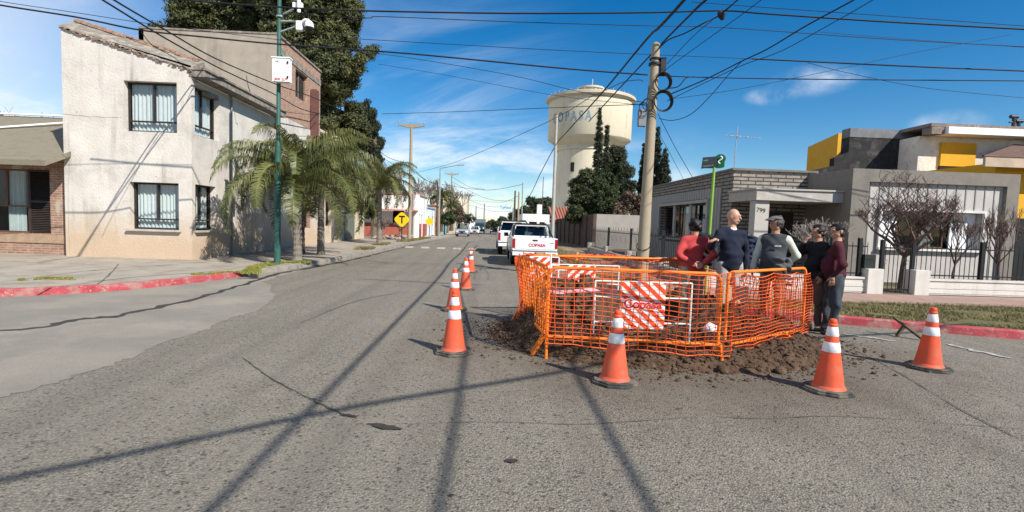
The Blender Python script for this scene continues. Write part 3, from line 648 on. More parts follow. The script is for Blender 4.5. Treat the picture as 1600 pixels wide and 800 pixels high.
row_house(80, 92, 3.4, mat('tan_wash', (.50, .42, .30), .9, .08, 2), 'tan house behind the palm tops far down the left side', None, wins=((.8, 2.1),), xf=-6.6)
row_house(118, 135, 8.0, mat('cream_tower_block', (.66, .60, .46), .9, .06, 2), 'tall cream building at the far end of the left side', None, wins=((2, 4),), xf=-6.2, xb_=-14)
row_house(150, 170, 6.0, mat('white_block', (.74, .72, .68), .9, .06, 2), 'white block at the far end of the street on the left', None, wins=((2, 4),), xf=-5.8, xb_=-16)

# ------------------------------------------------------------------ grey house on the right corner
M_sp = brick('split_stone', (.30, .27, .23), (.25, .225, .195), (.075, .065, .06), bw=.52, rh=.125, ms=.022, bump=1.)
M_gr = mat('grey_roughcast', (.205, .185, .16), .95, .10, 4, .9, 45, stain=((.21, .19, .165), 1.2, .5, .5), speck=((.17, .155, .14), 60, .62), drip=((.12, .11, .10), 2.5, .5, .6))
M_pan = mat('grey_panel', (.30, .29, .275), .85, .06, 3)
M_wpan = mat('pale_panel', (.43, .405, .38), .85, .08, 3, drip=((.30, .28, .26), 3, .5, .5))
XC, YC, ZC = 8.1, 17.2, 3.62
g = thing('grey_house', 'single-storey grey house with stone-faced walls and covered porch on the right corner', 'house', (XC, YC, .15))
yb1 = 25.9
def Dx(px, py, X):
    d = ray(px, py); t = X/d[0]; return Vector((X, d[1]*t, H+d[2]*t))
# side wall facing the street, with the window band
w0, w1 = Dx(1103, 330, XC), Dx(1034, 330, XC)
ys0, ys1 = w0.y-.3, w1.y; zw0, zw1 = 1.05, 2.45
bb = B(); wall(bb, (XC, YC, .15), (0, 1, 0), yb1-YC, ZC-.15, [(ys0-YC, ys1-YC, zw0, zw1)], .3, (1, 0, 0), 0) if False else None
wall(bb, (XC, yb1, .15), (0, -1, 0), yb1-YC, ZC-.15, [(yb1-ys1, yb1-ys0, zw0, zw1)], .3, (-1, 0, 0))
# front wall under the porch with the stone above
wall(bb, (XC, YC, .15), (1, 0, 0), 3.0, ZC-.15, [(1.2, 2.2, 0, 2.1)], .2, (0, -1, 0))
bb.add([(XC, yb1, .15), (20, yb1, .15), (20, yb1, ZC), (XC, yb1, ZC)], [(0, 1, 2, 3)]); bb.add([(XC, YC, ZC-.2), (20, YC, ZC-.2), (20, yb1, ZC-.2), (XC, yb1, ZC-.2)], [(0, 1, 2, 3)])
bb.build('stone_wall', [M_sp, M_dark], g)
bb = B(); bb.box(XC-.06, YC-.06, ZC-.002, XC+.25, yb1, ZC+.07); bb.box(XC+.25, YC-.06, ZC-.002, 11, YC+.2, ZC+.07); bb.build('coping', mat('dark_coping', (.16, .145, .13), .9, .2, 4), g)
# ribbed panel field around the side window
bb = B(); pa, pb_ = w0.y-1.3, w1.y+1.4
for y in np.arange(pa, pb_, .24):
    if y > ys0-.26 and y < ys1+.02:
        bb.box(XC-.05, y, 2.75, XC-.005, y+.2, 3.12); bb.box(XC-.05, y, .16, XC-.005, y+.2, .98)
    else: bb.box(XC-.05, y, .16, XC-.005, y+.2, 3.12)
bb.build('ribbed_panel', M_pan, g)
bb = B(); e = .12
bb.box(XC-.14, ys0-e, zw0+.05, XC-.055, ys1+e, zw0+.15); bb.box(XC-.14, ys0-e, zw1+.15, XC-.055, ys1+e, zw1+.27)
bb.box(XC-.14, ys0-e, zw0+.15, XC-.055, ys0, zw1+.15); bb.box(XC-.14, ys1, zw0+.15, XC-.055, ys1+e, zw1+.15); bb.box(XC-.02, ys0+(ys1-ys0)*.32, zw0+.15, XC+.05, ys0+(ys1-ys0)*.36, zw1+.15); bb.box(XC-.02, ys0+(ys1-ys0)*.66, zw0+.15, XC+.05, ys0+(ys1-ys0)*.70, zw1+.15)
bb.build('window_surround', mat('grey_trim', (.34, .325, .30), .8), g)
fw_ = window(g, (XC, yb1, .15), (0, -1, 0), yb1-ys1+.01, yb1-ys0-.01, zw0+.01, zw1-.01, .25, (-1, 0, 0), fm=mat('brown_frame', (.12, .06, .04), .6), mull=2, trans=0, curt=M_pale, curt_parts=((.36, .64),))
# porch canopy and its pillar
YP = 15.35; XP = D(1183, 294, YP).x; zP = D(1190, 296, YP).z
XR0 = D(1331, 300, 15.0).x; XR1 = D(1590, 330, 15.0).x
bb = B(); bb.box(XP, YP, zP-.32, XR0-.003, YC-.003, zP); bb.box(XP-.05, YP-.05, zP+.002, XR0-.003, YC-.003, zP+.05); bb.build('porch_canopy', mat('canopy_concrete', (.40, .37, .33), .9, .08, 3, .2, 30, stain=((.52, .50, .46), 4, .55, .7)), g)
px0, px1 = D(1177.5, 370, YP+.1).x, D(1199, 370, YP+.1).x
bb = B(); bb.box(px0, YP+.1, .15, px1, YP+.45, zP-.322); pil = bb.build('pillar', mat('pillar_cement', (.44, .41, .37), .9, .06, 3, .2, 40), g)
q = D(1189, 329, YP+.095); put_text('799', .20, (q.x, YP+.094, q.z), (1, 0, -.12), (0.12, 0, 1), M_black, pil, 'house_number', sx=.95)
bb = B(); bb.box(XC+1.2, YC+.05, .15, XC+2.2, YC+.1, 2.25); bb.build('door', mat('dark_wood', (.04, .025, .018), .5), g)
bb = B(); bb.box(XC+.3, YC-.5, .15, XR0, YC-.003, .30); bb.build('porch_step', M_walk2, g)
# projecting right-hand room
YR = 15.0; ZR = D(1340, 263, YR).z
bb = B(); 
hx0, hx1 = D(1379, 350, YR).x-XR0, D(1539, 350, YR).x-XR0; hz0, hz1 = D(1460, 389, YR).z-.15, D(1460, 331, YR).z-.15
fx0, fx1 = D(1354, 350, YR).x-XR0, D(1569, 350, YR).x-XR0; fz1 = D(1450, 287, YR).z-.15
# outer roughcast frame with an inset field
wall(bb, (XR0, YR, .15), (1, 0, 0), XR1-XR0, ZR-.15, [(fx0, fx1, .01, fz1)], .12, (0, -1, 0), back=False)
bb.box(XR0, YR+.002, .15, XR0+.12, 18.5, ZR-.001); bb.box(XR1-.2, YR+.002, .15, XR1, 24, ZR-.001); bb.add([(XR0, YR, ZR-.15), (XR1, YR, ZR-.15), (XR1, 24, ZR-.15), (XR0, 24, ZR-.15)], [(0, 1, 2, 3)])
bb.build('front_room_wall', [M_gr, M_dark], g)
bb = B(); wall(bb, (XR0+fx0, YR+.12, .15), (1, 0, 0), fx1-fx0, fz1, [(hx0-fx0, hx1-fx0, hz0, hz1)], .35, (0, -1, 0)); bb.build('pale_wall', [M_wpan, M_dark], g)
bb = B(); x = fx0+.10
while x < fx1-.05:
    if x > hx0-.05 and x < hx1+.03: bb.box(XR0+x, YR+.103, .15+hz1+.10, XR0+x+.03, YR+.119, .15+fz1)
    else: bb.box(XR0+x, YR+.103, .16, XR0+x+.03, YR+.119, .15+fz1)
    x += .30
bb.build('batten', mat('grey_batten', (.25, .24, .23), .8), g)
bb = B(); t_ = .07; X0, X1, Z0, Z1 = XR0+hx0, XR0+hx1, .15+hz0, .15+hz1
bb.box(X0-t_, YR+.03, Z1, X1+t_, YR+.14, Z1+t_); bb.box(X0-t_, YR-.02, Z0-t_, X1+t_, YR+.14, Z0); bb.box(X0-t_, YR+.03, Z0, X0, YR+.14, Z1); bb.box(X1, YR+.03, Z0, X1+t_, YR+.14, Z1)
bb.build('window_surround', mat('white_trim', (.62, .60, .57), .8), g)
ww = hx1-hx0
window(g, (XR0, YR+.12, .15), (1, 0, 0), hx0+ww*.24, hx0+ww*.72, hz0, hz1, .35, (0, -1, 0), fm=MATS['brown_frame'], mull=1, trans=0, curt=M_pale, curt_parts=((.50, .82),))
for a, c in ((0.0, .22), (.74, 1.0)):
    bb = B(); bb.box(XR0+hx0+ww*a+.02, YR+.30, .15+hz0+.01, XR0+hx0+ww*c-.02, YR+.34, .15+hz1-.01); bb.build('white_blind', mat('white_blind', (.70, .71, .72), .7, .03, 4), g)
bb = B(); ax = D(1147, 262, 17.5).x; pts = [(ax, 17.5, ZC), (ax+.03, 17.5, D(1152, 198, 17.5).z)]; bb.tube(pts, .018, 6)
za = D(1151, 213, 17.5).z; a, c = D(1133, 211, 17.2), D(1189, 216, 17.9); bb.tube([a, c], .010, 5)
for i in range(9):
    p = a.lerp(c, .08+i*.1); bb.tube([p+Vector((-.05, -.22+i*.012, 0)), p+Vector((.05, .22-i*.012, .0))], .006, 4)
for i in (0, 1, 2): 
    p = a.lerp(c, .12+i*.22); bb.beam(p, a.lerp(c, .2+i*.22), .05, .03)
tag(bb.build('tv_antenna', mat('aluminium', (.45, .45, .46), .4, metal=.6), loc=(ax, 17.5, ZC)), 'thin television aerial on a mast above the stone-faced roof corner', 'antenna')
# ------------------------------------------------------------------ black, yellow and stone house behind
M_yel = mat('ochre_yellow', (.62, .33, .02), .8, .05, 3); M_blk = mat('tarred_wall', (.022, .021, .022), .85, .4, 3, .4, 20, stain=((.075, .07, .065), 2, .52, .8))
M_cem = mat('weathered_cement', (.16, .165, .17), .9, .15, 3, stain=((.22, .22, .23), 2, .5, .6))
y4 = 21.0; g4 = thing('yellow_house', 'two-storey house with tarred black wall, ochre panels and pale stone behind the grey house', 'house', (17, y4, .15))
a, c = D(1329, 196, y4), D(1437, 200, y4); zm = D(1380, 216, y4).z
bb = B(); bb.box(a.x, y4, .15, c.x, y4+.5, zm); bb.build('tarred_wall', M_blk, g4)
bb = B(); bb.box(a.x, y4-.02, zm+.002, c.x-.002, y4+.5, a.z-.1); bb.build('cement_top', M_cem, g4)
e0 = D(1267, 268, y4-.5); bb = B(); bb.extr([(D(1262, 270, y4).x, 3.4), (a.x-.002, 3.4), (a.x-.002, D(1328, 238, y4).z), (D(1304, 245, y4).x, D(1304, 247, y4).z), (D(1304, 245, y4).x, D(1304, 259, y4).z), (D(1262, 265, y4).x, D(1262, 268, y4).z)], 'y', y4, y4+.3); bb.build('stepped_wall', M_blk, g4)
y5 = 24.0; p0, p1 = D(1310, 208, y5), D(1328, 209, y5); pL = D(1278, 220, 27.5)
bb = B(); bb.add([(p0.x, y5, 3), (p1.x+.6, y5, 3), (p1.x+.6, y5, p0.z), (p0.x, y5, p0.z), (pL.x-.1, 28.2, 3), (pL.x+3, 28.2, 3), (pL.x+3, 28.2, p0.z), (pL.x-.1, 28.2, p0.z)], [(0, 1, 2, 3), (0, 4, 7, 3), (1, 5, 6, 2), (4, 5, 6, 7), (3, 2, 6, 7)]); bb.build('yellow_tower', M_yel, g4)
s0, s1 = D(1437, 213, 20).x, D(1640, 213, 20).x; zf = D(1450, 207, 20).z
bb = B(); bb.box(s0, 20, .15, s1, 26, zf-.15); bb.build('stone_facing', mat('pale_stone', (.66, .60, .52), .9, .14, 3, 1., 9, stain=((.40, .33, .27), 4, .56, .6)), g4)
bb = B(); y0_, y1_ = D(1472, 222, 19.9), D(1523, 261, 19.9); bb.box(y0_.x, 19.9, y1_.z, y1_.x, 19.996, y0_.z); bb.build('ochre_panel', M_yel, g4)
bb = B(); y1b = D(1523, 272, 19.9); bb.box(y0_.x, 19.93, y1b.z-1.0, y1_.x, 19.996, y1_.z-.02); bb.build('dark_window', M_dark, g4)
bb = B(); bb.box(s0+.55, 19.3, zf-.14, s1, 20.2, zf+.12); bb.build('white_fascia', M_white, g4)
bb = B(); bb.box(s0-.03, 19.45, zf+.13, s1, 26, zf+.26); bb.add([(s0, 19.45, zf-.15), (s0+.5, 19.45, zf-.15), (s0+.5, 19.9, zf-.15), (s0, 19.9, zf-.15), (s0, 19.45, zf+.12), (s0+.5, 19.45, zf+.12), (s0+.5, 19.9, zf+.12), (s0, 19.9, zf+.12)], [(0, 1, 2, 3), (4, 5, 6, 7), (0, 1, 5, 4), (1, 2, 6, 5), (2, 3, 7, 6), (3, 0, 4, 7)])
bb.build('roof_edge', mat('grey_brown_roof', (.19, .155, .14), .9, .25, 5, stain=((.45, .38, .33), 6, .58, .8)), g4)
for px_ in (1582, 1590):
    q = D(px_, 210, 21.5); zt_ = D(px_, 183 if px_ == 1582 else 190, 21.5).z
    bb = B(); bb.tube([(q.x, 21.5, zf+.2), (q.x, 21.5, zt_)], .07, 10); bb.tube([(q.x-.16, 21.5, zt_+.02), (q.x+.16, 21.5, zt_+.02)], .08, 10); bb.tube([(q.x-.2, 21.5, zt_-.22), (q.x+.18, 21.5, zt_-.22)], .035, 8); bb.build('flue_pipe', mat('dark_metal', (.05, .05, .055), .5, metal=.5), g4)
# neighbour at the right edge: tiled roof, yellow wall
g5 = thing('tiled_house', 'yellow house with brown tiled roof cut by the right edge of the photo', 'house', (17, 17, .15))
e0, e1 = D(1537, 250, 16.6), D(1537, 243, 16.6)
bb = B(); xw = D(1556, 260, 17.2).x; bb.box(xw, 17.2, .15, xw+8, 24, e0.z+.02); bb.build('wall', M_yel, g5)
bb = B(); k0 = e0.x; kb = D(1607, 226, 22).x
bb.add([(k0, 16.6, e0.z), (k0+9, 16.6, e0.z), (k0+9, 22, e0.z+1.6), (kb, 22, e0.z+1.6), (k0, 16.6, e0.z+.1), (k0+9, 16.6, e0.z+.1), (k0+9, 22, e0.z+1.75), (kb, 22, e0.z+1.75)], [(3, 2, 1, 0), (4, 5, 6, 7), (0, 1, 5, 4), (1, 2, 6, 5), (2, 3, 7, 6), (3, 0, 4, 7)])
for i in range(26):
    t = i/26; y = 16.6+5.4*t; z = e0.z+.1+1.65*t; bb.tube([(k0+(kb-k0)*t+.02, y+.05, z+.03), (k0+9, y+.05, z+.03)], .055, 6)
bb.build('tile_roof', mat('brown_tile', (.115, .07, .055), .85, .25, 8), g5)
bb = B(); bb.box(k0-.03, 16.5, e0.z-.22, k0+9, 16.598, e0.z+.08); bb.build('fascia', mat('tan_fascia', (.42, .33, .24), .8), g5)
bb = B(); z6 = D(1585, 300, 17.1).z; bb.box(xw, 17.0, .15, xw+1.4, 17.19, z6-.9); bb.build('dark_gate', M_black, g5)

# ------------------------------------------------------------------ low front wall, gate and iron fences
M_lw = mat('whitewashed_wall', (.56, .53, .485), .9, .08, 3, .3, 40, drip=((.33, .30, .26), 4, .5, .6), stain=((.45, .42, .37), 3, .55, .5)); YW = 12.2
def low_wall(x0, x1, label):
    b_ = B(); b_.box(x0, YW, .14, x1, YW+.22, .50)
    for z in (.24, .36): b_.box(x0, YW-.012, z-.045, x1, YW-.0005, z+.045)
    b_.box(x0-.0, YW-.03, .503, x1, YW+.25, .55); return tag(b_.build('low_wall', M_lw, loc=((x0+x1)/2, YW, .14)), label, 'wall')
xg0, xg1, xp0, xp1 = D(1376, 450, YW).x, D(1425, 450, YW).x, D(1352, 440, YW).x, D(1449, 440, YW).x
low_wall(5.2, xp0-.003, 'low white ribbed wall left of the gate, behind the men'); low_wall(xp1+.003, 19, 'low white ribbed wall running right from the gate')
for a, c, lb in ((xp0, xg0, 'white block pillar on the left of the iron gate'), (xg1, xp1, 'white block pillar on the right of the iron gate')):
    b_ = B(); b_.box(a, YW-.08, .14, c, YW+.3, .76); tag(b_.build('gate_pillar', M_lw, loc=((a+c)/2, YW, .14), bevel=.01), lb, 'pillar')
def fence(p0, p1, z0, z1, label, step=.125, posts=(), scroll=True, cat='fence', name='iron_fence', tall=.12):
    p0, p1 = Vector((*p0, 0)), Vector((*p1, 0)); Lh = (p1-p0).length; u = (p1-p0)/Lh
    r = thing(name, label, cat, ((p0.x+p1.x)/2, (p0.y+p1.y)/2, z0))
    b_ = B()
    for z in (z0+.08, z1-.12): b_.beam(p0+Vector((0, 0, z)), p1+Vector((0, 0, z)), .025, .03)
    b_.build('rail', M_black, r)
    b_ = B(); k = int(Lh/step)
    for i in range(k+1):
        q = p0+u*(i*Lh/k); top = z1+(tall if i % 3 == 0 else 0)
        b_.tube([q+Vector((0, 0, z0)), q+Vector((0, 0, top-.05)), q+Vector((0, 0, top))], [.009, .009, .002], 5)
    b_.build('pickets', M_black, r)
    if scroll:
        b_ = B(); i = 1
        while i < k:
            q = p0+u*(i*Lh/k)
            for s in (-1, 1):
                pts = [q+u*(s*.028*(1+math.cos(t))) + Vector((0, 0, (z0+z1)/2+.1+s*.055+.05*math.sin(t))) for t in np.linspace(0, 2*math.pi*.9, 12)]
                b_.tube(pts, .005, 4)
            i += 5
        b_.build('scrollwork', M_black, r)
    for t in posts:
        q = p0+u*t; b_ = B(); b_.box(q.x-.04, q.y-.04, z0-.3, q.x+.04, q.y+.04, z1+.08); b_.build('post', M_black, r)
    return r
YI = YW+.14
fence((5.2, YI), (xp0+.1, YI), .55, 1.42, 'black iron fence with scrolls on the low wall left of the gate', posts=(.1, 1.6, 3.2, xp0-5.3))
fence((xg1+.05, YI), (19, YI), .55, 1.42, 'black iron fence on the low wall right of the gate', posts=(.02, D(1534, 400, YI).x-xg1-.05, 5.5), scroll=False)
fence((xg0+.02, YI-.05), (xg1-.02, YI-.05), .17, 1.40, 'narrow black iron garden gate between two white pillars', name='iron_gate', cat='gate', posts=(.02,), step=.10)
# mailbox on the pillar
q = D(1355, 410, YI); b_ = B(); b_.box(q.x-.14, YI-.10, .765, q.x+.14, YI+.02, 1.1); b_.box(q.x-.10, YI-.112, .98, q.x+.10, YI-.101, 1.0)
tag(b_.build('mailbox', mat('dark_box', (.02, .025, .022), .5), loc=(q.x, YI, .765)), 'small dark mailbox on the left gate pillar', 'mailbox')
# side-street low wall with pillars
M_sw = mat('grey_low_wall', (.36, .34, .31), .9, .1, 3, .4, 40)
b_ = B(); b_.box(5.05, 12.6, .14, 5.25, 27, .46); tag(b_.build('low_wall', M_sw, loc=(5.1, 19, .14)), 'long low grey wall along the side street towards the truck', 'wall')
for i, y in enumerate((26.6, 22.6, 18.9, 15.3)):
    b_ = B(); b_.box(5.0, y-.2, .14, 5.32, y+.2, .70); tag(b_.build('wall_pillar', M_sw, loc=(5.1, y, .14), bevel=.01), ['short grey wall pillar nearest the dark brick wall', 'short grey wall pillar, second from the dark brick wall', 'short grey wall pillar just left of the concrete pole', 'short grey wall pillar just right of the concrete pole'][i], 'pillar')
fence((5.16, 12.7), (5.16, 26.9), .46, 1.45, 'black iron fence along the side street beside the grey house', step=.15, posts=(.1, 2.6, 6.2, 9.9, 13.9))
# dark brick wall up the street and the grey end wall
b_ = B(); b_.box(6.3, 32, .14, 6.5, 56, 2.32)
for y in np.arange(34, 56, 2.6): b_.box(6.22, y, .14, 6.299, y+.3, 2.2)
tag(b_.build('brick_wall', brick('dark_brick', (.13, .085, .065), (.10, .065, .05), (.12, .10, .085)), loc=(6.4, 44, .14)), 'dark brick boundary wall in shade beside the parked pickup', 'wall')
b_ = B(); b_.box(6.505, 32, .14, 14, 32.2, 2.32); tag(b_.build('rendered_wall', mat('grey_render', (.33, .31, .28), .95, .08, 2, .4, 40), loc=(10, 32, .14)), 'grey rendered wall crossed by a slanting shadow between pole and brick wall', 'wall')
# ------------------------------------------------------------------ water tower
XT, YT = 16.35, 90.0
tw = thing('water_tower', 'tall cream round concrete water tower with wide drum tank', 'water tower', (XT, YT, 0))
M_tow = mat('tower_cream', (.62, .56, .42), .85, .04, .25, .1, 4, stain=((.50, .44, .33), .25, .55, .5), drip=((.33, .29, .22), .9, .52, .6))
M_tow2 = mat('tower_ring', (.50, .45, .35), .9, .08, .5)
b_ = B(); b_.lathe([(6.1, -.1), (5.75, 5), (5.5, 10), (5.42, 14.6)], (XT, YT, 0), 64); b_.build('shaft', M_tow, tw, smooth=True)
b_ = B(); b_.lathe([(5.42, 14.2), (5.6, 14.25), (5.6, 14.6), (5.44, 14.62), (5.5, 15.0), (7.08, 16.15), (7.18, 16.3), (7.18, 22.7)], (XT, YT, 0), 72, cap=False); tk = b_.build('tank', M_tow, tw, smooth=True)
b_ = B(); b_.lathe([(7.18, 22.4), (7.72, 22.75), (7.72, 23.15), (7.5, 23.2), (7.5, 23.3), (2.2, 24.3)], (XT, YT, 0), 72, cap=False); b_.build('roof', M_tow2, tw, smooth=True)
b_ = B(); b_.lathe([(1.95, 24.2), (1.95, 25.0), (2.25, 25.02), (2.25, 25.3), (.2, 25.6)], (XT, YT, 0), 32)
for i in range(8):
    a = i*math.pi/4+.2; b_.box(XT+1.96*math.cos(a)-.12, YT+1.96*math.sin(a)-.12, 24.35, XT+1.96*math.cos(a)+.12, YT+1.96*math.sin(a)+.12, 24.9)
b_.tube([(XT+.2, YT, 25.5), (XT+.2, YT, 26.9)], .07, 6); b_.build('lantern', M_tow2, tw, smooth=True)
b_ = B(); 
for k in range(40):
    a = k*math.pi/20; b_.tube([(XT+7.45*math.cos(a), YT+7.45*math.sin(a), 23.25), (XT+7.45*math.cos(a), YT+7.45*math.sin(a), 23.6)], .035, 4)
b_.build('roof_stubs', M_tow2, tw)
b_ = B()
for ang, z in ((-128, 11.2), (-60, 11.2)):
    a = R(ang); u = Vector((-math.sin(a), math.cos(a), 0)); c = Vector((XT+5.5*math.cos(a), YT+5.5*math.sin(a), z)); b_.beam(c-u*.32, c+u*.32, .12, 1.5)
b_.build('shaft_window', M_dark, tw)
# blue letters bent round the drum
vs, fs = text_mesh('C O P A S A', 2.3, .05, .01); hh = 7.2; xs = [v[0] for v in vs]; wid = max(xs)-min(xs); ax0, ax1 = R(-90-68), R(-90-8)
V = []
cx_ = (max(xs)+min(xs))/2
for v in vs:
    t = (v[0]-min(xs))/wid; a = ax0+(ax1-ax0)*t; V.append((XT+hh*math.cos(a), YT+hh*math.sin(a), 19.15+v[1]*.95))
b_ = B(); b_.add(V, fs); b_.build('blue_lettering', mat('faded_blue_paint', (.22, .45, .62), .8, .25, .8, stain=((.55, .52, .42), 1.1, .47, .9)), tk, fixn=False)

# ------------------------------------------------------------------ foliage tools
def leaf_cloud(centres, radii, n, size, squash=1., up=0., aspect=1.8, surf=.55):
    """n small quads scattered through ellipsoidal clumps (centres Nx3, radii Nx3)"""
    C_, R_ = np.array(centres, float), np.array(radii, float)
    if R_.ndim == 1: R_ = np.repeat(R_[:, None], 3, 1)
    wgt = (R_[:, 0]*R_[:, 1]+R_[:, 1]*R_[:, 2]+R_[:, 0]*R_[:, 2]); wgt /= wgt.sum(); idx = rng.choice(len(C_), n, p=wgt)
    d = rng.normal(size=(n, 3)); d /= np.linalg.norm(d, axis=1)[:, None]; rr = (surf+(1-surf)*rng.random(n))**1.0
    rr *= 1+rng.normal(size=n)*.06
    P = C_[idx]+d*R_[idx]*rr[:, None]
    nrm = d*.7+rng.normal(size=(n, 3))*.6; nrm[:, 2] += .25; nrm /= np.linalg.norm(nrm, axis=1)[:, None]
    t = np.cross(nrm, rng.normal(size=(n, 3))); t[:, 2] += up*2; t -= nrm*(t*nrm).sum(1)[:, None]; t /= np.linalg.norm(t, axis=1)[:, None]; b2 = np.cross(nrm, t)
    s = size*(.6+.8*rng.random(n))[:, None]; a = t*s*aspect/2; b3 = b2*s/2
    V = np.stack([P-a, P-b3*.8, P+a, P+b3*.8], 1).reshape(-1, 3)
    return V, np.arange(4*n).reshape(-1, 4)
def clumpy(cores, per, rad, jitter=1.):
    """break each core ellipsoid into smaller clumps placed round its shell"""
    C_, R_ = [], []
    for (c, r) in cores:
        c = np.array(c); r = np.array(r if hasattr(r, '__len__') else (r, r, r), float)
        k = max(6, int(per*(r.mean()/rad)**2))
        for _ in range(k):
            d = rng.normal(size=3); d /= np.linalg.norm(d); q = c+d*r*(.62+.45*rng.random())
            C_.append(q); R_.append(rad*(.55+.8*rng.random())*np.array([1, 1, .8]))
    return C_, R_
M_cas = leafmat('dark_conifer_leaf', (.028, .042, .016), (.125, .125, .045), .9)
M_cyp = leafmat('cypress_leaf', (.014, .022, .010), (.035, .045, .018), 1.2)
M_bush = leafmat('evergreen_leaf', (.020, .032, .012), (.060, .075, .025), 1.2)
M_pine = leafmat('far_tree_leaf', (.022, .035, .018), (.055, .070, .032), .3)
def tree(name, label, cores, trunk, leafm, n, size, per=10, rad=.7, group=None, up=0., surf=.45, cat='tree', branch=True, aspect=2.0, solid=True):
    tb = Vector(trunk[0]); r = thing(name, label, cat, tb, group)
    b_ = B(); tt = Vector(trunk[1]); b_.tube([tb, tb.lerp(tt, .35)+Vector((.05, 0, 0)), tb.lerp(tt, .7), tt], [trunk[2], trunk[2]*.8, trunk[2]*.5, trunk[2]*.15], 8)
    if branch:
        for c, rr in cores[:14]:
            c = Vector(c); s = tb.lerp(tt, min(.95, max(.15, (c.z-tb.z)/(max(.1, tt.z-tb.z))-.15))); b_.tube([s, s.lerp(c, .55)+Vector((0, 0, .1)), c], [trunk[2]*.4, trunk[2]*.22, .02], 5)
    b_.build('trunk', M_trunk, r)
    C_, R_ = clumpy(cores, per, rad); V, Fq = leaf_cloud(C_, R_, n, size, up=up, surf=surf, aspect=aspect)
    if solid:   # leafy mass inside each clump
        base = [np.array(q) for q in OCT[0]]; OV, OF = np.array(OCT[0], float), np.array(OCT[1]); vs = []; fs = []
        for k_, (c, rr) in enumerate(zip(C_, R_)):
            vs.append(np.array(c)+OV*np.array(rr)*.5*(1+.35*(rng.random((len(OV), 1))-.5))); fs.append(OF+k_*len(OV))
        vs = np.concatenate(vs); fs = np.concatenate(fs); fq = np.concatenate([fs, fs[:, 2:3]], 1) if False else fs
        # tris stored as narrow quads so that one array serves both
        mid = (vs[fs[:, 2]]+vs[fs[:, 0]])/2; q4 = np.concatenate([fs, (np.arange(len(fs))+len(vs))[:, None]], 1); vs = np.concatenate([vs, mid]); Fq = np.concatenate([Fq, q4+len(V)]); V = np.concatenate([V, vs])
    npmesh('crown', V, Fq, leafm, r); return r
OCT = ([(1, 0, 0), (-1, 0, 0), (0, 1, 0), (0, -1, 0), (0, 0, 1), (0, 0, -1)], [(0, 2, 4), (2, 1, 4), (1, 3, 4), (3, 0, 4), (2, 0, 5), (1, 2, 5), (3, 1, 5), (0, 3, 5)])
def px_cores(lst, Y, dep=1.): # silhouettes measured as bearings, each given its own distance and depth
    o = []
    for x, y, rp, *k in lst:
        yy = Y+(k[0] if k else 0)+random.uniform(-.5, .5)*dep; c = D(x, y, yy); rr = rp/F*yy; o.append(((c.x, c.y, c.z), (rr, rr*.9, rr)))
    return o
tree('conifer_tree', 'huge dark shaggy conifer towering behind the brick building',
     px_cores([(455, 60, 40), (500, 25, 38), (455, -10, 50), (520, 62, 32), (540, 12, 18), (556, 28, 9), (560, 12, 7), (505, 105, 36, -1), (532, 118, 24), (566, 96, 9), (576, 88, 7), (583, 77, 5), (552, 108, 12), (530, 142, 16), (545, 128, 9), (506, 160, 22), (500, -50, 60), (440, -90, 60), (535, -20, 22), (500, 190, 20), (470, 130, 40), (450, 190, 40), (552, 45, 9), (545, 70, 12)], 35, 2),
     ((-13.2, 35, .1), (-12.4, 35, 19), .45), M_cas, 240000, .085, per=13, rad=.42, surf=.6)
tree('conifer_tree', 'dark shaggy conifer left of the camera pole, behind the cement wall',
     px_cores([(330, 30, 45), (375, 60, 50), (395, 10, 55), (345, -30, 55), (300, 10, 30), (290, 45, 22), (420, 50, 40), (380, 110, 60)], 38, 2),
     ((-19.5, 38, .1), (-19, 38, 19), .4), M_cas, 130000, .10, per=13, rad=.55, surf=.6)
tree('conifer_tree', 'small dark conifer peeping over the roof left of the cement wall', px_cores([(245, 58, 14), (232, 64, 9), (262, 60, 12), (250, 80, 22), (250, 120, 30)], 36), ((-22.5, 36, .1), (-22.5, 36, 12), .2), M_cas, 16000, .10, per=10, rad=.4)
tree('conifer_tree', 'dark rounded conifer beside the brick building end', px_cores([(535, 188, 13), (520, 215, 18), (556, 175, 10), (540, 232, 22), (520, 250, 20), (560, 205, 18), (545, 166, 5), (530, 270, 20), (552, 190, 12)], 39), ((-11.5, 39, .1), (-11.5, 39, 10), .3), M_cas, 60000, .085, per=12, rad=.42, surf=.6)
tree('cypress_tree', 'dense dark columnar conifer standing tall over the street palms', px_cores([(577, 178, 9), (577, 200, 14), (582, 225, 13), (581, 250, 14), (580, 275, 14), (578, 300, 15), (576, 325, 16), (573, 163, 5)], 42), ((-9.6, 42, .1), (-9.6, 42, 9.5), .3), M_cyp, 70000, .075, per=14, rad=.36, surf=.6, up=1)
# right-hand group behind the boundary wall
def cypress(label, px_, ytop, Y, wpx, ybot=345, group=None, n=14000):
    c0 = D(px_, ybot, Y); c1 = D(px_+ (345-ytop)*.03, ytop, Y); cores = []
    for i in range(13):
        t = i/12; c = c0.lerp(c1, t); r = wpx/F*Y*(1-t)**.62*(.35+.65*min(1, (t+.12)*3)); r = max(r, .07); cores.append((tuple(c), (r, r, (c1.z-c0.z)/14)))
    return tree('cypress_tree', label, cores, ((c0.x, Y, .1), (c1.x, Y, c1.z-.8), .16), M_cyp, n*2, .055, per=9, rad=.17, up=1.5, branch=False, group=group, surf=.3)
cypress('tallest pointed dark cypress in front of the water tower', 932, 178, 40, 12, n=16000)
cypress('second pointed cypress just right of the tallest one by the tower', 944, 206, 41, 8)
cypress('dark cypress partly behind the concrete pole', 1024, 204, 38, 16, n=16000)
cypress('shorter cypress just right of the concrete pole', 1036, 238, 37, 15, 330)
cypress('slim cypress just left of the concrete pole', 1003, 232, 39, 9, 330)
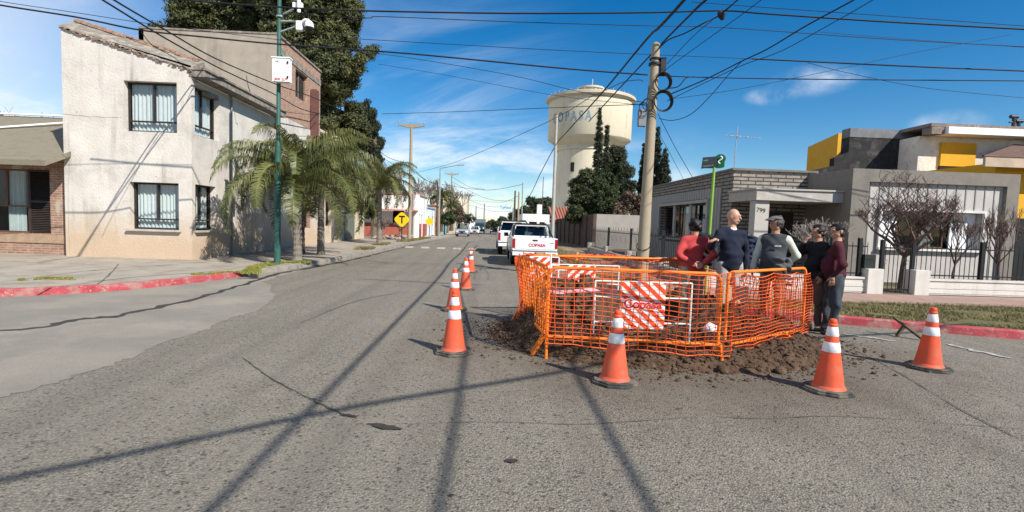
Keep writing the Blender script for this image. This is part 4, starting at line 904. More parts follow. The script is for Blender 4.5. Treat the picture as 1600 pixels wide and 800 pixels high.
tree('evergreen_tree', 'dark layered evergreen right of the cypresses by the water tower', px_cores([(966, 242, 13), (960, 262, 20), (975, 268, 14), (965, 285, 22), (985, 292, 10), (955, 300, 22), (975, 305, 14), (950, 320, 24), (962, 235, 8)], 42), ((10.4, 42, .1), (10.3, 42, 7.2), .22), M_cyp, 42000, .075, per=9, rad=.38, surf=.6)
tree('evergreen_bush', 'broad dark green bush tree over the brick wall', px_cores([(905, 292, 15), (925, 285, 22), (945, 290, 20), (915, 310, 24), (940, 312, 24), (898, 318, 12), (900, 335, 14), (925, 332, 22), (955, 325, 18), (912, 275, 8)], 37), ((7.6, 37, .1), (7.6, 37, 4.6), .18), M_bush, 52000, .07, per=8, rad=.30, surf=.55)
tree('brown_bush', 'thin brownish bush between the evergreens and the concrete pole', px_cores([(988, 318, 16), (1000, 325, 14), (975, 325, 14), (965, 330, 14)], 36), ((9.9, 36, .1), (9.9, 36, 3), .1), leafmat('brown_leaf', (.06, .04, .025), (.14, .09, .06), 1.5), 3500, .09, per=8, rad=.4)
# far woods as separate trees
far = [(806, 338, 12, 170), (822, 332, 13, 160), (842, 322, 17, 150), (858, 314, 13, 150), (832, 316, 10, 165), (868, 322, 12, 170), (785, 345, 9, 190), (850, 336, 14, 140), (815, 345, 12, 120), (768, 348, 7, 210), (796, 350, 10, 125), (775, 350, 8, 150), (788, 343, 10, 165), (803, 349, 9, 140), (752, 351, 7, 230), (736, 352, 7, 220), (812, 330, 10, 175), (760, 352, 8, 180)]
fl = ['far dark tree just right of the street end', 'far dark tree above the white shop front, left side', 'tall far tree above the white shop front', 'far tree top close to the leaning pole', 'far small tree crown above the shop sign', 'far tree beside the tower shaft', 'hazy far tree right of the box truck', 'far tree low behind the white shop', 'far bare-brown tree left of the white shop', 'smallest far tree at the end of the street', 'brownish far tree near the second sign post', 'low far tree above the white parked car', 'far tree behind the pale blue shop signboard', 'far tree just right of the shop signboard post', 'tiny far tree directly over the box truck', 'tiny far tree left of the box truck', 'far tree crown over the left corner of the white shop', 'low far tree just right of the box truck']
for (x, y, rp, Y), lb in zip(far, fl):
    c = D(x, y, Y); rr = rp/F*Y; cores = [((c.x+random.uniform(-.6, .6)*rr, Y+random.uniform(-.5, .5)*rr, c.z+random.uniform(-.5, .25)*rr), rr*random.uniform(.4, .62)) for _ in range(7)]
    tree('far_tree', lb, cores, ((c.x, Y, 0), (c.x, Y, c.z), rr*.07), M_pine, 5200, rr*.085, per=7, rad=rr*.22, group='trees at the far end of the street', branch=False)
for (x, y, rp, Y), lb in zip([(722, 335, 13, 70), (740, 340, 10, 100), (708, 340, 12, 62), (648, 345, 9, 200)][:3], ['brown leafless-looking street tree behind the silver van', 'green rounded tree right of the far cream building', 'bushy brown-green tree left of the silver van']):
    c = D(x-8, y, Y); rr = rp/F*Y; cores = [((c.x+random.uniform(-.6, .6)*rr, Y+random.uniform(-.5, .5)*rr, c.z+random.uniform(-.5, .35)*rr), rr*random.uniform(.4, .6)) for _ in range(6)]
    tree('street_tree', lb, cores, ((c.x, Y, .1), (c.x, Y, c.z), .14), [MATS['brown_leaf'], M_pine, M_bush][[722, 740, 708].index(x)], 3500, .13, per=7, rad=.4, branch=True)
# ------------------------------------------------------------------ bare trees
def bare(name, label, base, h, spread, depth=5, r0=.09, m=None, lean=.5, cat='tree', group=None, seed=1, first=.35, nb=4, upw=.35, droop=0, tw=.006, fan=.75):
    rd = random.Random(seed); m = m or M_twig; r = thing(name, label, cat, base, group); tb_, br = B(), B(); base = Vector(base)
    def grow(p, d, ln, rad, lv):
        pts = [p]; q = p.copy(); dd = d.copy()
        for i in range(3):
            dd = (dd+Vector((rd.uniform(-.16, .16), rd.uniform(-.16, .16), rd.uniform(-.05, .16)+(upw*.12 if lv > 1 else 0)))).normalized(); q = q+dd*ln/3; pts.append(q)
        rs = [rad, rad*.85, rad*.72, rad*.6]
        (tb_ if lv == 0 else br).tube(pts, rs, 6 if lv < 2 else 3, cap=False)
        if lv >= depth: return
        k = nb if lv == 0 else (3 if lv < 4 else 2)
        for i in range(k):
            a = rd.uniform(0, 2*math.pi) if lv else 2*math.pi*i/k+rd.uniform(-.3, .3)
            side = Vector((math.cos(a), math.sin(a), 0)); nd = (dd*(1-fan*.5)+side*fan*rd.uniform(.5, 1)+Vector((0, 0, upw))).normalized()
            grow(pts[-1 if i < k-1 or lv == 0 else 2], nd, ln*rd.uniform(.62, .88)*spread, max(tw, rad*rd.uniform(.5, .66)), lv+1)
    grow(base, Vector((0, 0, 1)), h*first, r0, 0)
    tb_.build('trunk', m, r); br.build('branches', m, r); return r
M_dtw = mat('dark_twigs', (.11, .075, .065), .9, .25, 6)
def gbase(px, py, Y, z=.16): p = D(px, py, Y); return (p.x, Y, z)
bare('pruned_tree', 'round-headed leafless tree with many thin upright twigs in front of the pale window', gbase(1408, 440, 12.9), 3.6, .95, depth=7, r0=.085, m=M_dtw, seed=4, first=.26, nb=7, fan=1.25, upw=.46, tw=.0062)
bare('bare_bush', 'pale leafless shrub under the porch beside the pillar', gbase(1278, 430, 13.4), 1.9, .86, depth=6, r0=.05, m=mat('pale_twigs', (.34, .29, .25), .9, .2, 6), seed=5, first=.40, nb=6, fan=.95, upw=.18, tw=.006, cat='shrub')
bare('bare_bush', 'thin leafless shrub in the middle of the garden behind the fence', gbase(1491, 440, 13.0), 2.4, .88, depth=6, r0=.035, m=M_dtw, seed=8, first=.3, nb=6, fan=.6, upw=.5, cat='shrub')
bare('bare_bush', 'leafless shrub nearest the right edge behind the fence', gbase(1560, 440, 13.0), 2.7, .9, depth=6, r0=.04, m=M_dtw, seed=11, first=.28, nb=7, fan=.6, upw=.5, cat='shrub')
bare('bare_tree', 'large leafless tree behind the white and red house', (-12.5, 62, .1), 8.5, .9, depth=7, r0=.30, seed=21, first=.33, nb=6, fan=.8, upw=.3, tw=.022)
bare('bare_tree', 'leafless tree right of the tall street pole', (-9.5, 75, .1), 8.0, .9, depth=7, r0=.26, seed=23, first=.33, nb=6, fan=.85, upw=.3, tw=.025)
bare('bare_tree', 'leafless tree over the roof at far left edge', gbase(20, 200, 27, .1), 4.7, .9, depth=6, r0=.22, seed=31, first=.45, nb=5, fan=.8, upw=.3, tw=.014)
bare('bare_tree', 'leafless tree top over the roof next to the white wall', gbase(62, 200, 27, .1), 4.6, .9, depth=6, r0=.22, seed=33, first=.45, nb=5, fan=.8, upw=.3, tw=.014)
bare('street_tree', 'spreading leafless brown tree down the left pavement', (-6.0, 78, .1), 6.6, .9, depth=6, r0=.16, seed=41, first=.35, nb=5, fan=.8, tw=.03)
for i, (x, y, hh_) in enumerate(((-8.3, 39.0, 2.6), (-7.6, 42.5, 2.2), (-9.2, 43.5, 3.0))):
    bare('bare_bush', ['tangled leafless scrub behind the last street palm', 'tangled leafless scrub beside the yellow road sign', 'taller leafless scrub before the white and red house'][i], (x, y, .13), hh_, .9, depth=6, r0=.05, seed=50+i, first=.2, nb=8, fan=.95, upw=.25, tw=.012, cat='shrub')
# ------------------------------------------------------------------ palms
M_frond = leafmat('palm_leaflet', (.058, .076, .018), (.155, .158, .052), 1.5, .45); M_dead = mat('dry_frond', (.26, .18, .08), .8, .2, 6)
M_ptr = mat('palm_trunk_ringed', (.20, .17, .14), .9, .25, 7, .8, 14); M_ptd = mat('palm_trunk_dark', (.095, .065, .045), .95, .3, 8, .8, 20)
def frond(bt, base, az, elev, ln, droop, m, nl=105, leaflen=.72, hang=1.25, rd=random):
    d = Vector((math.cos(az), math.sin(az), 0)); p = Vector(base); pts = [p.copy()]; e = elev; st = ln/14
    for i in range(14):
        e -= droop/14*(.5+i/9.5); p = p+(d*math.cos(e)+Vector((0, 0, math.sin(e))))*st; pts.append(p.copy())
    bt.tube(pts, [.022-.0013*i for i in range(15)], 4, m=m, cap=False)
    side = Vector((-d.y, d.x, 0))
    for i in range(nl):
        t = .10+.9*i/nl; k = min(13, int(t*14)); q = pts[k].lerp(pts[k+1], t*14-k); tg = (pts[k+1]-pts[k]).normalized()
        L_ = leaflen*(.35+.65*math.sin(math.pi*min(1, t*1.02)**.75))*rd.uniform(.8, 1.15)
        for s in (-1, 1):
            o = (side*s*rd.uniform(.55, .95)+tg*rd.uniform(.35, .7)+Vector((0, 0, rd.uniform(-.05, .35)))).normalized()
            a = q; b2 = q+o*L_*.45; c = b2+(o*.35+Vector((0, 0, -hang*rd.uniform(.6, 1.2)))).normalized()*L_*.55; w_ = (tg.cross(o)).normalized()*.004+tg*.0125
            bt.add([a-w_, a+w_, b2+w_*.9, b2-w_*.9, c], [(0, 1, 2, 3), (3, 2, 4)], m)
def palm(label, base, ht, ln, nf, seed, tr, tm, dead=3, lean=(0, 0), leaflen=.72):
    rd = random.Random(seed); r = thing('palm_tree', label, 'palm', base); b_ = B(); base = Vector(base); top = base+Vector((lean[0], lean[1], ht)); pts = []; rs = []
    n = 26
    for i in range(n+1):
        t = i/n; pts.append(base.lerp(top, t)+Vector((0, 0, 0))); rs.append(tr*(1.25-.35*t)*(1+.10*(i % 2))*(1.25 if i == 0 else 1))
    b_.tube(pts, rs, 12); b_.build('trunk', tm, r)
    b_ = B()
    for i in range(11):
        a = rd.uniform(0, 6.28); b_.tube([top+Vector((0, 0, -.35)), top+Vector((math.cos(a)*.14, math.sin(a)*.14, .1)), top+Vector((math.cos(a)*.34, math.sin(a)*.34, .5))], [.05, .04, .02], 5)
    b_.build('leaf_bases', mat('leaf_base_green', (.12, .13, .05), .8, .3, 6), r)
    b_ = B()
    for i in range(nf):
        a = i*2.399+rd.uniform(-.25, .25); t = i/nf; el = R(84-66*t+rd.uniform(-6, 6)); frond(b_, top+Vector((0, 0, .1)), a, el, ln*rd.uniform(.85, 1.08), R(95+35*t), 0, rd=rd, leaflen=leaflen)
    b_.build('fronds', M_frond, r, fixn=False)
    if dead:
        b_ = B()
        for i in range(dead):
            frond(b_, top, rd.uniform(0, 6.28), R(rd.uniform(-5, 15)), ln*.7, R(75), 0, nl=30, rd=rd, leaflen=leaflen*.9)
        b_.build('dry_fronds', M_dead, r, fixn=False)
    return r
palm('biggest palm with spreading fronds, right behind the green camera pole', (-6.25, 16.7, .13), 2.2, 3.45, 27, 3, .115, M_ptr, 0)
palm('palm with reddish dark trunk close to the house wall', (-7.45, 20.2, .13), 2.9, 3.1, 20, 8, .13, M_ptd, 1)
palm('palm with pale ringed trunk, second along the kerb', (-6.6, 20.0, .13), 2.8, 3.1, 24, 5, .11, M_ptr, 0)
palm('yellowing palm further along the kerb with dry hanging fronds', (-6.45, 29.5, .13), 3.1, 3.0, 22, 12, .12, M_ptr, 5)
palm('distant palm beyond the yellow signs', (-6.6, 66, .13), 4.2, 2.2, 18, 14, .2, M_ptd, 4)
palm('farther small palm left of the silver van', (-6.0, 74, .13), 3.2, 2.0, 15, 15, .18, M_ptd, 2)
# ------------------------------------------------------------------ poles
M_cpole = mat('pole_concrete', (.33, .272, .19), .9, .08, 3, .3, 40, stain=((.28, .24, .18), 2, .5, .5)); M_wpole = mat('pole_wood', (.07, .05, .04), .9, .3, 8); M_gpole = mat('galvanised_pole', (.30, .33, .31), .6, .1, 3, metal=.3)
def cyl(bb, a, c, r0, r1=None, n=14, m=0): return bb.tube([a, c], [r0, r1 if r1 is not None else r0], n, m)
pr = thing('concrete_pole', 'thick tapered concrete utility pole with coiled cables, behind the net', 'utility pole', (4.0, 13.7, .13))
pT = D(1025, 69, 13.7); pB = Vector((D(1002, 440, 13.7).x, 13.7, .12))
b_ = B(); b_.tube([pB, pB.lerp(pT, .5), pT, pT+Vector((0, 0, .05))], [.165, .135, .105, .03], 20); b_.build('shaft', M_cpole, pr, smooth=True)
def onp(py): t = (pB.z-0, 0); z = D(1013, py, 13.7).z; return pB.lerp(pT, (z-pB.z)/(pT.z-pB.z))
b_ = B(); zc_ = onp(100); b_.lathe([(.16, -.03), (.16, .03)], tuple(zc_), 16); q = onp(92); b_.lathe([(.145, -.02), (.145, .02)], tuple(q), 16); b_.build('clamp', M_black, pr)
b_ = B(); q = onp(103); b_.box(q.x+.13, q.y-.12, q.z-.25, q.x+.27, q.y+.02, q.z+.2); b_.build('splice_box', M_black, pr)
b_ = B(); q = onp(185); b_.box(q.x-.36, q.y-.1, q.z-.22, q.x-.17, q.y+.05, q.z+.22); b_.build('junction_box', mat('grey_box', (.2, .2, .2), .6), pr)
b_ = B(); q = onp(384); b_.tube([q+Vector((.19*math.cos(t), .19*math.sin(t), .12*math.sin(t+.5))) for t in np.linspace(0, 6.28, 20)], .012, 5); b_.tube([onp(135)+Vector((-.14, -.08, 0)), onp(185)+Vector((-.2, -.08, 0)), onp(200)+Vector((-.2, -.05, 0))], .012, 5); b_.build('tie_wire', M_black, pr)
for (px_, py_, rp) in ((1036, 128, 13), (1036, 158, 15), (1012, 164, 9), (1005, 168, 7)):
    c = D(px_, py_, 13.5); rr = rp/F*13.5; b_ = B()
    for k in range(4 if rp > 10 else 2):
        b_.tube([c+Vector(((rr-.012*k)*math.cos(t), .03*k-.05+.01*math.sin(3*t), (rr-.014*k)*1.08*math.sin(t))) for t in np.linspace(0, 2*math.pi, 26)], .013 if rp > 10 else .009, 6)
    b_.build('cable_coil', M_black, pr)
# green pole with cameras and cabinet
gp = thing('camera_pole', 'slim green steel pole on the left kerb with security cameras and white cabinet', 'camera pole', (-6.4, 15.5, .13))
gB = Vector((D(433, 405, 15.5).x, 15.5, .13)); gT = D(437, -40, 15.5)
M_green = mat('green_pole_paint', (.035, .105, .085), .5, .2, 4, stain=((.16, .15, .11), 3, .60, .8))
b_ = B(); mid = gB.lerp(gT, .42); b_.tube([gB, mid], [.095, .085], 14); b_.tube([mid, mid+Vector((0, 0, .1)), gT], [.085, .06, .055], 14); b_.build('shaft', M_green, gp, smooth=True)
M_wbox = mat('white_enamel', (.80, .80, .78), .4, .02, 4)
def cb_box(bb, x0, y0, x1, y1, Y, dd, m=0): a, c = D(x0, y1, Y), D(x1, y0, Y); bb.box(a.x, Y, a.z, c.x, Y+dd, c.z, m); return a, c
b_ = B(); a, c = cb_box(b_, 425, 91, 452, 127, 15.22, .20); cab = b_.build('cabinet', M_wbox, gp, bevel=.012)
b_ = B(); b_.box(a.x-.02, 15.20, c.z, c.x+.02, 15.44, c.z+.03); b_.build('cabinet_lid', M_wbox, cab)
b_ = B()
for t in (.2, .82): z = a.z+(c.z-a.z)*t; b_.box(c.x-.06, 15.19, z-.03, c.x-.02, 15.218, z+.03)
b_.build('latch', M_black, cab)
put_text('(808  JLM', .10, ((a.x+c.x)/2, 15.214, a.z+.07), (1, 0, 0), (0, 0, 1), mat('red_lettering', (.6, .04, .05), .6), cab, 'red_lettering')
b_ = B(); b_.tube([(a.x+.1, 15.212, c.z-.12), (a.x+.14, 15.212, c.z-.08), (a.x+.18, 15.212, c.z-.13)], .008, 4); b_.build('emblem', M_black, cab)
b_ = B(); q = D(437, 33, 15.5); e = D(466, 41, 15.3); b_.tube([q, D(463, 33, 15.35)], .022, 8); b_.tube([D(437, 50, 15.5), D(463, 41, 15.35)], .022, 8); b_.build('camera_arm', mat('pale_green_arm', (.35, .45, .42), .5), gp)
b_ = B(); cb_box(b_, 462, 32, 471, 46, 15.25, .16); b_.build('camera_box', M_wbox, gp, bevel=.01)
c = D(483, 41, 15.25); b_ = B(); b_.tube([D(471, 36, 15.3), D(477, 31, 15.25), D(483, 32, 15.25)], .045, 8); b_.lathe([(.01, .15), (.07, .14), (.115, .08), (.13, 0), (.125, -.03)], tuple(c), 20); b_.build('dome_camera', M_wbox, gp, smooth=True)
b_ = B(); b_.lathe([(.105, -.03), (.10, -.08), (.06, -.125), (.01, -.14)], tuple(c), 20); b_.build('camera_lens', M_black, gp, smooth=True)
b_ = B(); b_.tube([D(438, 25, 15.5), D(458, 14, 15.3), D(464, 8, 15.3)], .022, 8); b_.build('upper_arm', MATS['pale_green_arm'], gp)
b_ = B(); cb_box(b_, 457, 4, 472, 11, 15.25, .1); b_.tube([D(467, -6, 15.2), D(467, 19, 15.2)], .05, 8); b_.build('bullet_camera', M_wbox, gp)
b_ = B(); b_.lathe([(.1, -.02), (.1, .02)], tuple(D(437, 26, 15.5)), 12); b_.build('bracket', M_gpole, gp)
# left side street poles
def tpole(label, px_, py_top, Y, X=None, r=.16, arm=1.1, m=None):
    t = D(px_, py_top, Y); r_ = thing('utility_pole', label, 'utility pole', (t.x, Y, .13)); b_ = B(); b_.tube([(t.x, Y, -.2-.012*max(0, Y-32)), (t.x, Y, t.z)], [r, r*.6], 14); b_.build('shaft', m or M_cpole, r_, smooth=True)
    b_ = B()
    if arm:
        b_.extr([(t.x-arm, t.z-.12), (t.x-arm, t.z-.02), (t.x+arm, t.z-.02), (t.x+arm, t.z-.12), (t.x+.2, t.z-.28), (t.x-.2, t.z-.28)], 'y', Y-.09, Y+.09)
        for s in (-.95, 0, .95): b_.lathe([(.02, 0), (.05, .03), (.03, .08), (.06, .11), (.02, .18)], (t.x+s*arm, Y, t.z+(.0 if s else .02)), 8)
        b_.build('crossarm', M_cpole if m is None else m, r_)
    return r_
tpole('tall concrete street pole with crossarm, nearest on the left pavement', 643, 194, 40, arm=1.0)
tpole('concrete pole with crossarm above the silver van', 706, 271, 82, arm=1.1)
tpole('small far pole with crossarm beyond the silver van', 732, 305, 125, arm=1.7, r=.2)
tpole('leaning-looking slim concrete pole left of the tower', 870, 180, 36, arm=0, r=.14, m=mat('pale_pole', (.38, .37, .33), .8, .1, 3))
tpole('far thick pole right of the street', 805, 298, 70, arm=0, r=.17, m=M_wpole); tpole('pale far pole with broad shaft', 811, 300, 60, arm=0, r=.14, m=M_cpole); tpole('slim far pole left of the white shop', 817, 285, 55, arm=0, r=.09, m=M_gpole)
tpole('tiny far pole near the street end', 744, 322, 160, arm=0, r=.18, m=M_wpole); tpole('tiny far pole just right of the street middle', 757, 318, 170, arm=0, r=.2, m=M_wpole)
tpole('thin mast over the white shop', 849, 276, 80, arm=0, r=.08, m=M_wpole)
tpole('dark wooden pole on the left pavement', 684, 285, 58, arm=0, r=.13, m=M_wpole); tpole('dark short pole beyond the palms', 719, 316, 95, arm=0, r=.16, m=M_wpole)
def lamp(label, px_, py_, Y, ex, ey):
    t = D(px_, py_, Y); e = D(ex, ey, Y); r_ = thing('street_lamp', label, 'street lamp', (t.x, Y, .13)); b_ = B(); b_.tube([(t.x, Y, -.2-.012*max(0, Y-32)), (t.x, Y, t.z), t+Vector((.05, 0, .02)), e], [.09, .06, .05, .035], 10); b_.build('shaft', M_gpole, r_)
    b_ = B(); b_.beam(e, e+Vector((.55, 0, .03)), .2, .1); b_.build('lamp_head', M_gpole, r_); return r_
lamp('tall street lamp with long arm reaching right over the road', 688, 263, 50, 716, 258); lamp('smaller street lamp further down the left side', 723, 305, 100, 732, 303)
# ------------------------------------------------------------------ yellow warning signs
def ysign(label, px_, py_, Y, s, X0, black=True):
    c = D(px_, py_, Y); r_ = thing('warning_sign', label, 'road sign', (c.x, Y, .13)); b_ = B(); b_.tube([(c.x, Y+.04, .1), (c.x, Y+.04, c.z+.2)], .035, 8); b_.build('post', M_black, r_)
    pl = []
    for k in range(4):
        for j in range(-3, 4):
            a = math.pi/2*k+j*.12; rr = s*(1-.018*abs(j)) if abs(j) < 3 else s*.9; pl.append((c.x+rr*math.sin(a)*1.0, c.z+rr*math.cos(a)))
    b_ = B(); b_.extr(pl, 'y', Y-.02, Y+.0); f = b_.build('plate', mat('sign_yellow', (.80, .50, .01), .5, .05, 3), r_)
    if black:
        b_ = B(); b_.box(c.x-s*.10, Y-.026, c.z-s*.55, c.x+s*.10, Y-.0205, c.z+s*.3); b_.box(c.x-s*.42, Y-.026, c.z+s*.3, c.x+s*.42, Y-.0205, c.z+s*.52); b_.build('black_symbol', M_black, f)
ysign('yellow diamond road sign with black T symbol by the tall concrete pole', 628, 343, 37.0, .52, 0); ysign('farther small yellow road sign before the pale blue-white house', 671, 346, 48, .38, 0, False)
# ------------------------------------------------------------------ street name sign, green post
c = D(1115, 254, 10); sb = G(1110, 470, .13); sg = thing('street_name_sign', 'street name plate on a bright green post at the corner', 'street sign', (c.x, 10, .13))
b_ = B(); a = Vector((c.x-.02, 10, .12)); t = Vector((c.x+.02, 10, c.z-.02)); b_.tube([a, t], .027, 12); b_.build('post', mat('lime_green_paint', (.20, .38, .05), .45, .06, 4), sg, smooth=True)
M_dg = mat('dark_green_plate', (.01, .10, .035), .5); M_dgr = mat('dark_grey_plate', (.035, .045, .05), .5)
ux = Vector((.93, -.37, 0)); P_ = lambda a_, z_, d_=0: Vector((c.x, 10, c.z))+ux*a_+Vector((0, 0, z_))+Vector((-.37, -.93, 0))*d_
def plate(pts, d0, d1, m, nm, par):
    bb = B(); n = len(pts); bb.add([P_(x, z, d0) for x, z in pts]+[P_(x, z, d1) for x, z in pts], [tuple(range(n)), tuple(reversed(range(n, 2*n)))]+[(i, (i+1) % n, n+(i+1) % n, n+i) for i in range(n)]); return bb.build(nm, m, par)
g1 = plate([(-.20, -.11), (.13, -.11), (.20, -.09), (.20, .03)]+[(.12+.10*math.cos(t_), .07+.095*math.sin(t_)) for t_ in np.linspace(-.3, 2.7, 10)]+[(.02, .10), (-.20, .10)], 0, -.02, M_dg, 'name_plate', sg)
plate([(-.225, -.12), (.06, -.085), (.06, .12), (-.205, .10)], .004, .02, M_dgr, 'dark_panel', g1)
pts = [(.10+.035*math.sin(t_*1.0)*(1 if t_ < 3.14 else 1), .12-.145*t_/6.28) for t_ in np.linspace(0, 6.28, 14)]
bb = B(); bb.tube([P_(x+.02, z, .025) for x, z in pts], .011, 5); bb.build('white_emblem', M_white, g1)
bb = B()
for x0_, x1_, z_, h_ in ((-.19, -.10, .02, .03), (-.19, -.05, -.085, .022), (-.04, .0, -.07, .022)): bb.add([P_(x0_, z_, .022), P_(x1_, z_+.01, .022), P_(x1_, z_+h_+.01, .022), P_(x0_, z_+h_, .022)], [(0, 1, 2, 3)])
bb.build('faded_lettering', mat('pale_lettering', (.14, .17, .16), .6), g1, fixn=False)
# ------------------------------------------------------------------ far right shop and its sign
h = thing('white_shop', 'white flat-roofed shop with square white tower far on the right', 'shop', (9, 78, 0))
x0, x1 = D(817, 330, 78).x, D(859, 330, 78).x; zt = D(840, 329, 78).z
bb = B(); wall(bb, (x0, 78, 0), (1, 0, 0), x1-x0, zt, [(1, 2.2, .2, 2.4), (2.6, 3.4, .2, 2.4)], .3, (0, -1, 0)); wall(bb, (x0, 88, 0), (0, -1, 0), 10, zt, [(2, 5, .3, 2.6)], .3, (-1, 0, 0)); bb.box(x0+.01, 78.01, zt-.4, x1, 88, zt-.2); bb.build('wall', [M_w1, M_dark], h)
a, c2 = D(840, 313, 79).x, D(847, 313, 79).x; bb = B(); bb.box(a, 78.8, zt-.2, c2, 80, D(843, 314, 79).z); bb.build('tower', M_w1, h)
sx = D(789, 324, 75); r_ = thing('shop_sign', 'pale blue-white shop signboard high on a post far right of the street', 'sign', (sx.x+.9, 75, 0)); bb = B(); bb.tube([(sx.x+1.2, 75.1, 0), (sx.x+1.2, 75.1, sx.z)], .08, 8); bb.build('post', M_gpole, r_)
a, c2 = D(780, 329, 75), D(798, 319, 75); bb = B(); bb.box(a.x, 74.9, a.z, c2.x, 75.05, c2.z); bd = bb.build('board', mat('pale_blue_board', (.55, .68, .75), .5, .04, 3), r_)
put_text('Tonasa', .58, ((a.x+c2.x)/2+.1, 74.89, (a.z+c2.z)/2), (1, 0, 0), (0, 0, 1), mat('dark_teal', (.02, .12, .16), .6), bd)
# tiled outbuilding by the wall
q0, q1, q2 = D(866, 346, 50), D(896, 342, 50), D(872, 321, 56)
h = thing('tiled_outbuilding', 'low outbuilding with red ribbed roof behind the dark brick wall', 'outbuilding', (q0.x+1, 50, 0))
bb = B(); bb.box(q0.x+.1, 50.2, 0, q0.x+6, 57, q0.z-.05); bb.build('wall', M_w1, h)
bb = B(); z1 = q2.z
for i in range(22):
    x = q0.x-.1+i*.3; bb.tube([(x, 49.8, q0.z+.02), (x+.2, 56, z1)], .11, 6)
bb.add([(q0.x-.2, 49.8, q0.z), (q0.x+6.4, 49.8, q0.z), (q0.x+6.6, 56, z1-.02), (q0.x, 56, z1-.02)], [(0, 1, 2, 3)]); bb.build('ribbed_roof', mat('red_tile', (.36, .14, .09), .85, .2, 3), h)
# ------------------------------------------------------------------ overhead wires
M_wire = mat('cable_black', (.012, .012, .014), .6)
def wire(label, pts, r=.012, group=None, name='overhead_wire', k=8):
    P = smoothline(pts, k); b_ = B(); b_.tube(P, r, 5); c = P[len(P)//2]; return tag(b_.build(name, M_wire, loc=tuple(c)), label, 'wire', group)
def W(label, l, r=.012, **k): return wire(label, [D(*p) for p in l], r, **k)
GR = 'overhead wires crossing the junction'
W('thick wire entering at far left and sagging past the camera pole to the concrete pole', [(-60, -5, 12), (0, 8, 12), (120, 27, 12.3), (219, 47, 12.5), (320, 58, 12.8), (434, 69, 13), (640, 84, 13.3), (880, 107, 13.5), (1012, 117, 13.6)], .020)
W('thin wire entering at far left just above the thick one', [(-60, -12, 13), (0, 2, 13), (120, 20, 13.2), (240, 38, 13.4), (434, 62, 13.6), (600, 82, 13.8)], .008)
W('twisted thick cable from the roof top of the photo left to the right edge', [(180, -12, 13), (300, 1, 13), (434, 11, 13), (570, 17, 13), (800, 21, 13), (1000, 20, 13), (1130, 17, 13), (1200, 22, 12.5), (1400, 35, 12), (1700, 51, 11)], .021)
W('wire just under the twisted thick cable', [(434, 22, 13.2), (570, 28, 13.2), (600, 26, 13.2), (800, 34, 13.2), (1000, 40, 13), (1128, 43, 13), (1400, 62, 12.5), (1700, 78, 12)], .010)
W('thin wire high on the right above the twisted cable', [(1080, 3, 14), (1200, 12, 14), (1400, 26, 13.5), (1700, 48, 13)], .009)
W('thick wire from the concrete pole to the right edge, lower of two', [(1022, 117, 13.7), (1070, 120, 13.6), (1200, 123, 13.5), (1400, 125, 13), (1700, 127, 12.5)], .014)
W('thick wire from the cable junction to the right edge, upper of two', [(1175, 92, 12.5), (1300, 98, 12.5), (1450, 105, 12), (1700, 115, 12)], .018)
W('thin wire high across the middle of the sky', [(545, 60, 16), (700, 69, 16), (900, 80, 16), (1175, 92, 16)], .009)
W('thin slack wire from the big tree to the concrete pole', [(560, 80, 18), (650, 92, 17), (800, 118, 16), (900, 142, 15), (1006, 160, 13.8)], .008)
W('faint wire over the middle of the street', [(590, 100, 22), (700, 118, 22), (860, 148, 20), (1010, 165, 14)], .008)
W('wire from the columnar conifer across to the tower front', [(596, 178, 24), (700, 175, 22), (850, 169, 18), (920, 166, 16), (1008, 163, 13.8)], .011)
def street(label, xy, r): return wire(label, xy, r)
# wires running along the street on the right side: over the camera, past the tower
wire('thick wire running up the street from overhead past the tower to the slim pole', [(4.25, -14, 6.9), (4.2, -2, 6.75), D(1078, -10, 9.0), D(1010, 62, 14), D(940, 146, 20), D(885, 207, 29), D(869, 226, 35.9), D(845, 270, 42), D(830, 302, 50), D(818, 320, 55)], .030)
wire('thinner wire running up the street beside the thick one', [(5.4, -14, 6.9), (5.35, 0, 6.7), D(1125, -20, 9.5), D(1082, 20, 12), D(1040, 62, 15), D(980, 125, 20), D(920, 190, 28)], .026)
W('long wire from the leaning slim pole down to the left street pole', [(928, 148, 22), (880, 178, 26), (820, 207, 30), (745, 240, 36), (700, 257, 42), (650, 270, 52)], .014)
W('curved loose cable end beside the tower lantern', [(928, 150, 20), (948, 140, 19), (975, 128, 18), (1000, 125, 17), (1004, 128, 17)], .012)
W('thick wire from upper right edge down towards the pole, upper strand', [(1400, -38, 9.5), (1330, 2, 10), (1260, 40, 11), (1200, 76, 12), (1160, 95, 12.5), (1100, 125, 13), (1045, 148, 13.6)], .016)
W('thin wire parallel under the strand from the upper right', [(1440, -50, 9.8), (1360, 2, 10), (1290, 42, 11), (1220, 80, 12), (1160, 102, 12.5), (1100, 130, 13), (1042, 158, 13.6)], .009)
W('steep thin wire from the top to the concrete pole', [(1215, -20, 9), (1160, 22, 10.5), (1100, 65, 12), (1045, 105, 13.3), (1030, 118, 13.6)], .008)
W('second steep thin wire from the top to the concrete pole', [(1180, -20, 9), (1130, 18, 10.5), (1085, 55, 12), (1042, 100, 13.5)], .008)
W('black drop cable from the pole top up to the cable joint', [(1030, 75, 13.6), (1045, 62, 13), (1070, 52, 12.5), (1100, 36, 12), (1127, 22, 12), (1165, -12, 11)], .016)
W('hanging loop cable from pole coils up to the right joint', [(1030, 185, 13.6), (1052, 188, 13.5), (1080, 178, 13.4), (1110, 150, 13), (1140, 115, 12.8), (1162, 93, 12.5)], .010)
W('short cable from the upper coil to the right junction', [(1045, 138, 13.5), (1060, 135, 13.4), (1072, 122, 13.4), (1085, 120, 13.5)], .014)
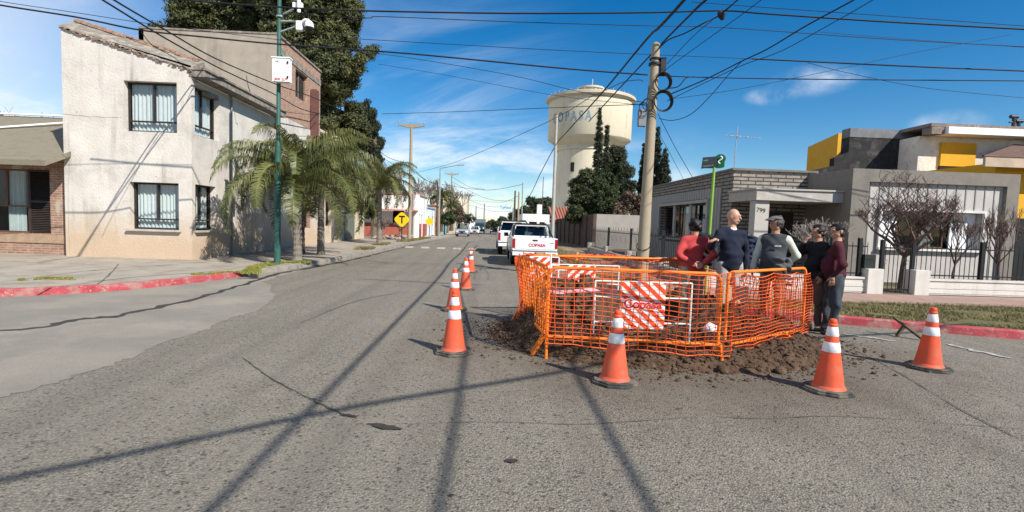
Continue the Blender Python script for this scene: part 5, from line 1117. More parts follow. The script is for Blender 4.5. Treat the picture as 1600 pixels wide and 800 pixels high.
W('slanting thin wire from pole to the grey roof', [(1028, 178, 13.7), (1055, 230, 15), (1082, 277, 17.3)], .009)
W('second slanting thin wire from pole to the grey roof', [(1028, 205, 13.7), (1048, 242, 15), (1068, 280, 18)], .006)
W('faint wire rising right from the coils', [(1045, 155, 13.6), (1150, 140, 14), (1300, 110, 15), (1430, 82, 16), (1580, 54, 17)], .007)
W('faint wire falling to the right over the small cloud', [(1262, 98, 13), (1330, 115, 13.2), (1450, 138, 14), (1600, 153, 15)], .007)
W('faint thin wire far right mid sky', [(1280, 50, 16), (1400, 60, 16), (1600, 74, 16)], .006)
# cable joint where the drop cable meets the strands
c = D(1128, 24, 12); b_ = B(); b_.tube([c+Vector((-.08, 0, .08)), c, c+Vector((.02, 0, -.1))], [.05, .09, .04], 8); tag(b_.build('cable_joint', M_wire, loc=tuple(c)), 'small black cable joint hanging on the wires at the top right of the pole', 'cable joint')
# left-side wires running along the house fronts
def LW(label, l, r): return wire(label, [D(*p) for p in l], r)
LW('upper thick wire slanting along the left houses', [(95, -55, 9.4), (178, 0, 11), (260, 48, 13.5), (340, 93, 16.5), (432, 132, 20.5), (500, 157, 25.5), (560, 190, 33), (600, 242, 39), (641, 256, 40)], .020)
LW('lower thick wire slanting along the left houses', [(95, -40, 9.2), (170, 6, 11), (250, 55, 13.2), (330, 100, 16), (375, 122, 18), (430, 148, 20.5), (470, 170, 23.5), (500, 178, 26)], .020)
LW('thin wire hanging over the corner house roof', [(221, 50, 12), (240, 72, 13), (275, 92, 14.5), (300, 118, 15.5), (330, 140, 18), (434, 172, 21), (495, 180, 25)], .009)
LW('short looped wire on the roof of the corner house', [(385, 118, 18), (388, 135, 18), (391, 143, 18.2)], .012)
for i, (a, c) in enumerate((((641, 262, 40), (684, 288, 58)), ((641, 258, 40), (684, 290, 58)), ((684, 292, 58), (706, 310, 82)), ((706, 276, 82), (757, 296, 60)))):
    m = ((a[0]+c[0])/2, (a[1]+c[1])/2+5, (a[2]+c[2])/2); LW(['sagging wire from the tall left pole to the wooden pole', 'second sagging wire between the tall pole and wooden pole', 'wire from the wooden pole to the far crossarm pole', 'wire crossing the street from the far crossarm pole'][i], [a, m, c], .022)
for i, l in enumerate(([(690, 288, 60), (760, 297, 58), (817, 288, 55)], [(706, 284, 82), (760, 310, 75), (805, 314, 70)], [(600, 248, 42), (625, 262, 41), (641, 268, 40)], [(706, 300, 82), (760, 322, 90), (800, 322, 100)], [(732, 320, 125), (770, 330, 110), (805, 330, 95)], [(732, 312, 125), (780, 316, 100), (811, 306, 60)], [(600, 255, 42), (620, 272, 41), (641, 280, 40)])):
    LW(['wire spanning the street to the slim far pole', 'lower wire spanning the far street', 'slack wire between the conifer and the tall left pole', 'low wire over the box truck', 'lowest wire near the street end', 'wire from the smallest crossarm pole to the right', 'lowest slack wire beside the tall left pole'][i], l, .022 if i not in (2, 6) else .015)
# wires overhead behind the viewer, seen only through their shadows on the road
wire('wire above the viewer crossing diagonally, casting a shadow over the road', [(-14, -13.2, 7.0), (-6, -8.2, 6.8), (0, -4.6, 6.7), (2.6, -2.95, 6.7), (4.4, -1.6, 6.7), (6.1, -.65, 6.75), (9, 1.0, 6.8), (14, 2.5, 6.9)], .034)
wire('wire above the viewer running up the street on the right', [(6.8, -14, 7.0), (6.75, -3.4, 6.9), (6.75, -.5, 6.9), (6.9, 2, 6.9)], .030)

# ------------------------------------------------------------------ excavated soil
_kr = sorted((p.x, p.y) for p in kR if p.y < 14)
def kr0(x): return float(np.interp(x, [p[0] for p in _kr], [p[1] for p in _kr]))
M_soil = mat('dug_soil', (.078, .047, .028), .95, .45, 9, 1., 28, stain=((.17, .12, .083), 6, .58, .8), speck=((.03, .02, .014), 22, .60)); M_soil2 = mat('dug_clod', (.078, .047, .028), .95, .4, 10, 1., 40, stain=((.16, .11, .08), 9, .57, .8))
from mathutils import noise as mn
def hsoil(x, y):
    # outline of the spoil: an uneven ring round the trench
    cx_, cy_ = 2.45, 7.35; dx, dy = (x-cx_)/2.35, (y-cy_)/1.75
    a = math.atan2(dy, dx); rr = math.hypot(dx, dy); edge = 1+.10*mn.noise(Vector((math.cos(a)*1.7, math.sin(a)*1.7, 3)))+.06*mn.noise(Vector((x*2.5, y*2.5, 1)))
    t = rr/edge
    if t > 1.0: base = 0
    else: base = .24*math.sin(math.pi*min(1, (1-t)*2.1)**.75) if t > .52 else .2
    if t < .52: base = .16-.10*(1-t/.52)**.6
    left = math.exp(-(((x-.55)/.65)**2+((y-6.9)/.75)**2))*.30; rgt = math.exp(-(((x-3.7)/.8)**2+((y-8.65)/.35)**2))*.35; bk = math.exp(-(((x-1.45)/.95)**2+((y-7.95)/.55)**2))*.58
    mask = min(1, max(0, (1.02-t)*5))
    n = mn.fractal(Vector((x*2.6, y*2.6, 5)), 1, 2, 5)*.09+mn.fractal(Vector((x*8, y*8, 2)), 1, 2, 3)*.05+abs(mn.noise(Vector((x*13, y*13, 8))))*.06+abs(mn.noise(Vector((x*27, y*27, 4))))*.025
    stand = max(math.exp(-(((x-2.95)/.45)**4+((y-8.0)/.42)**4)), math.exp(-(((x-3.6)/.5)**4+((y-7.75)/.36)**4)), math.exp(-(((x-4.35)/.55)**4+((y-7.9)/.38)**4)))
    fr_ = math.exp(-(((x-3.3)/.75)**2+((y-7.0)/.28)**2))*.42; tot_ = base+left+rgt+bk+fr_
    nl = float(np.interp(x, [.3, .68, 2.68, 2.9, 4.3, 5.4], [5.9, 5.95, 5.8, 6.1, 7.1, 7.8])); cap_ = (.19 if .6 < x < 2.9 else .14)+max(0, y-nl)*1.1
    if x < .62: cap_ = min(cap_, .10+max(0, x-.25)*.9)
    tot_ = min(tot_, cap_); n = n*.6 if y < nl or x < .4 else n; tot_ = tot_*(1-stand)+.06*stand; n *= 1-.7*stand
    return (tot_+n+.03)*mask-.015+ (0 if mask > 0 else -.05)
nx, ny = 300, 210; xs_ = np.linspace(-.6, 5.4, nx); ys_ = np.linspace(5.3, 9.5, ny)
Z = np.array([[hsoil(x, y) for x in xs_] for y in ys_]); XX, YY = np.meshgrid(xs_, ys_); V = np.stack([XX, YY, Z], -1).reshape(-1, 3)
ii = np.arange(nx*ny).reshape(ny, nx); Fq = np.stack([ii[:-1, :-1], ii[:-1, 1:], ii[1:, 1:], ii[1:, :-1]], -1).reshape(-1, 4); keep = V[Fq][:, :, 2].max(1) > -.01; 
so_ = npmesh('soil_heap', V, Fq[keep], M_soil, smooth=False); tag(so_, 'dark brown heap of dug soil ringed around the trench', 'soil heap', kind='stuff')
def soil_z(x, y): return max(0, hsoil(x, y))
# clods
base_ico = None
def ico():
    bm = bmesh.new(); bmesh.ops.create_icosphere(bm, subdivisions=1, radius=1); v = np.array([p.co[:] for p in bm.verts]); f = np.array([[q.index for q in p.verts] for p in bm.faces]); bm.free(); return v, f
iv, if_ = ico()
def rocks(name, spots, m, label, cat):
    Vs, Fs = [], []
    for k, (x, y, z, s) in enumerate(spots):
        ph = rng.random(3)*9; d = 1+.25*np.sin(iv@rng.normal(size=(3,))*2.2+ph[0])+.45*(rng.random(len(iv))-.5); v = iv*d[:, None]*np.array([s*rng.uniform(.8, 1.3), s*rng.uniform(.8, 1.3), s*rng.uniform(.5, .85)]); Vs.append(v+np.array([x, y, z+s*.3])); Fs.append(if_+k*len(iv))
    return tag(npmesh(name, np.concatenate(Vs), np.concatenate(Fs), m), label, cat, kind='stuff')
sp = []
for _ in range(11000):
    a = random.uniform(0, 6.28); t = random.uniform(.25, 1.08)**.7; x, y = 2.45+2.35*t*math.cos(a), 7.35+1.75*t*math.sin(a); s = random.choice([.007, .009, .012, .015, .019, .025, .033])*random.uniform(.6, 1.15); sp.append((x, y, soil_z(x, y)-s*.2, s))
rocks('soil_clods', sp, M_soil2, 'lumpy soil clods covering the dug heap', 'clods')
sp = []
for _ in range(1700):
    a = random.uniform(2.2, 6.28+.4); t = 1+abs(random.gauss(0, .17)); x, y = 2.45+2.35*t*math.cos(a), 7.35+1.75*t*math.sin(a); s = random.uniform(.004, .014) if random.random() < .9 else random.uniform(.014, .03); sp.append((x, y, -s*.1, s))
rocks('soil_crumbs', sp, M_soil2, 'small soil crumbs scattered over the road round the heap', 'crumbs')
for (px_, py_, s, lb) in ((1218, 583, .055, 'fist-sized soil clod lying on the road right of the barrier feet'), (1380, 558, .045, 'small soil clod between the two right-hand cones'), (1130, 582, .085, 'large soil clod at the foot of the barrier leg'), (1341, 562, .02, 'tiny soil clod near the middle right cone')):
    p = G(px_, py_); o = rocks('soil_clod', [(p.x, p.y, 0, s)], M_soil2, lb, 'clod'); del o['kind']
    for v in o.data.vertices: v.co -= p
    o.location = p
b_ = B(); bx = D(1143, 462, 7.3); zb_ = soil_z(bx.x, 7.3); 
b_.box(bx.x-.17, 7.2, bx.z-.15, bx.x+.2, 7.42, bx.z+.14); tag(b_.build('cardboard_box', mat('cardboard', (.42, .33, .23), .8, .1, 4), loc=(bx.x, 7.3, bx.z-.15)), 'tan cardboard box on the soil behind the orange net', 'box')
# blocks under the box so it rests on the soil
sp = []
for _ in range(2600):
    t = random.random()
    if random.random() < .5: p = random.choice(kR[:45]); x, y = p.x+random.gauss(-.1, .25), p.y+random.gauss(-.35, .3)
    elif random.random() < .6: p = random.choice(kL[20:60]); x, y = p.x+abs(random.gauss(.1, .3)), p.y+random.gauss(0, .8)
    else: x, y = random.uniform(-5, 8), random.uniform(2.4, 12)
    if abs(x) < 14 and 2 < y < 40 and (x < 2.9 or y < kr0(x)-.03): sp.append((x, y, -.002, random.uniform(.003, .009)))
rocks('gravel', sp, mat('grit', (.16, .135, .11), .95, .4, 30), 'loose grit strewn over the road and along the kerbs', 'gravel')
# ------------------------------------------------------------------ cones
M_cone = mat('cone_orange', (.70, .085, .03), .6, .10, 5, .15, 20, stain=((.46, .13, .075), 9, .52, .65), drip=((.36, .12, .08), 14, .5, .5), band=((.30, .13, .09), -.2, .42, .5), rnd=True); M_rub = mat('cone_rubber', (.05, .05, .045), .9, .25, 8, .4, 40, stain=((.17, .15, .12), 7, .46, .8), rnd=True); M_band = mat('reflective_band', (.74, .74, .76), .4, .06, 9, stain=((.42, .41, .40), 12, .54, .75), rnd=True)
def make_cone():
    r = thing('traffic_cone', 'x', 'traffic cone', (0, 0, 0), 'traffic cones round the dig')
    b_ = B(); n = 8; rb = .232
    lo = [(rb*1.0*math.cos(a+math.pi/8)*1.06, rb*1.06*math.sin(a+math.pi/8)) for a in [i*math.pi/4 for i in range(8)]]
    b_.prism(lo, 0, .028); b_.prism([(x*.93, y*.93) for x, y in lo], .028, .045); b_.build('base', M_rub, r, bevel=.006)
    b_ = B(); R_ = lambda z: .142-(z-.045)*(.142-.030)/(.745-.045)
    prof = [(R_(.045)+.016, .045), (R_(.06)+.012, .055), (R_(.075), .075)]
    z = .075
    while z < .68: prof.append((R_(z), z)); z += .05
    prof += [(R_(.68), .68), (R_(.68)+.006, .685), (R_(.70)+.006, .70), (R_(.705), .705), (R_(.715)+.004, .712), (R_(.74)+.004, .735), (R_(.745), .745), (.022, .75)]
    b_.lathe(prof, n=32); b_.build('cone_body', M_cone, r, smooth=True)
    for z0, z1 in ((.415, .515), (.575, .67)):
        b_ = B(); b_.lathe([(R_(z0)+.001, z0), (R_(z0)+.0035, z0+.004), (R_(z1)+.0035, z1-.004), (R_(z1)+.001, z1)], n=32, cap=False); b_.build('reflective_band', M_band, r, smooth=True)
    return r
cone = make_cone()
spots = [((708, 557), 1.0, (0, 0), 'large orange cone nearest the viewer in the left row'), ((709, 490), 1.0, (.4, 0), 'second orange cone of the left row, half hidden by the nearest'), ((727, 457), 1.0, (0, 0), 'third orange cone up the road in the left row'), ((735, 430), 1.0, (0, 0), 'farthest orange cone of the left row, nearest the pickup'),
         ((962, 604), 1.0, (-.02, .035), 'dusty orange cone in front of the striped board'), ((1300, 618), 1.0, (0, .01), 'orange cone standing right of the barrier feet'), ((1456, 582), 1.0, (.03, .03), 'rightmost orange cone near the red kerb')]
for i, ((px_, py_), s, tl, lb) in enumerate(spots):
    o = cone if i == 0 else copy_tree(cone); p = G(px_, py_-4); o.location = (p.x, p.y+.06, 0); o['label'] = lb; o.rotation_euler = (0 if abs(tl[0]) > .1 else tl[0]*.4, 0, i*1.1+.2); o.scale = (1, 1, [1.02, 1.0, 1.0, 1.0, 1.0, .99, 1.0][i])
# ------------------------------------------------------------------ orange barriers
M_or = mat('barrier_orange', (.80, .20, .02), .5, .06, 4, stain=((.45, .20, .08), 5, .60, .6)); M_net = mat('net_orange', (.80, .125, .025), .8, .08, 3)
def barrier(label, p0, p1, h0=.27, h1=1.09, legs=((-.0, 0, 0),), bars=0, rad=.020, back=(0, 1)):
    p0, p1 = Vector((*p0, 0)), Vector((*p1, 0)); u = (p1-p0).normalized(); Lh = (p1-p0).length; r = thing('crowd_barrier', label, 'barrier', ((p0.x+p1.x)/2, (p0.y+p1.y)/2, 0)); Z_ = Vector((0, 0, 1)); c = .10
    pts = [p0+Z_*h0]+[p0+Z_*(h1-c)]+[p0+u*(c-c*math.cos(t))+Z_*(h1-c+c*math.sin(t)) for t in (.4, .8, 1.2, 1.57)]+[p1-u*c+Z_*h1]+[p1-u*(c-c*math.sin(t))+Z_*(h1-c+c*math.cos(t)) for t in (.4, .8, 1.2, 1.57)]+[p1+Z_*h0]
    b_ = B(); b_.tube(pts, rad, 10); b_.tube([p0+Z_*h0, p1+Z_*h0], rad, 10); b_.build('frame', M_or, r, smooth=True)
    if bars:
        b_ = B()
        for i in range(1, bars+1): q = p0+u*(Lh*i/(bars+1)); b_.tube([q+Z_*h0, q+Z_*h1], .008, 6)
        b_.build('bars', M_or, r)
    for (t, dx, dy) in legs:
        q = p0+u*t; b_ = B(); b_.tube([q+Z_*(h0+.02), q+Vector((dx, dy, 0))], rad*.95, 10); b_.build('leg', mat('worn_leg', (.48, .24, .09), .6, .2, 6) if False else M_or, r, smooth=True)
    return r
A0, A1 = G(853, 560), G(1128, 578); A0, A1 = (A0.x, A0.y), (A1.x-.03, A1.y+.08)
barrier('long front orange barrier standing on the soil behind the striped board', A0, A1, legs=((0, -.0, -.0), (0, -.16, .12), (2.0, .03, -.03), (2.0, -.05, .1)), h1=1.09)
C0 = G(1136, 545); C0 = (D(1134, 500, 6.02).x, 6.02); C1 = (D(1254, 500, 7.15).x, 7.15)
barrier('orange barrier on the right, with the grey jacket hung over its top', C0, C1, legs=((0, .20, -.12), (1.45, .25, -.24), (0, -.1, .15)), h1=1.09, h0=.20)
L0 = (A0[0]-.02, A0[1]+.12); L1 = (D(814, 450, 8.05).x, 8.05)
barrier('orange barrier with close upright bars on the left side of the dig', L0, L1, bars=14, h1=1.09, legs=((.0, -.14, .08), (1.9, -.15, .1)))
K0 = (L1[0]+.05, 8.6); K1 = (3.3, 8.75)
barrier('rear orange barrier along the back of the dig', K0, K1, legs=((.1, 0, .2), (2.5, 0, .2)), h1=1.06)
# ------------------------------------------------------------------ orange safety netting
def net(label, line, ztop, zbot, dv, dh, seed=0, bulge=.05, r=.0042, sagt=.04):
    rd = random.Random(seed); P = smoothline([Vector((*p, 0)) for p in line], 10); d = [0]
    for i in range(1, len(P)): d.append(d[-1]+(P[i]-P[i-1]).length)
    T = d[-1]
    def at(s):
        s = min(max(s, 0), T-1e-6)
        for i in range(len(P)-1):
            if d[i+1] >= s: break
        t = (s-d[i])/(d[i+1]-d[i]+1e-9); q = P[i].lerp(P[i+1], t); u = (P[i+1]-P[i]).normalized(); return q, Vector((u.y, -u.x, 0))
    def S(s, v):   # v 0 top .. 1 bottom
        q, n = at(s+.02*mn.noise(Vector((s*2.3, v*3, seed)))+.05*(v-.3)*mn.noise(Vector((s*.8, v*1.2, seed+9))))
        zt_ = ztop(s/T)-sagt*abs(math.sin(s/T*math.pi*3+seed)); zb2 = zbot(s/T)+.03*mn.noise(Vector((s*3, 0, seed)))
        z = zt_+(zb2-zt_)*v+.022*mn.noise(Vector((s*2.1, v*2.5, seed+4)))
        off = bulge*(math.sin(v*2.6)*(.6+.8*mn.noise(Vector((s*1.4, v*1.1, seed+2)))))+.02*mn.noise(Vector((s*6, v*6, seed)))
        return q+n*(off+.03)+Vector((0, 0, z))
    b_ = B(); nv = int(T/dv); nh = int((ztop(.5)-zbot(.5))/dh)
    for i in range(nv+1):
        s = T*i/nv; b_.tube([S(s, v) for v in np.linspace(0, 1, 16)], r*1.35, 3, cap=False)
    ns = max(8, int(T/.06))
    for j in range(nh+1):
        v = j/nh; b_.tube([S(T*k/ns, v) for k in range(ns+1)], r*(1.5 if j in (0, nh) else .95), 3, cap=False)
    c = P[len(P)//2]; return tag(b_.build('safety_net', M_net, loc=(c.x, c.y, 0), fixn=False), label, 'safety net')
net('orange plastic net draped over the long front barrier', [(A0[0]-.02, A0[1]-.03), ((A0[0]+A1[0])/2, (A0[1]+A1[1])/2-.05), (A1[0], A1[1]-.03), (C0[0]-.02, C0[1]-.05)], lambda t: 1.115-.0*t, lambda t: .20-.05*t, .105, .053, 1)
net('orange plastic net stretched over the right-hand barrier', [(C0[0], C0[1]-.04), ((C0[0]+C1[0])/2+.02, (C0[1]+C1[1])/2-.06), (C1[0]+.02, C1[1]-.03)], lambda t: 1.07-.02*t, lambda t: .11-.03*math.sin(t*3.1)+.08*t, .072, .044, 2, bulge=.07)
net('orange net hanging on the left side barrier and slumping onto the soil', [(L0[0]-.04, L0[1]-.1), (L0[0]-.10, (L0[1]+L1[1])/2-.3), (L1[0]-.16, L1[1]-.5), (L1[0]-.06, L1[1]+.1)], lambda t: 1.12, lambda t: .32-.26*math.sin(t*3), .085, .05, 3, bulge=.16, r=.005)
net('orange net along the rear of the dig', [(K0[0], K0[1]), (1.9, 8.85), (K1[0]+.3, K1[1])], lambda t: 1.10-.04*math.sin(t*3.1), lambda t: .3, .10, .05, 4, bulge=.05, sagt=.07, r=.006)
net('orange net across the right rear of the dig behind the men', [(3.3, 8.9), (4.2, 8.6), (C1[0]+.02, C1[1]+.15)], lambda t: 1.0-.08*math.sin(t*3.1), lambda t: .25, .09, .05, 5, bulge=.12, sagt=.08, r=.006)
# bunched net cord along the tops
for lb, ln in (('tied bunch of orange net along the rear top rail', [(K0[0], K0[1]-.03, 1.08), (1.2, 8.7, 1.05), (1.9, 8.78, 1.08), (2.6, 8.75, 1.04), (K1[0], K1[1]-.03, 1.06)]),):
    b_ = B(); P = smoothline(ln, 12)
    for k in range(7): b_.tube([p+Vector((0, random.uniform(-.03, .03), random.uniform(-.045, .035))) for p in P], .009, 4)
    tag(b_.build('net_bundle', M_net, loc=tuple(P[20])), lb, 'net bundle')
# white plastic frame with the striped board
M_wf = mat('white_frame_paint', (.72, .70, .66), .5, .05, 5, stain=((.5, .15, .08), 9, .62, .7)); M_so = mat('stripe_red_orange', (.74, .07, .02), .5, .05, 5, stain=((.5, .18, .12), 6, .62, .5)); M_sw = mat('stripe_white', (.76, .74, .72), .5, .05, 5)
def striped_board(label, c, w_, h_, text=None, ang=0, fr=None, flip=1, ns=5, z0=None):
    """board centre c (x, y, z); parallelogram stripes clipped to the rectangle"""
    c = Vector(c); ux_ = Vector((math.cos(ang), math.sin(ang), 0)); nn_ = Vector((ux_.y, -ux_.x, 0)); r = thing('striped_board_stand', label, 'hazard board', (c.x, c.y, 0)); Pq = lambda a, z, d_=0: c+ux_*a+Vector((0, 0, z))+nn_*d_
    b_ = B(); 
    if fr:
        x0, x1, zt_, zb2 = fr; g_ = lambda a, z: Pq(a, z-c.z, -.025)
        gx = soil_z(*(c+ux_*x0)[:2]); 
        b_.tube([g_(x0, gx-.05), g_(x0, zt_)], .012, 8); b_.tube([g_(x1, 0), g_(x1, zt_)], .012, 8)
        for z in (zt_, (zt_+zb2)/2+.06, zb2): b_.tube([g_(x0, z), g_(x1, z)], .010, 8)
        b_.build('stand', M_wf, r)
    b_ = B(); b_.add([Pq(-w_/2, -h_/2), Pq(w_/2, -h_/2), Pq(w_/2, h_/2), Pq(-w_/2, h_/2), Pq(-w_/2, -h_/2, -.012), Pq(w_/2, -h_/2, -.012), Pq(w_/2, h_/2, -.012), Pq(-w_/2, h_/2, -.012)], [(0, 1, 2, 3), (7, 6, 5, 4), (0, 4, 5, 1), (1, 5, 6, 2), (2, 6, 7, 3), (3, 7, 4, 0)]); bd = b_.build('board', M_sw, r)
    b_ = B(); per = w_/ns*1.25; 
    def clip(poly, a, bq, cc):  # keep a*x+b*z<=c
        o = []
        for i in range(len(poly)):
            p, q = poly[i], poly[(i+1) % len(poly)]; dp, dq = a*p[0]+bq*p[1]-cc, a*q[0]+bq*q[1]-cc
            if dp <= 0: o.append(p)
            if dp*dq < 0: t = dp/(dp-dq); o.append((p[0]+(q[0]-p[0])*t, p[1]+(q[1]-p[1])*t))
        return o
    k = -12
    while k < 14:
        x = k*per; pl = [(x-h_*flip*.5*1.1, h_/2), (x+per*.52-h_*flip*.5*1.1, h_/2), (x+per*.52+h_*flip*.5*1.1, -h_/2), (x+h_*flip*.5*1.1, -h_/2)]
        for a, bq, cc in ((1, 0, w_/2), (-1, 0, w_/2), (0, 1, h_/2), (0, -1, h_/2)): pl = clip(pl, a, bq, cc) if pl else pl
        if len(pl) > 2: b_.add([Pq(p, z, .003) for p, z in pl], [tuple(range(len(pl)))])
        k += 1
    b_.build('stripes', M_so, bd, fixn=False)
    if text:
        b_ = B(); b_.add([Pq(-w_*.46, -h_*.13+.01, .0045), Pq(w_*.46, -h_*.13+.01, .0045), Pq(w_*.46, h_*.12+.01, .0045), Pq(-w_*.46, h_*.12+.01, .0045)], [(0, 1, 2, 3)]); b_.build('text_ground', M_sw, bd) if False else None
        put_text(text, .155, tuple(Pq(0, .015, .006)), tuple(ux_), (0, 0, 1), M_sw, bd, 'lettering_outline', bold=.012, ext=.0005, sx=1.02)
        put_text(text, .155, tuple(Pq(0, .015, .0085)), tuple(ux_), (0, 0, 1), mat('crimson_lettering', (.50, .012, .03), .5), bd, 'lettering', bold=.004, ext=.0005, sx=1.02)
    return r
c0, c1 = D(967, 513, 6.12), D(1041, 442, 6.12); fr = (D(931, 440, 6.12).x-(c0.x+c1.x)/2, D(1083, 440, 6.12).x-(c0.x+c1.x)/2, D(1000, 441, 6.12).z, D(1000, 505, 6.12).z)
striped_board('red and white striped board lettered Copasa on a white frame behind the front net', ((c0.x+c1.x)/2, 6.12, (c0.z+c1.z)/2), c1.x-c0.x, c1.z-c0.z, 'Copasa', fr=fr, ns=5, flip=1)
c0, c1 = D(887, 440, 8.35), D(931, 415, 8.35); striped_board('small red and white striped board at the rear of the dig', ((c0.x+c1.x)/2, 8.35, (c0.z+c1.z)/2), c1.x-c0.x, c1.z-c0.z, fr=(-.5, .62, c1.z-.0, c0.z-.03), flip=-1, ns=4)
c0, c1 = D(822, 438, 7.9), D(858, 402, 7.9); striped_board('tall red and white striped board behind the left barrier', ((c0.x+c1.x)/2+.03, 7.9, (c0.z+c1.z)/2), c1.x-c0.x, c1.z-c0.z, fr=(-.15, .3, c1.z, c0.z), flip=-1, ns=3)
# white posts and hazard tape
P = smoothline([D(852, 455, 6.02), D(880, 456, 6.03), D(930, 452, 6.08), D(965, 455, 6.1)], 6); b_ = B(); vs = []
for i, p in enumerate(P): vs += [p+Vector((0, 0, .018)), p+Vector((0, .01*math.sin(i), -.02))]
b_.add(vs, [(2*i, 2*i+2, 2*i+3, 2*i+1) for i in range(len(P)-1)]); tag(b_.build('hazard_tape', mat('pink_white_tape', (.72, .36, .40), .5, .35, 14), loc=tuple(P[6])), 'pink and white plastic tape tied between left post and striped board', 'tape')
b_ = B(); q = D(905, 400, 8.9); b_.beam((q.x, 8.9, 0), (q.x-.03, 8.9, q.z+.07), .045, .03); tag(b_.build('wooden_stake', mat('raw_wood', (.50, .30, .11), .8, .15, 8), loc=(q.x, 8.9, 0)), 'short raw wooden stake sticking up behind the rear net', 'stake')
b_ = B(); q = D(860, 400, 7.7); b_.tube([(q.x, 7.7, .2), (q.x+.01, 7.7, 1.16)], .014, 8); tag(b_.build('white_post', M_wf, loc=(q.x, 7.7, .2)), 'thin white plastic post by the left corner of the net', 'post')
# crumpled white plastic bags seen through the net
def bag(label, x, y, z, s, seed):
    sd = np.random.default_rng(seed); d = 1+.3*np.sin(iv@sd.normal(size=3)*4)+.2*np.sin(iv@sd.normal(size=3)*7); v = iv*d[:, None]*np.array([s*1.3, s, s*.8]); o = npmesh('plastic_bag', v+np.array([x, y, z]), if_, mat('bag_white', (.72, .74, .76), .5, .1, 6), loc=(x, y, z)); tag(o, label, 'bag')
q = D(1112, 450, 6.6); bag('crumpled white plastic bag on the fence between the two barriers', q.x, 6.6, soil_z(q.x, 6.6)+.05, .09, 4)
# ------------------------------------------------------------------ plank trestle by the kerb
p0, p1 = G(1440, 532), G(1398, 497, .0); tr_ = thing('iron_prop', 'dark wooden prop leaning by the red kerb behind the right-hand cones', 'prop', (p0.x, p0.y, 0))
a = Vector((p0.x, p0.y, .03)); t = D(1397, 496, p0.y+.35); b_ = B(); b_.beam(a, t, .06, .03); b_.build('plank', mat('weathered_wood', (.085, .07, .04), .8, .3, 8), tr_)
m_ = a.lerp(t, .62); ft = G(1409, 529); b_ = B(); b_.beam(m_, Vector((ft.x, ft.y+.1, .02)), .05, .03); b_.build('strut', MATS['weathered_wood'], tr_)
# ------------------------------------------------------------------ grass and weeds
def blades(name, regions, n, h, m, label, w_=.008):
    pts = []
    while len(pts) < n:
        x, y = random.uniform(regions[0], regions[1]), random.uniform(regions[2], regions[3])
        if regions[4](x, y): pts.append((x, y, regions[5]))
    P = np.array(pts); n = len(P); a = rng.random(n)*6.28; hh = h*(.4+rng.random(n)); d = np.stack([np.cos(a), np.sin(a), 0*a], 1)*w_; tip = P+np.stack([np.cos(a*3)*hh*.6, np.sin(a*3)*hh*.6, hh], 1)
    V = np.stack([P-d, P+d, tip], 1).reshape(-1, 3); return tag(npmesh(name, V, np.arange(3*n).reshape(-1, 3), m), label, 'grass', kind='stuff')
kRx = [(p.x, p.y) for p in kRi if p.y < 14 and p.x < 24][::-1]
def kr_y(x): return np.interp(x, [p[0] for p in kRx], [p[1] for p in kRx])
M_gb = leafmat('dry_grass_blade', (.105, .105, .036), (.26, .215, .10), 1.8); M_wd = leafmat('weed_leaf', (.10, .14, .02), (.30, .26, .05), 3)
blades('grass', (3.4, 15.5, 7.2, 11.2, lambda x, y: y > kr_y(x)+.02 and y < 10.8-(x-5)*.02 and mn.noise(Vector((x*1.1, y*1.6, 0))) > -.28, .125), 46000, .045, M_gb, 'short patchy dry grass between the red kerb and pink pavement')
blades('grass', (2.95, 4.9, 12, 34, lambda x, y: mn.noise(Vector((x*1.5, y*.8, 3))) > -.25 and x > 2.75+.3*(y < 16), .125), 16000, .06, M_gb, 'dry grass strip along the side street towards the pickup')
def near(poly, wd): 
    return lambda x, y: any(math.hypot(x-p[0], y-p[1]) < wd for p in poly) and mn.noise(Vector((x*4, y*4, 1))) > -.05
kk = [(p.x, p.y) for p in smoothline([G(*p, .13) for p in ((392, 428), (400, 420), (415, 415), (440, 411), (462, 411), (475, 410))], 5)]
blades('weeds', (-8.5, -4.5, 12, 18.5, near(kk, .22), .135), 5000, .06, M_wd, 'yellow-green weeds at the foot of the camera pole', .012)
kk = [(p.x, p.y) for p in smoothline([G(*p, .13) for p in ((290, 430), (330, 428), (360, 426), (392, 425))], 5)]
blades('weeds', (-9, -5.5, 11, 16, near(kk, .10), .135), 1600, .04, M_wd, 'thin weeds in the pavement crack near the red kerb', .01)
kk = [(p.x, p.y) for p in smoothline([G(*p, .13) for p in ((40, 438), (70, 436), (120, 437))], 5)]
blades('weeds', (-12, -8.5, 10, 14, near(kk, .12), .135), 900, .04, M_wd, 'small weeds in the pavement crack at the left', .01)
kk = [(-6.0, 24+.3*i) for i in range(4)]+[(-6.2, 28.5+.3*i) for i in range(6)]+[(-5.9, 34+.5*i) for i in range(26)]
blades('weeds', (-7.5, -5, 21, 50, near(kk, .4), .135), 9000, .10, leafmat('verge_grass', (.10, .10, .03), (.26, .20, .08), 2), 'rough grass verge patches along the left pavement', .02)
# rubble by the last palm
sp = [(random.uniform(-8.8, -6.8), random.uniform(37.5, 45), .12, random.uniform(.05, .2)) for _ in range(70)]
rocks('rubble', sp, mat('rubble', (.30, .24, .19), .95, .2, 5), 'heap of rubble and bricks behind the scrub on the left', 'rubble')
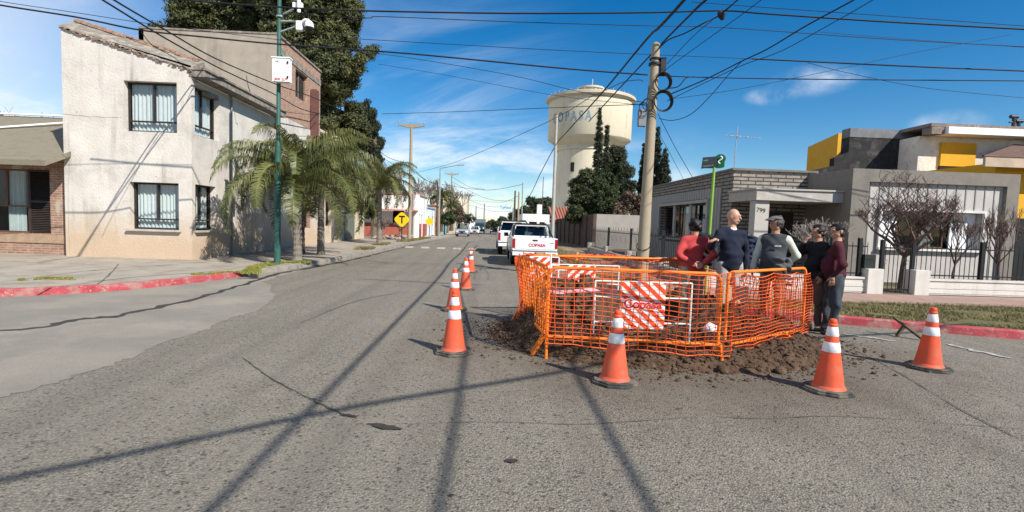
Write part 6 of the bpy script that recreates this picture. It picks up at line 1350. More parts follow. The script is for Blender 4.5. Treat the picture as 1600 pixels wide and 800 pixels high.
# ------------------------------------------------------------------ vehicles
M_cw = mat('car_white', (.74, .75, .75), .25, .02, 3, spec=.5); M_tyre = mat('tyre_rubber', (.018, .018, .018), .8, .2, 9); M_rim = mat('wheel_rim', (.35, .35, .36), .35, .1, 5, metal=.7); M_plas = mat('black_plastic', (.02, .02, .022), .5, .1, 6)
M_tail = mat('tail_lamp_red', (.30, .012, .015), .25, .05, 5, spec=.5); M_tail2 = mat('tail_lamp_pale', (.55, .42, .36), .25, .05, 5); M_hl = mat('head_lamp', (.75, .77, .78), .15, .03, 5, spec=.6)
def wheel(par, x, y, r=.36, wd=.22):
    s = 1 if x > 0 else -1; w_ = thing('wheel', None, None, (x, y, r)); w_.parent = par; w_.location = Vector((x, y, r))
    o = B(); o.lathe([(r*.62, -wd/2), (r*.93, -wd/2), (r, -wd/2+.03), (r, wd/2-.03), (r*.93, wd/2), (r*.62, wd/2)], (0, 0, 0), 28, axis='x'); 
    t = o.build('tyre', M_tyre, smooth=True); t.parent = w_
    o = B(); o.lathe([(.03, -.02*s), (r*.62, .0), (r*.64, wd/2*s*.9)], (wd*.28*s, 0, 0), 20, axis='x')
    for k in range(6):
        a = k*math.pi/3; o.beam((wd*.40*s, .03*math.cos(a), .03*math.sin(a)), (wd*.40*s, r*.6*math.cos(a), r*.6*math.sin(a)), .05, .02, up=(1, 0, 0))
    t = o.build('rim', M_rim); t.parent = w_; return w_
def loft(bb, secs, m=0):
    """secs: list of closed rings with the same number of points"""
    n = len(secs[0]); vs = [p for s in secs for p in s]; fs = [(i*n+j, i*n+(j+1) % n, (i+1)*n+(j+1) % n, (i+1)*n+j) for i in range(len(secs)-1) for j in range(n)]
    fs += [tuple(reversed(range(n))), tuple(range((len(secs)-1)*n, len(secs)*n))]; bb.add(vs, fs, m)
def ring(y, hw, z0, z1, tum=.0, r=.06):  # rounded section across the car
    return [(-hw+r, y, z0), (hw-r, y, z0), (hw, y, z0+r), (hw, y, (z0+z1)/2), (hw-tum*.6, y, z1-r), (hw-tum-r, y, z1), (-hw+tum+r, y, z1), (-hw+tum*.6, y, z1-r), (-hw, y, (z0+z1)/2), (-hw, y, z0+r)]
def pickup(label, lettering=True):
    t = thing('pickup_truck', label, 'pickup truck', (0, 0, 0)); hw = .83; Lh = 5.1
    b_ = B()  # lower body with open bed
    def side(x0, x1):
        prof = [(0.02, .62), (.0, .78), (.02, 1.06), (1.95, 1.08), (1.95, .98), (4.05, .98), (4.9, .90), (5.05, .78), (5.08, .5), (4.62, .48)]
        def arch(yc, r=.43): return [(yc+r*math.cos(a), .36+r*math.sin(a)) for a in np.linspace(.28, math.pi-.28, 9)]
        prof += arch(4.15)+[(1.65, .44)]+arch(1.15)+[(.5, .5)]
        n = len(prof); b_.add([(x0, y, z) for y, z in prof]+[(x1, y, z) for y, z in prof], [tuple(range(n)), tuple(reversed(range(n, 2*n)))]+[(i, n+i, n+(i+1) % n, (i+1) % n) for i in range(n)])
    side(-hw, -hw+.09); side(hw-.09, hw)
    b_.box(-hw+.09, .06, .55, hw-.09, 1.9, .62); b_.box(-hw+.09, 1.88, .55, hw-.09, 1.95, 1.1); b_.box(-hw+.09, 1.95, .45, hw-.09, 5.0, .90); loft(b_, [ring(3.4, hw-.01, .85, 1.02, .05), ring(4.7, hw-.03, .82, .95, .05), ring(5.02, hw-.08, .7, .84, .04)])
    b_.box(-hw+.02, .0, .60, hw-.02, .07, .64)
    # cab roof and pillars
    b_.box(-.62, 2.05, 1.50, .62, 3.05, 1.56); 
    for s in (-1, 1):
        b_.beam((s*.77, 1.96, 1.06), (s*.62, 2.08, 1.53), .07, .10); b_.beam((s*.77, 3.75, 1.0), (s*.62, 3.02, 1.53), .06, .06); b_.beam((s*.78, 2.9, 1.0), (s*.63, 2.85, 1.53), .05, .06); b_.beam((s*.61, 2.05, 1.53), (s*.61, 3.05, 1.53), .06, .06)
    b_.beam((-.62, 2.06, 1.52), (.62, 2.06, 1.52), .06, .07); b_.beam((-.77, 1.95, 1.07), (.77, 1.95, 1.07), .05, .06)
    b_.build('body', M_cw, t, bevel=.012)
    b_ = B(); b_.box(-hw+.10, .0-.015, .645, hw-.10, .035, 1.07); tg = b_.build('tailgate', M_cw, t, bevel=.012)
    b_ = B(); b_.box(-.09, -.028, .955, .09, -.0155, 1.005); b_.build('handle', M_plas, tg)
    if lettering: put_text('COPASA', .155, (.07, -.018, .80), (1, 0, 0), (0, 0, 1), mat('copasa_red', (.42, .01, .04), .5), tg, 'lettering', bold=.006, sx=1.05); b_ = B(); b_.box(.56, -.02, .885, .68, -.0155, .905); b_.build('badge', M_plas, tg)
    for s in (-1, 1):
        b_ = B(); b_.box(s*(hw-.105), -.02, .74, s*(hw+.004), .06, 1.03, 0); b_.box(s*(hw-.107), -.022, .70, s*(hw+.006), .058, .76, 0); b_.build('tail_light', M_tail, t, bevel=.01)
    b_ = B(); b_.box(-hw, -.12, .42, hw, .02, .56); b_.box(-hw+.05, -.11, .561, hw-.05, .0, .59, 1); bp_ = b_.build('bumper', [M_cw, M_plas], t, bevel=.012)
    b_ = B(); b_.box(-.02, -.135, .45, .38, -.1205, .55); pl_ = b_.build('number_plate', M_plas, bp_); b_ = B(); b_.box(.0, -.137, .465, .36, -.1355, .482); b_.build('plate_border', M_white, pl_)
    put_text('HYB 728', .075, (.18, -.138, .51), (1, 0, 0), (0, 0, 1), M_white, pl_, 'plate_number', sx=.9)
    for nm, q in (('rear_window', [(-.74, 1.97, 1.10), (.74, 1.97, 1.10), (.60, 2.07, 1.49), (-.60, 2.07, 1.49)]), ('windscreen', [(-.74, 3.72, 1.03), (.74, 3.72, 1.03), (.60, 3.06, 1.5), (-.60, 3.06, 1.5)])):
        b_ = B(); b_.add(q, [(0, 1, 2, 3)]); b_.build(nm, M_carg, t)
    for s in (-1, 1):
        b_ = B(); b_.add([(s*.775, 2.0, 1.08), (s*.78, 3.7, 1.02), (s*.625, 3.0, 1.50), (s*.625, 2.1, 1.50)], [(0, 1, 2, 3)]); b_.build('side_window', M_carg, t)
        b_ = B(); b_.box(s*.84, 3.35, 1.02, s*1.02, 3.43, 1.18); b_.box(s*.80, 3.37, 1.04, s*.85, 3.41, 1.08); b_.build('mirror', M_plas, t, bevel=.01)
        for y in (1.15, 4.15): wheel(t, s*(hw-.13), y)
        b_ = B(); b_.box(s*.4-.2, 2.5, .9, s*.4+.2, 2.62, 1.42); b_.box(s*.4-.12, 2.5, 1.42, s*.4+.12, 2.6, 1.5) if False else None; b_.build('seat', M_plas, t, bevel=.03)
    b_ = B(); b_.tube([(-.76, 1.72, 1.08), (-.70, 1.76, 1.45), (-.62, 1.78, 1.56), (.62, 1.78, 1.56), (.70, 1.76, 1.45), (.76, 1.72, 1.08)], .035, 10); b_.tube([(-.76, .95, 1.09), (-.66, 1.75, 1.5)], .03, 8); b_.tube([(.76, .95, 1.09), (.66, 1.75, 1.5)], .03, 8); b_.build('roll_bar', M_plas, t, smooth=True)
    b_ = B()
    for s in (-1, 1): b_.box(s*.5-.13, 1.74, 1.575, s*.5+.1, 1.8, 1.62)
    b_.build('roof_lamp', M_plas, t)
    return t
tk1 = pickup('white pickup lettered COPASA, parked tail towards the viewer'); tk1.location = (1.57, 18.7, 0); tk1.rotation_euler = (0, 0, R(.8))
tk2 = pickup('white pickup parked in front of the COPASA pickup, only its left side showing', False); tk2.location = (1.12, 24.8, 0); tk2.rotation_euler = (0, 0, R(.5)); tk2.scale = (1, 1, 1.08)
def zdrop(y): return -.012*max(0, min(y, 400)-32)
def car(label, cat, x, y, paint, hwid=.84, Lh=4.1, ht=1.5, van=False, facing=-1, name='parked_car'):
    """front at local y=0 looking towards -y (the viewer)"""
    t = thing(name, label, cat, (0, 0, 0)); b_ = B()
    if van: secs = [(.0, .30, .62, .86), (.12, .28, .78, .94), (.75, .25, .98, .99), (1.3, .25, 1.02, 1), (Lh-.3, .25, 1.02, 1), (Lh, .32, .95, .95)]
    else: secs = [(.0, .30, .60, .84), (.12, .26, .72, .93), (.9, .24, .86, .99), (1.4, .24, .90, 1), (Lh-.5, .24, .92, 1), (Lh, .34, .86, .92)]
    loft(b_, [ring(a, hwid*d_, z0, z1, .04, .07) for a, z0, z1, d_ in secs]); b_.build('body', paint, t, bevel=.01)
    gy = .75 if van else 1.0; b_ = B(); zb_ = 1.0 if van else .88
    top = [(gy+.75, ), (Lh-.35, )]
    q = lambda y_, w_, z_: (w_*hwid, y_, z_)
    A_ = [q(gy, .92, zb_), q(gy+.75, .74, ht), q(Lh-.45, .74, ht), q(Lh-.08, .88, zb_)]; Bq = [(-a, b2, c_) for a, b2, c_ in A_]
    b_.add([A_[1], A_[2], Bq[2], Bq[1]]+[(a, b2, c_+.03) for a, b2, c_ in (A_[1], A_[2], Bq[2], Bq[1])], [(0, 1, 2, 3), (7, 6, 5, 4), (0, 4, 5, 1), (1, 5, 6, 2), (2, 6, 7, 3), (3, 7, 4, 0)])
    for S in (A_, Bq):
        b_.beam(S[0], S[1], .07, .06); b_.beam(S[3], S[2], .09, .07); m0 = ((S[0][0]+S[3][0])/2, (S[0][1]+S[3][1])/2, zb_); m1 = ((S[1][0]+S[2][0])/2, (S[1][1]+S[2][1])/2, ht); b_.beam(m0, m1, .06, .05)
    b_.build('roof', paint, t)
    b_ = B(); b_.add([A_[0], Bq[0], Bq[1], A_[1]], [(0, 1, 2, 3)]); b_.build('windscreen', M_carg, t)
    for S in (A_, Bq): b_ = B(); b_.add(S, [(0, 1, 2, 3)]); b_.build('side_window', M_carg, t)
    b_ = B(); b_.box(-hwid*.8, gy+.6, .8, hwid*.8, Lh-.5, .98); b_.build('interior', M_plas, t)
    for s in (-1, 1):
        b_ = B(); b_.box(s*hwid*.52, -.02, .60, s*hwid*.86, .10, .74); b_.build('headlight', M_hl, t, bevel=.02)
        b_ = B(); b_.box(s*hwid*1.02, gy+.35, .98, s*hwid*1.2, gy+.43, 1.1); b_.build('mirror', paint, t)
        for y_ in (.78, Lh-.8): wheel(t, s*(hwid-.11), y_, .31, .2)
    b_ = B(); b_.box(-hwid*.46, -.03, .58, hwid*.46, .05, .72); b_.box(-hwid*.7, -.03, .36, hwid*.7, .05, .46); b_.build('grille', M_plas, t)
    b_ = B(); b_.box(-.2, -.045, .47, .2, -.02, .56); b_.build('number_plate', M_plas, t)
    t.location = (x, y, zdrop(y)); t.rotation_euler = (0, 0, 0 if facing < 0 else math.pi); return t
M_sil = mat('car_silver', (.42, .47, .52), .3, .03, 3, metal=.4, spec=.5); M_dkb = mat('car_dark', (.03, .035, .045), .35, .05, 3)
car('silver minivan facing the viewer, parked at the left kerb', 'minivan', -4.05, 68, M_sil, .88, 4.3, 1.72, True)
car('small white car parked behind the silver minivan', 'car', -3.2, 92, M_cw, .84, 4.0, 1.45)
car('white car parked far right just left of the pickups', 'car', 1.6, 78, M_cw, .84, 4.2, 1.45)
car('dark car parked farther off beyond the box truck', 'car', .3, 120, M_dkb, .84, 4.2, 1.45)
# dark box truck
t = thing('box_truck', 'dark blue-grey box truck driving towards the viewer far down the street', 'truck', (0, 0, 0)); M_tb = mat('truck_blue_grey', (.055, .075, .095), .5, .1, 3); M_tb2 = mat('truck_box', (.13, .17, .20), .6, .1, 3)
b_ = B(); loft(b_, [ring(0, 1.02, .45, 1.5, .03), ring(.12, 1.08, .42, 1.6, .04), ring(.3, 1.08, .42, 2.35, .06), ring(1.9, 1.08, .42, 2.45, .06)]); b_.build('cab', M_tb, t)
b_ = B(); b_.box(-1.18, 2.0, .75, 1.18, 6.2, 3.25); b_.build('cargo_box', M_tb2, t, bevel=.03)
b_ = B(); b_.add([(-.95, -.005, 1.55), (.95, -.005, 1.55), (.88, .16, 2.25), (-.88, .16, 2.25)], [(0, 1, 2, 3)]); b_.add([(-.95, .05, 1.55), (.95, .05, 1.55), (.88, .20, 2.25), (-.88, .20, 2.25)], [(0, 1, 2, 3)]); b_.build('windscreen', mat('dark_glass', (.02, .035, .04), .1, spec=.6), t)
for s in (-1, 1):
    b_ = B(); b_.box(s*.62, -.04, 1.08, s*.95, .04, 1.3); b_.build('headlight', M_hl, t); wheel(t, s*.95, 1.0, .42, .26); wheel(t, s*.95, 4.9, .42, .26)
    b_ = B(); b_.box(s*1.12, .2, 1.5, s*1.3, .28, 1.95); b_.build('mirror', M_plas, t)
b_ = B(); b_.box(-.5, -.03, .95, .5, .03, 1.25); b_.box(-1.05, -.1, .42, 1.05, .02, .72); b_.build('bumper', M_plas, t)
t.location = (-2.9, 118, zdrop(118))

# ------------------------------------------------------------------ figures: one continuous skin pulled over tapered limbs
def sdf_mesh(prims, res, clip=None, k=.025, amp=0., seed=0, fr=22.):
    """prims: ('c', a, b, ra, rb) tapered capsule | ('e', centre, radii). returns verts, quads"""
    lo = np.array([1e9]*3); hi = -lo
    for p in prims:
        if p[0] == 'c':
            for q, r in ((p[1], p[3]), (p[2], p[4])): lo = np.minimum(lo, np.array(q)-r); hi = np.maximum(hi, np.array(q)+r)
        else: lo = np.minimum(lo, np.array(p[1])-np.array(p[2])); hi = np.maximum(hi, np.array(p[1])+np.array(p[2]))
    lo -= .03; hi += .03; n = np.ceil((hi-lo)/res).astype(int)+1
    ax = [lo[i]+res*np.arange(n[i]) for i in range(3)]; Fd = np.full(tuple(n), .5, np.float32)
    for p in prims:
        if p[0] == 'c': m0 = np.minimum(np.array(p[1])-p[3], np.array(p[2])-p[4]); m1 = np.maximum(np.array(p[1])+p[3], np.array(p[2])+p[4])
        else: m0 = np.array(p[1])-np.array(p[2]); m1 = np.array(p[1])+np.array(p[2])
        i0 = np.maximum(((m0-lo-.06)/res).astype(int), 0); i1 = np.minimum(((m1-lo+.06)/res).astype(int)+2, n)
        sl = tuple(slice(i0[i], i1[i]) for i in range(3)); X, Y, Z_ = np.meshgrid(*[ax[i][sl[i]] for i in range(3)], indexing='ij', sparse=True)
        if p[0] == 'c':
            a, b2 = np.array(p[1]), np.array(p[2]); ba = b2-a; L2 = max(1e-9, (ba**2).sum()); t_ = np.clip(((X-a[0])*ba[0]+(Y-a[1])*ba[1]+(Z_-a[2])*ba[2])/L2, 0, 1)
            d = np.sqrt((X-a[0]-t_*ba[0])**2+(Y-a[1]-t_*ba[1])**2+(Z_-a[2]-t_*ba[2])**2)-(p[3]+(p[4]-p[3])*t_)
        else:
            c, r = np.array(p[1]), np.array(p[2]); k0 = np.sqrt(((X-c[0])/r[0])**2+((Y-c[1])/r[1])**2+((Z_-c[2])/r[2])**2); k1 = np.sqrt(((X-c[0])/r[0]**2)**2+((Y-c[1])/r[1]**2)**2+((Z_-c[2])/r[2]**2)**2)+1e-9; d = k0*(k0-1)/k1
        kk_ = p[5] if len(p) > 5 else k
        g = Fd[sl]; h_ = np.clip(.5+.5*(g-d)/kk_, 0, 1); Fd[sl] = g*(1-h_)+d*h_-kk_*h_*(1-h_)
    X, Y, Z_ = np.meshgrid(*ax, indexing='ij', sparse=True)
    if amp:
        sd = np.random.default_rng(seed)
        for _ in range(5): w_ = sd.normal(size=3)*fr*np.array([.8, .8, 1.3]); Fd += (amp*.5*np.sin(X*w_[0]+Y*w_[1]+Z_*w_[2]+sd.random()*6+1.2*np.sin(X*9+Z_*11+sd.random()*6))).astype(np.float32)
    if clip is not None:
        for cn, cd in clip: Fd = np.maximum(Fd, (X*cn[0]+Y*cn[1]+Z_*cn[2]-cd).astype(np.float32))
    Fd[0] = Fd[-1] = .1; Fd[:, 0] = Fd[:, -1] = .1; Fd[:, :, 0] = Fd[:, :, -1] = .1
    ins = Fd < 0; cs = [ins[i:ins.shape[0]-1+i, j:ins.shape[1]-1+j, l:ins.shape[2]-1+l] for i in (0, 1) for j in (0, 1) for l in (0, 1)]
    cnt = sum(c.astype(np.int8) for c in cs); act = (cnt > 0) & (cnt < 8); idx = -np.ones(act.shape, int); cells = np.argwhere(act); idx[act] = np.arange(len(cells))
    acc = np.zeros((len(cells), 3)); wt = np.zeros(len(cells)); corners = [(i, j, l) for i in (0, 1) for j in (0, 1) for l in (0, 1)]
    for a in range(8):
        for b2 in range(a+1, 8):
            ca, cb3 = np.array(corners[a]), np.array(corners[b2])
            if np.abs(ca-cb3).sum() != 1: continue
            va = Fd[tuple((cells+ca).T)]; vb = Fd[tuple((cells+cb3).T)]; m = (va < 0) != (vb < 0); t_ = np.where(m, va/(va-vb+1e-12), 0)
            acc[m] += (ca+(cb3-ca)*t_[:, None])[m]; wt[m] += 1
    V = lo+(cells+acc/np.maximum(wt, 1)[:, None])*res; Q = []
    for axn in range(3):
        u_, v_ = [(1, 2), (2, 0), (0, 1)][axn]; s0 = [slice(1, -1)]*3; s0[axn] = slice(0, -1); s1 = [slice(1, -1)]*3; s1[axn] = slice(1, None)
        a = ins[tuple(s0)]; b2 = ins[tuple(s1)]; e = np.argwhere(a != b2); off = np.ones(3, int); off[axn] = 0; e2 = e+off; fl_ = a[tuple(e.T)]
        def ci(du, dv): q = e2.copy(); q[:, u_] -= du; q[:, v_] -= dv; return idx[tuple(q.T)]
        q = np.stack([ci(1, 1), ci(0, 1), ci(0, 0), ci(1, 0)], 1); q[~fl_] = q[~fl_][:, ::-1]; Q.append(q)
    Q = np.concatenate(Q); Q = Q[(Q >= 0).all(1)]; return V, Q
def join(parts): 
    Vs, Qs, o = [], [], 0
    for v, q in parts: Vs.append(v); Qs.append(q+o); o += len(v)
    return np.concatenate(Vs), np.concatenate(Qs)
def hand_prims(w_, d, nrm, side, curl=.5):
    w_, d, nrm = np.array(w_), np.array(d, float), np.array(nrm, float); d /= np.linalg.norm(d); nrm -= d*(d@nrm); nrm /= np.linalg.norm(nrm); t_ = np.cross(d, nrm)*side
    P = [('c', w_, w_+d*.03, .024, .026), ('c', w_+d*.03+t_*.018, w_+d*.085+t_*.028, .017, .013), ('c', w_+d*.03-t_*.012, w_+d*.085-t_*.026, .016, .012), ('c', w_+d*.03, w_+d*.085, .017, .013)]
    for i, (o, L_) in enumerate(((.031, .068), (.011, .078), (-.010, .073), (-.030, .058))):
        b2 = w_+d*.088+t_*o; c_ = curl*(.8+.15*i); dirs = [math.cos(c_*j)*d+math.sin(c_*j)*nrm for j in (.5, 1.5, 2.3)]; q = b2
        for j, f_ in enumerate((.45, .32, .23)): q2 = q+dirs[j]*L_*f_; P.append(('c', q, q2, .0088-.0008*j, .0082-.0008*j, .006)); q = q2
    b2 = w_+d*.025+t_*.026; q = b2+(d*.6+t_*.7+nrm*.25)*.042; P += [('c', b2, q, .013, .0105), ('c', q, q+(d*.85+t_*.2+nrm*.4)*.034, .0105, .008)]
    return P
def person(label, loc, yaw, ht, J, shirt, trousers, hair=None, skin=None, belly=0., head=(0, 0), shoes=None, hem=.90, sleeve=1., vest=None, capm=None, collar=None, loose=1., curl=(.5, .5), noleghide=False):
    """local frame: looks towards -y; J overrides joints. head=(turn, nod) in degrees"""
    s = ht/1.75
    j = dict(hipL=(-.095, 0, .93), hipR=(.095, 0, .93), kneeL=(-.105, -.01, .50), kneeR=(.105, -.01, .50), ankL=(-.11, .02, .09), ankR=(.11, .02, .09), shL=(-.178, 0, 1.395), shR=(.178, 0, 1.395), elL=(-.25, .02, 1.13), elR=(.25, .02, 1.13), wrL=(-.25, -.06, .88), wrR=(.25, -.06, .88), neck=(0, .0, 1.49), head=(0, -.015, 1.635), hdL=(0, -.1, -1), hdR=(0, -.1, -1), nL=(1, 0, 0), nR=(-1, 0, 0))
    j.update(J); A = {k_: np.array(v, float) for k_, v in j.items()}
    r = thing('person', label, 'person', (0, 0, 0)); skin = skin or mat('skin_tan', (.42, .23, .15), .55, .06, 8)
    def arms(e, stop=1.):
        P = []
        for S in 'LR':
            P.append(('c', A['sh'+S], A['el'+S], .052+e, .043+e)); w_ = A['el'+S]+(A['wr'+S]-A['el'+S])*stop; P.append(('c', A['el'+S], w_, .042+e, .030+e+(.0 if stop < 1 else 0)))
        return P
    def torso(e): return [('e', (0, .0, 1.27), (.152+e, .105+e, .185+e)), ('c', (-.125, 0, 1.375), (.125, 0, 1.375), .062+e, .062+e), ('c', (0, .012, 1.45), (-.12, .0, 1.395), .050+e*.6, .052+e*.6), ('c', (0, .012, 1.45), (.12, .0, 1.395), .050+e*.6, .052+e*.6), ('e', (0, -.015-belly*.5, 1.08), (.140+e+belly*.4, .105+e+belly, .17+e)), ('e', (0, .0, .95), (.160+e+belly*.2, .115+e+belly*.3, .13+e))]
    def legs(e, e2): return [x for S in 'LR' for x in (('c', A['hip'+S], A['knee'+S], .088+e, .060+e), ('c', A['knee'+S], A['ank'+S], .056+e2, .040+e2))]
    hd = A['head']; tr, nd = R(head[0]), R(head[1]); Rz = np.array([[math.cos(tr), -math.sin(tr), 0], [math.sin(tr), math.cos(tr), 0], [0, 0, 1]]); Rx = np.array([[1, 0, 0], [0, math.cos(nd), -math.sin(nd)], [0, math.sin(nd), math.cos(nd)]]); RM = Rz@Rx
    hp = lambda x, y, z: hd+RM@np.array([x, y, z])
    headp = [('e', hp(0, .012, .022), (.081, .098, .098)), ('c', hp(0, -.028, -.045), hp(0, -.035, -.075), .052, .036), ('c', hp(-.03, -.01, -.05), hp(.03, -.01, -.05), .042, .042), ('c', hp(0, -.084, .010), hp(0, -.099, -.020), .009, .012, .012), ('c', hp(-.035, -.078, .030), hp(.035, -.078, .030), .011, .011, .012), ('c', hp(-.018, -.080, -.052), hp(.018, -.080, -.052), .009, .009, .01),
             ('e', hp(-.080, .012, -.005), (.012, .018, .030), .01) if abs(head[0]) < 45 else ('c', hp(-.080, .008, .015), hp(-.080, .012, -.022), .012, .010, .008), ('c', hp(.080, .008, .015), hp(.080, .012, -.022), .012, .010, .008), ('c', hp(0, .02, -.06), A['neck']+np.array([0, .01, -.05]), .052, .058)]
    body = torso(-.012)+arms(-.006)+legs(-.012, -.006)+[('c', A['neck']+np.array([0, 0, -.06]), A['neck']+np.array([0, .0, .05]), .062, .054)]
    for S in 'LR': body.append(('c', A['ank'+S], A['ank'+S]+np.array([0, -.15, -.055]), .035, .028))
    parts = [sdf_mesh(body, .013, k=.03), sdf_mesh(headp, .006, k=.02)]
    for S, sd in (('L', 1), ('R', -1)): parts.append(sdf_mesh(hand_prims(A['wr'+S], A['hd'+S], A['n'+S], sd, curl[0 if S == 'L' else 1]), .004, k=.012))
    V, Q = join(parts); npmesh('body', V*s, Q, skin, r, smooth=True)
    V, Q = join([sdf_mesh([('e', hp(x, -.080, .008), (.009, .006, .0045))], .003) for x in (-.03, .03)]); npmesh('eyes', V*s, Q, mat('eye_dark', (.03, .02, .015), .3), r, smooth=True)
    sp_ = torso(.014)+arms(.012, sleeve); V, Q = sdf_mesh(sp_, .012, [((0, 0, -1), -hem), ((0, 0, 1), 1.492)], k=.035, amp=(.0 if vest else .009), fr=17., seed=int(ht*100)); npmesh('shirt', V*s, Q, shirt, r, smooth=True)
    if vest: V, Q = sdf_mesh(torso(.034), .012, [((0, 0, -1), -(hem+.02)), ((0, 0, 1), 1.485)], k=.03, amp=.006, seed=5); npmesh('vest', V*s, Q, vest, r, smooth=True)
    if vest: b_ = B(); b_.box(.03*s, -.178*s, 1.285*s, .115*s, -.150*s, 1.305*s); b_.build('white_logo', M_white, r)
    tp = [('e', (0, 0, .93), (.150+belly*.15, .118+belly*.2, .12))]+legs(.012*loose, .014*loose); V, Q = sdf_mesh(tp, .012, [((0, 0, 1), .985), ((0, 0, -1), -.06)], k=.03, amp=.012, seed=3); npmesh('trousers', V*s, Q, trousers, r, smooth=True)
    if collar: V, Q = sdf_mesh([('c', A['neck']+np.array([.045*math.cos(a), .005+.05*math.sin(a), -.022+.012*math.sin(a)]), A['neck']+np.array([.045*math.cos(a+.5), .005+.05*math.sin(a+.5), -.022+.012*math.sin(a+.5)]), .024, .024) for a in np.arange(0, 6.3, .5)], .006, k=.01); npmesh('collar', V*s, Q, collar, r, smooth=True)
    shp = [x for S in 'LR' for x in (('c', A['ank'+S]+np.array([0, .03, -.035]), A['ank'+S]+np.array([0, -.14, -.055]), .046, .036), ('c', A['ank'+S]+np.array([0, .01, .0]), A['ank'+S]+np.array([0, .02, -.04]), .050, .048))]
    V, Q = sdf_mesh(shp, .009, [((0, 0, -1), 0.0)], k=.02); npmesh('shoes', V*s, Q, shoes or mat('shoe_black', (.015, .014, .014), .5), r, smooth=True)
    if hair:
        V, Q = sdf_mesh([('e', hp(0, .022, .034), (.093, .108, .104)), ('c', hp(-.055, .055, -.03), hp(.055, .055, -.03), .042, .042)], .006, [(tuple(RM@np.array([0, -1, -.42])), float((RM@np.array([0, -1, -.42]))@hd+.042))], k=.02, amp=.008, seed=2, fr=70); npmesh('hair', V*s, Q, hair, r, smooth=True)
    if capm:
        V, Q = sdf_mesh([('e', hp(0, .005, .085), (.095, .118, .042)), ('c', hp(-.04, -.105, .066), hp(.04, -.105, .066), .022, .022), ('e', hp(0, -.12, .062), (.065, .05, .012))], .006, [((0, 0, -1), -(hd[2]+.045))], k=.03); npmesh('flat_cap', V*s, Q, capm, r, smooth=True)
    r.location = loc; r.rotation_euler = (0, 0, R(yaw)); return r
M_hair = mat('black_hair', (.012, .010, .009), .6, .2, 30); M_grh = mat('greying_hair', (.05, .045, .04), .6, .3, 40)
M_khaki = mat('khaki_cloth', (.36, .29, .20), .9, .08, 9, .3, 90); M_jean = mat('dark_jeans', (.045, .055, .065), .9, .25, 6, .3, 90)
q = D(1084, 400, 8.0); person('man seen from behind in red shirt and khaki trousers, hands clasped at his back', (q.x, 8.0, .03), 184, 1.72,
    dict(elL=(-.295, .11, 1.18), elR=(.295, .11, 1.18), wrL=(-.085, .155, 1.04), wrR=(.095, .165, 1.03), hdL=(1, .1, -.25), hdR=(-1, .1, -.25), nL=(0, 1, 0), nR=(0, 1, 0)),
    mat('red_shirt', (.44, .05, .05), .85, .08, 9, .3, 120), M_khaki, hair=M_hair, head=(-25, 4), hem=.86)
q = D(1141, 400, 7.62); zg = soil_z(q.x, 7.5); person('bald man in a navy sweater with white collar looking towards the right', (q.x, 7.62, .11), 6, 1.80,
    dict(elL=(-.31, .0, 1.19), wrL=(-.36, -.20, 1.30), hdL=(-.7, -.5, -.05), elR=(.27, .03, 1.12), wrR=(.23, -.06, .88), nL=(0, -.3, -1), head=(.01, -.02, 1.635), hdR=(-.2, -.2, -1)),
    mat('navy_sweater', (.012, .017, .032), .95, .2, 8, .4, 120), mat('pale_grey_trousers', (.30, .29, .28), .9, .08, 8), None, mat('skin_light', (.50, .29, .20), .45, .06, 8), belly=.025, head=(40, 2), collar=M_white, hem=.80, curl=(.25, .5))
q = D(1209, 400, 7.88); zg = soil_z(q.x, 7.75); person('man in grey flat cap and charcoal vest over pale green sleeves', (q.x, 7.88, .08), -38, 1.75,
    dict(elR=(.30, .13, 1.15), wrR=(.13, .20, .98), hdR=(-1, .15, -.2), nR=(0, 1, 0), elL=(-.24, -.03, 1.13), wrL=(-.28, -.08, .92), nL=(1, 0, 0)),
    mat('pale_green_shirt', (.52, .56, .47), .9, .05, 8), mat('brown_work_trousers', (.20, .12, .08), .9, .15, 8), M_grh, belly=.035, head=(-42, 2), vest=mat('charcoal_vest', (.050, .056, .062), .9, .12, 8, .3, 100), capm=mat('grey_cap', (.12, .12, .125), .9, .15, 40), hem=.80)
q = G(1277, 518); person('man in black jacket and brown trousers holding one hand up to his mouth', (q.x, q.y+.15, 0), -78, 1.72,
    dict(elL=(-.22, -.20, 1.20), wrL=(-.08, -.20, 1.44), hdL=(.15, .35, 1), nL=(0, 1, .2), elR=(.26, .05, 1.13), wrR=(.23, -.12, .95)),
    mat('black_jacket', (.010, .011, .014), .85, .2, 8, .3, 100), mat('brown_trousers', (.085, .062, .048), .9, .12, 8), M_hair, head=(-8, 8), belly=.03, hem=.86)
q = G(1303, 524); person('stout man in maroon sweater and dark jeans with a hand in his pocket', (q.x, q.y+.08, 0), -118, 1.74,
    dict(elR=(.28, .06, 1.14), wrR=(.215, -.05, .93), elL=(-.28, .06, 1.14), wrL=(-.23, -.06, .92), kneeL=(-.10, -.05, .50), ankL=(-.12, -.08, .09), kneeR=(.11, .02, .50)),
    mat('maroon_sweater', (.060, .012, .020), .95, .15, 9, .3, 110), M_jean, M_hair, belly=.05, head=(30, 3), hem=.88, loose=1.4)
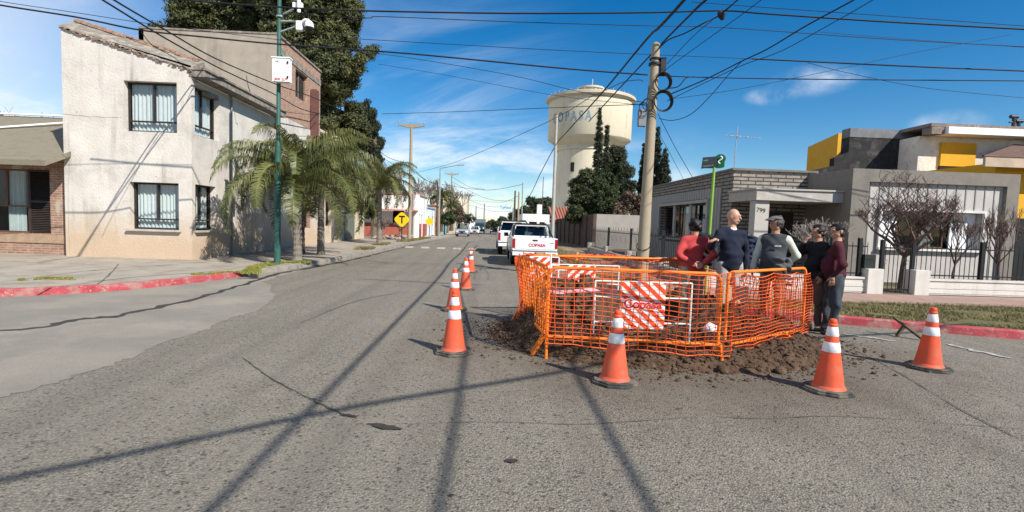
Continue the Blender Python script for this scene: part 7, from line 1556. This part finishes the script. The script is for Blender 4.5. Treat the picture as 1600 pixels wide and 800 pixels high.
# small white logo on the vest and folded garments
def garment(name, label, prims, m, cat='jacket'):
    V, Q = sdf_mesh(prims, .012, k=.03, amp=.022, seed=8, fr=30); c = V.mean(0); o = npmesh(name, V, Q, m, smooth=True, loc=(c[0], c[1], V[:, 2].min())); return tag(o, label, cat)
jy = 6.86; g_ = lambda x, y, d_=0: tuple(D(x, y, jy+d_))
garment('hung_jacket', 'grey jacket draped over the top rail of the right-hand barrier', [('c', g_(1213, 405), g_(1232, 406), .035, .04), ('c', g_(1216, 410, -.04), g_(1228, 432, -.05), .03, .025), ('c', g_(1222, 408, -.04), g_(1233, 442, -.05), .04, .018), ('c', g_(1231, 408, -.04), g_(1233, 438, -.05), .035, .02), ('c', g_(1224, 406, .05), g_(1226, 425, .06), .03, .03)], mat('grey_jacket', (.07, .08, .085), .95, .15, 7, .3, 80))
jy = 11.9; garment('hung_jacket', 'dark navy jacket hanging on the iron fence right of the bald man', [('c', g_(1171, 372), g_(1182, 373), .06, .06), ('c', g_(1172, 378), g_(1170, 420), .08, .09), ('c', g_(1180, 378), g_(1182, 420), .08, .09)], mat('navy_jacket', (.015, .022, .045), .9, .2, 6))
jy = 8.3; garment('dark_bundle', 'black jacket bundled on the fence rail under the bald man\'s outstretched hand', [('c', g_(1093, 368), g_(1112, 378), .07, .08), ('c', g_(1100, 380), g_(1112, 392), .06, .06), ('c', g_(1096, 372), g_(1098, 400), .05, .07), ('c', g_(1106, 385), g_(1108, 412), .05, .05)], MATS['black_jacket'])

# ------------------------------------------------------------------ the street falls away gently: set everything beyond 32 m on that fall
for o in list(scene.objects):
    if o.type == 'MESH' and o.parent is None and (o.get('kind') == 'structure' or o.name.startswith(('brick_wall', 'weeds'))) :
        me = o.data; ys = [v.co.y+o.location.y for v in me.vertices]
        if max(ys) <= 32.5: continue
        bm = bmesh.new(); bm.from_mesh(me)
        for yc in (32, 400):
            if min(ys) < yc < max(ys): bmesh.ops.bisect_plane(bm, geom=bm.verts[:]+bm.edges[:]+bm.faces[:], plane_co=(0, yc-o.location.y, 0), plane_no=(0, 1, 0))
        for v in bm.verts: v.co.z += zdrop(v.co.y+o.location.y)
        bm.to_mesh(me); bm.free()
    elif o.parent is None and o.get('category') in ('house', 'outbuilding', 'shop') and o.location.y > 40: o.location.z += zdrop(o.location.y)
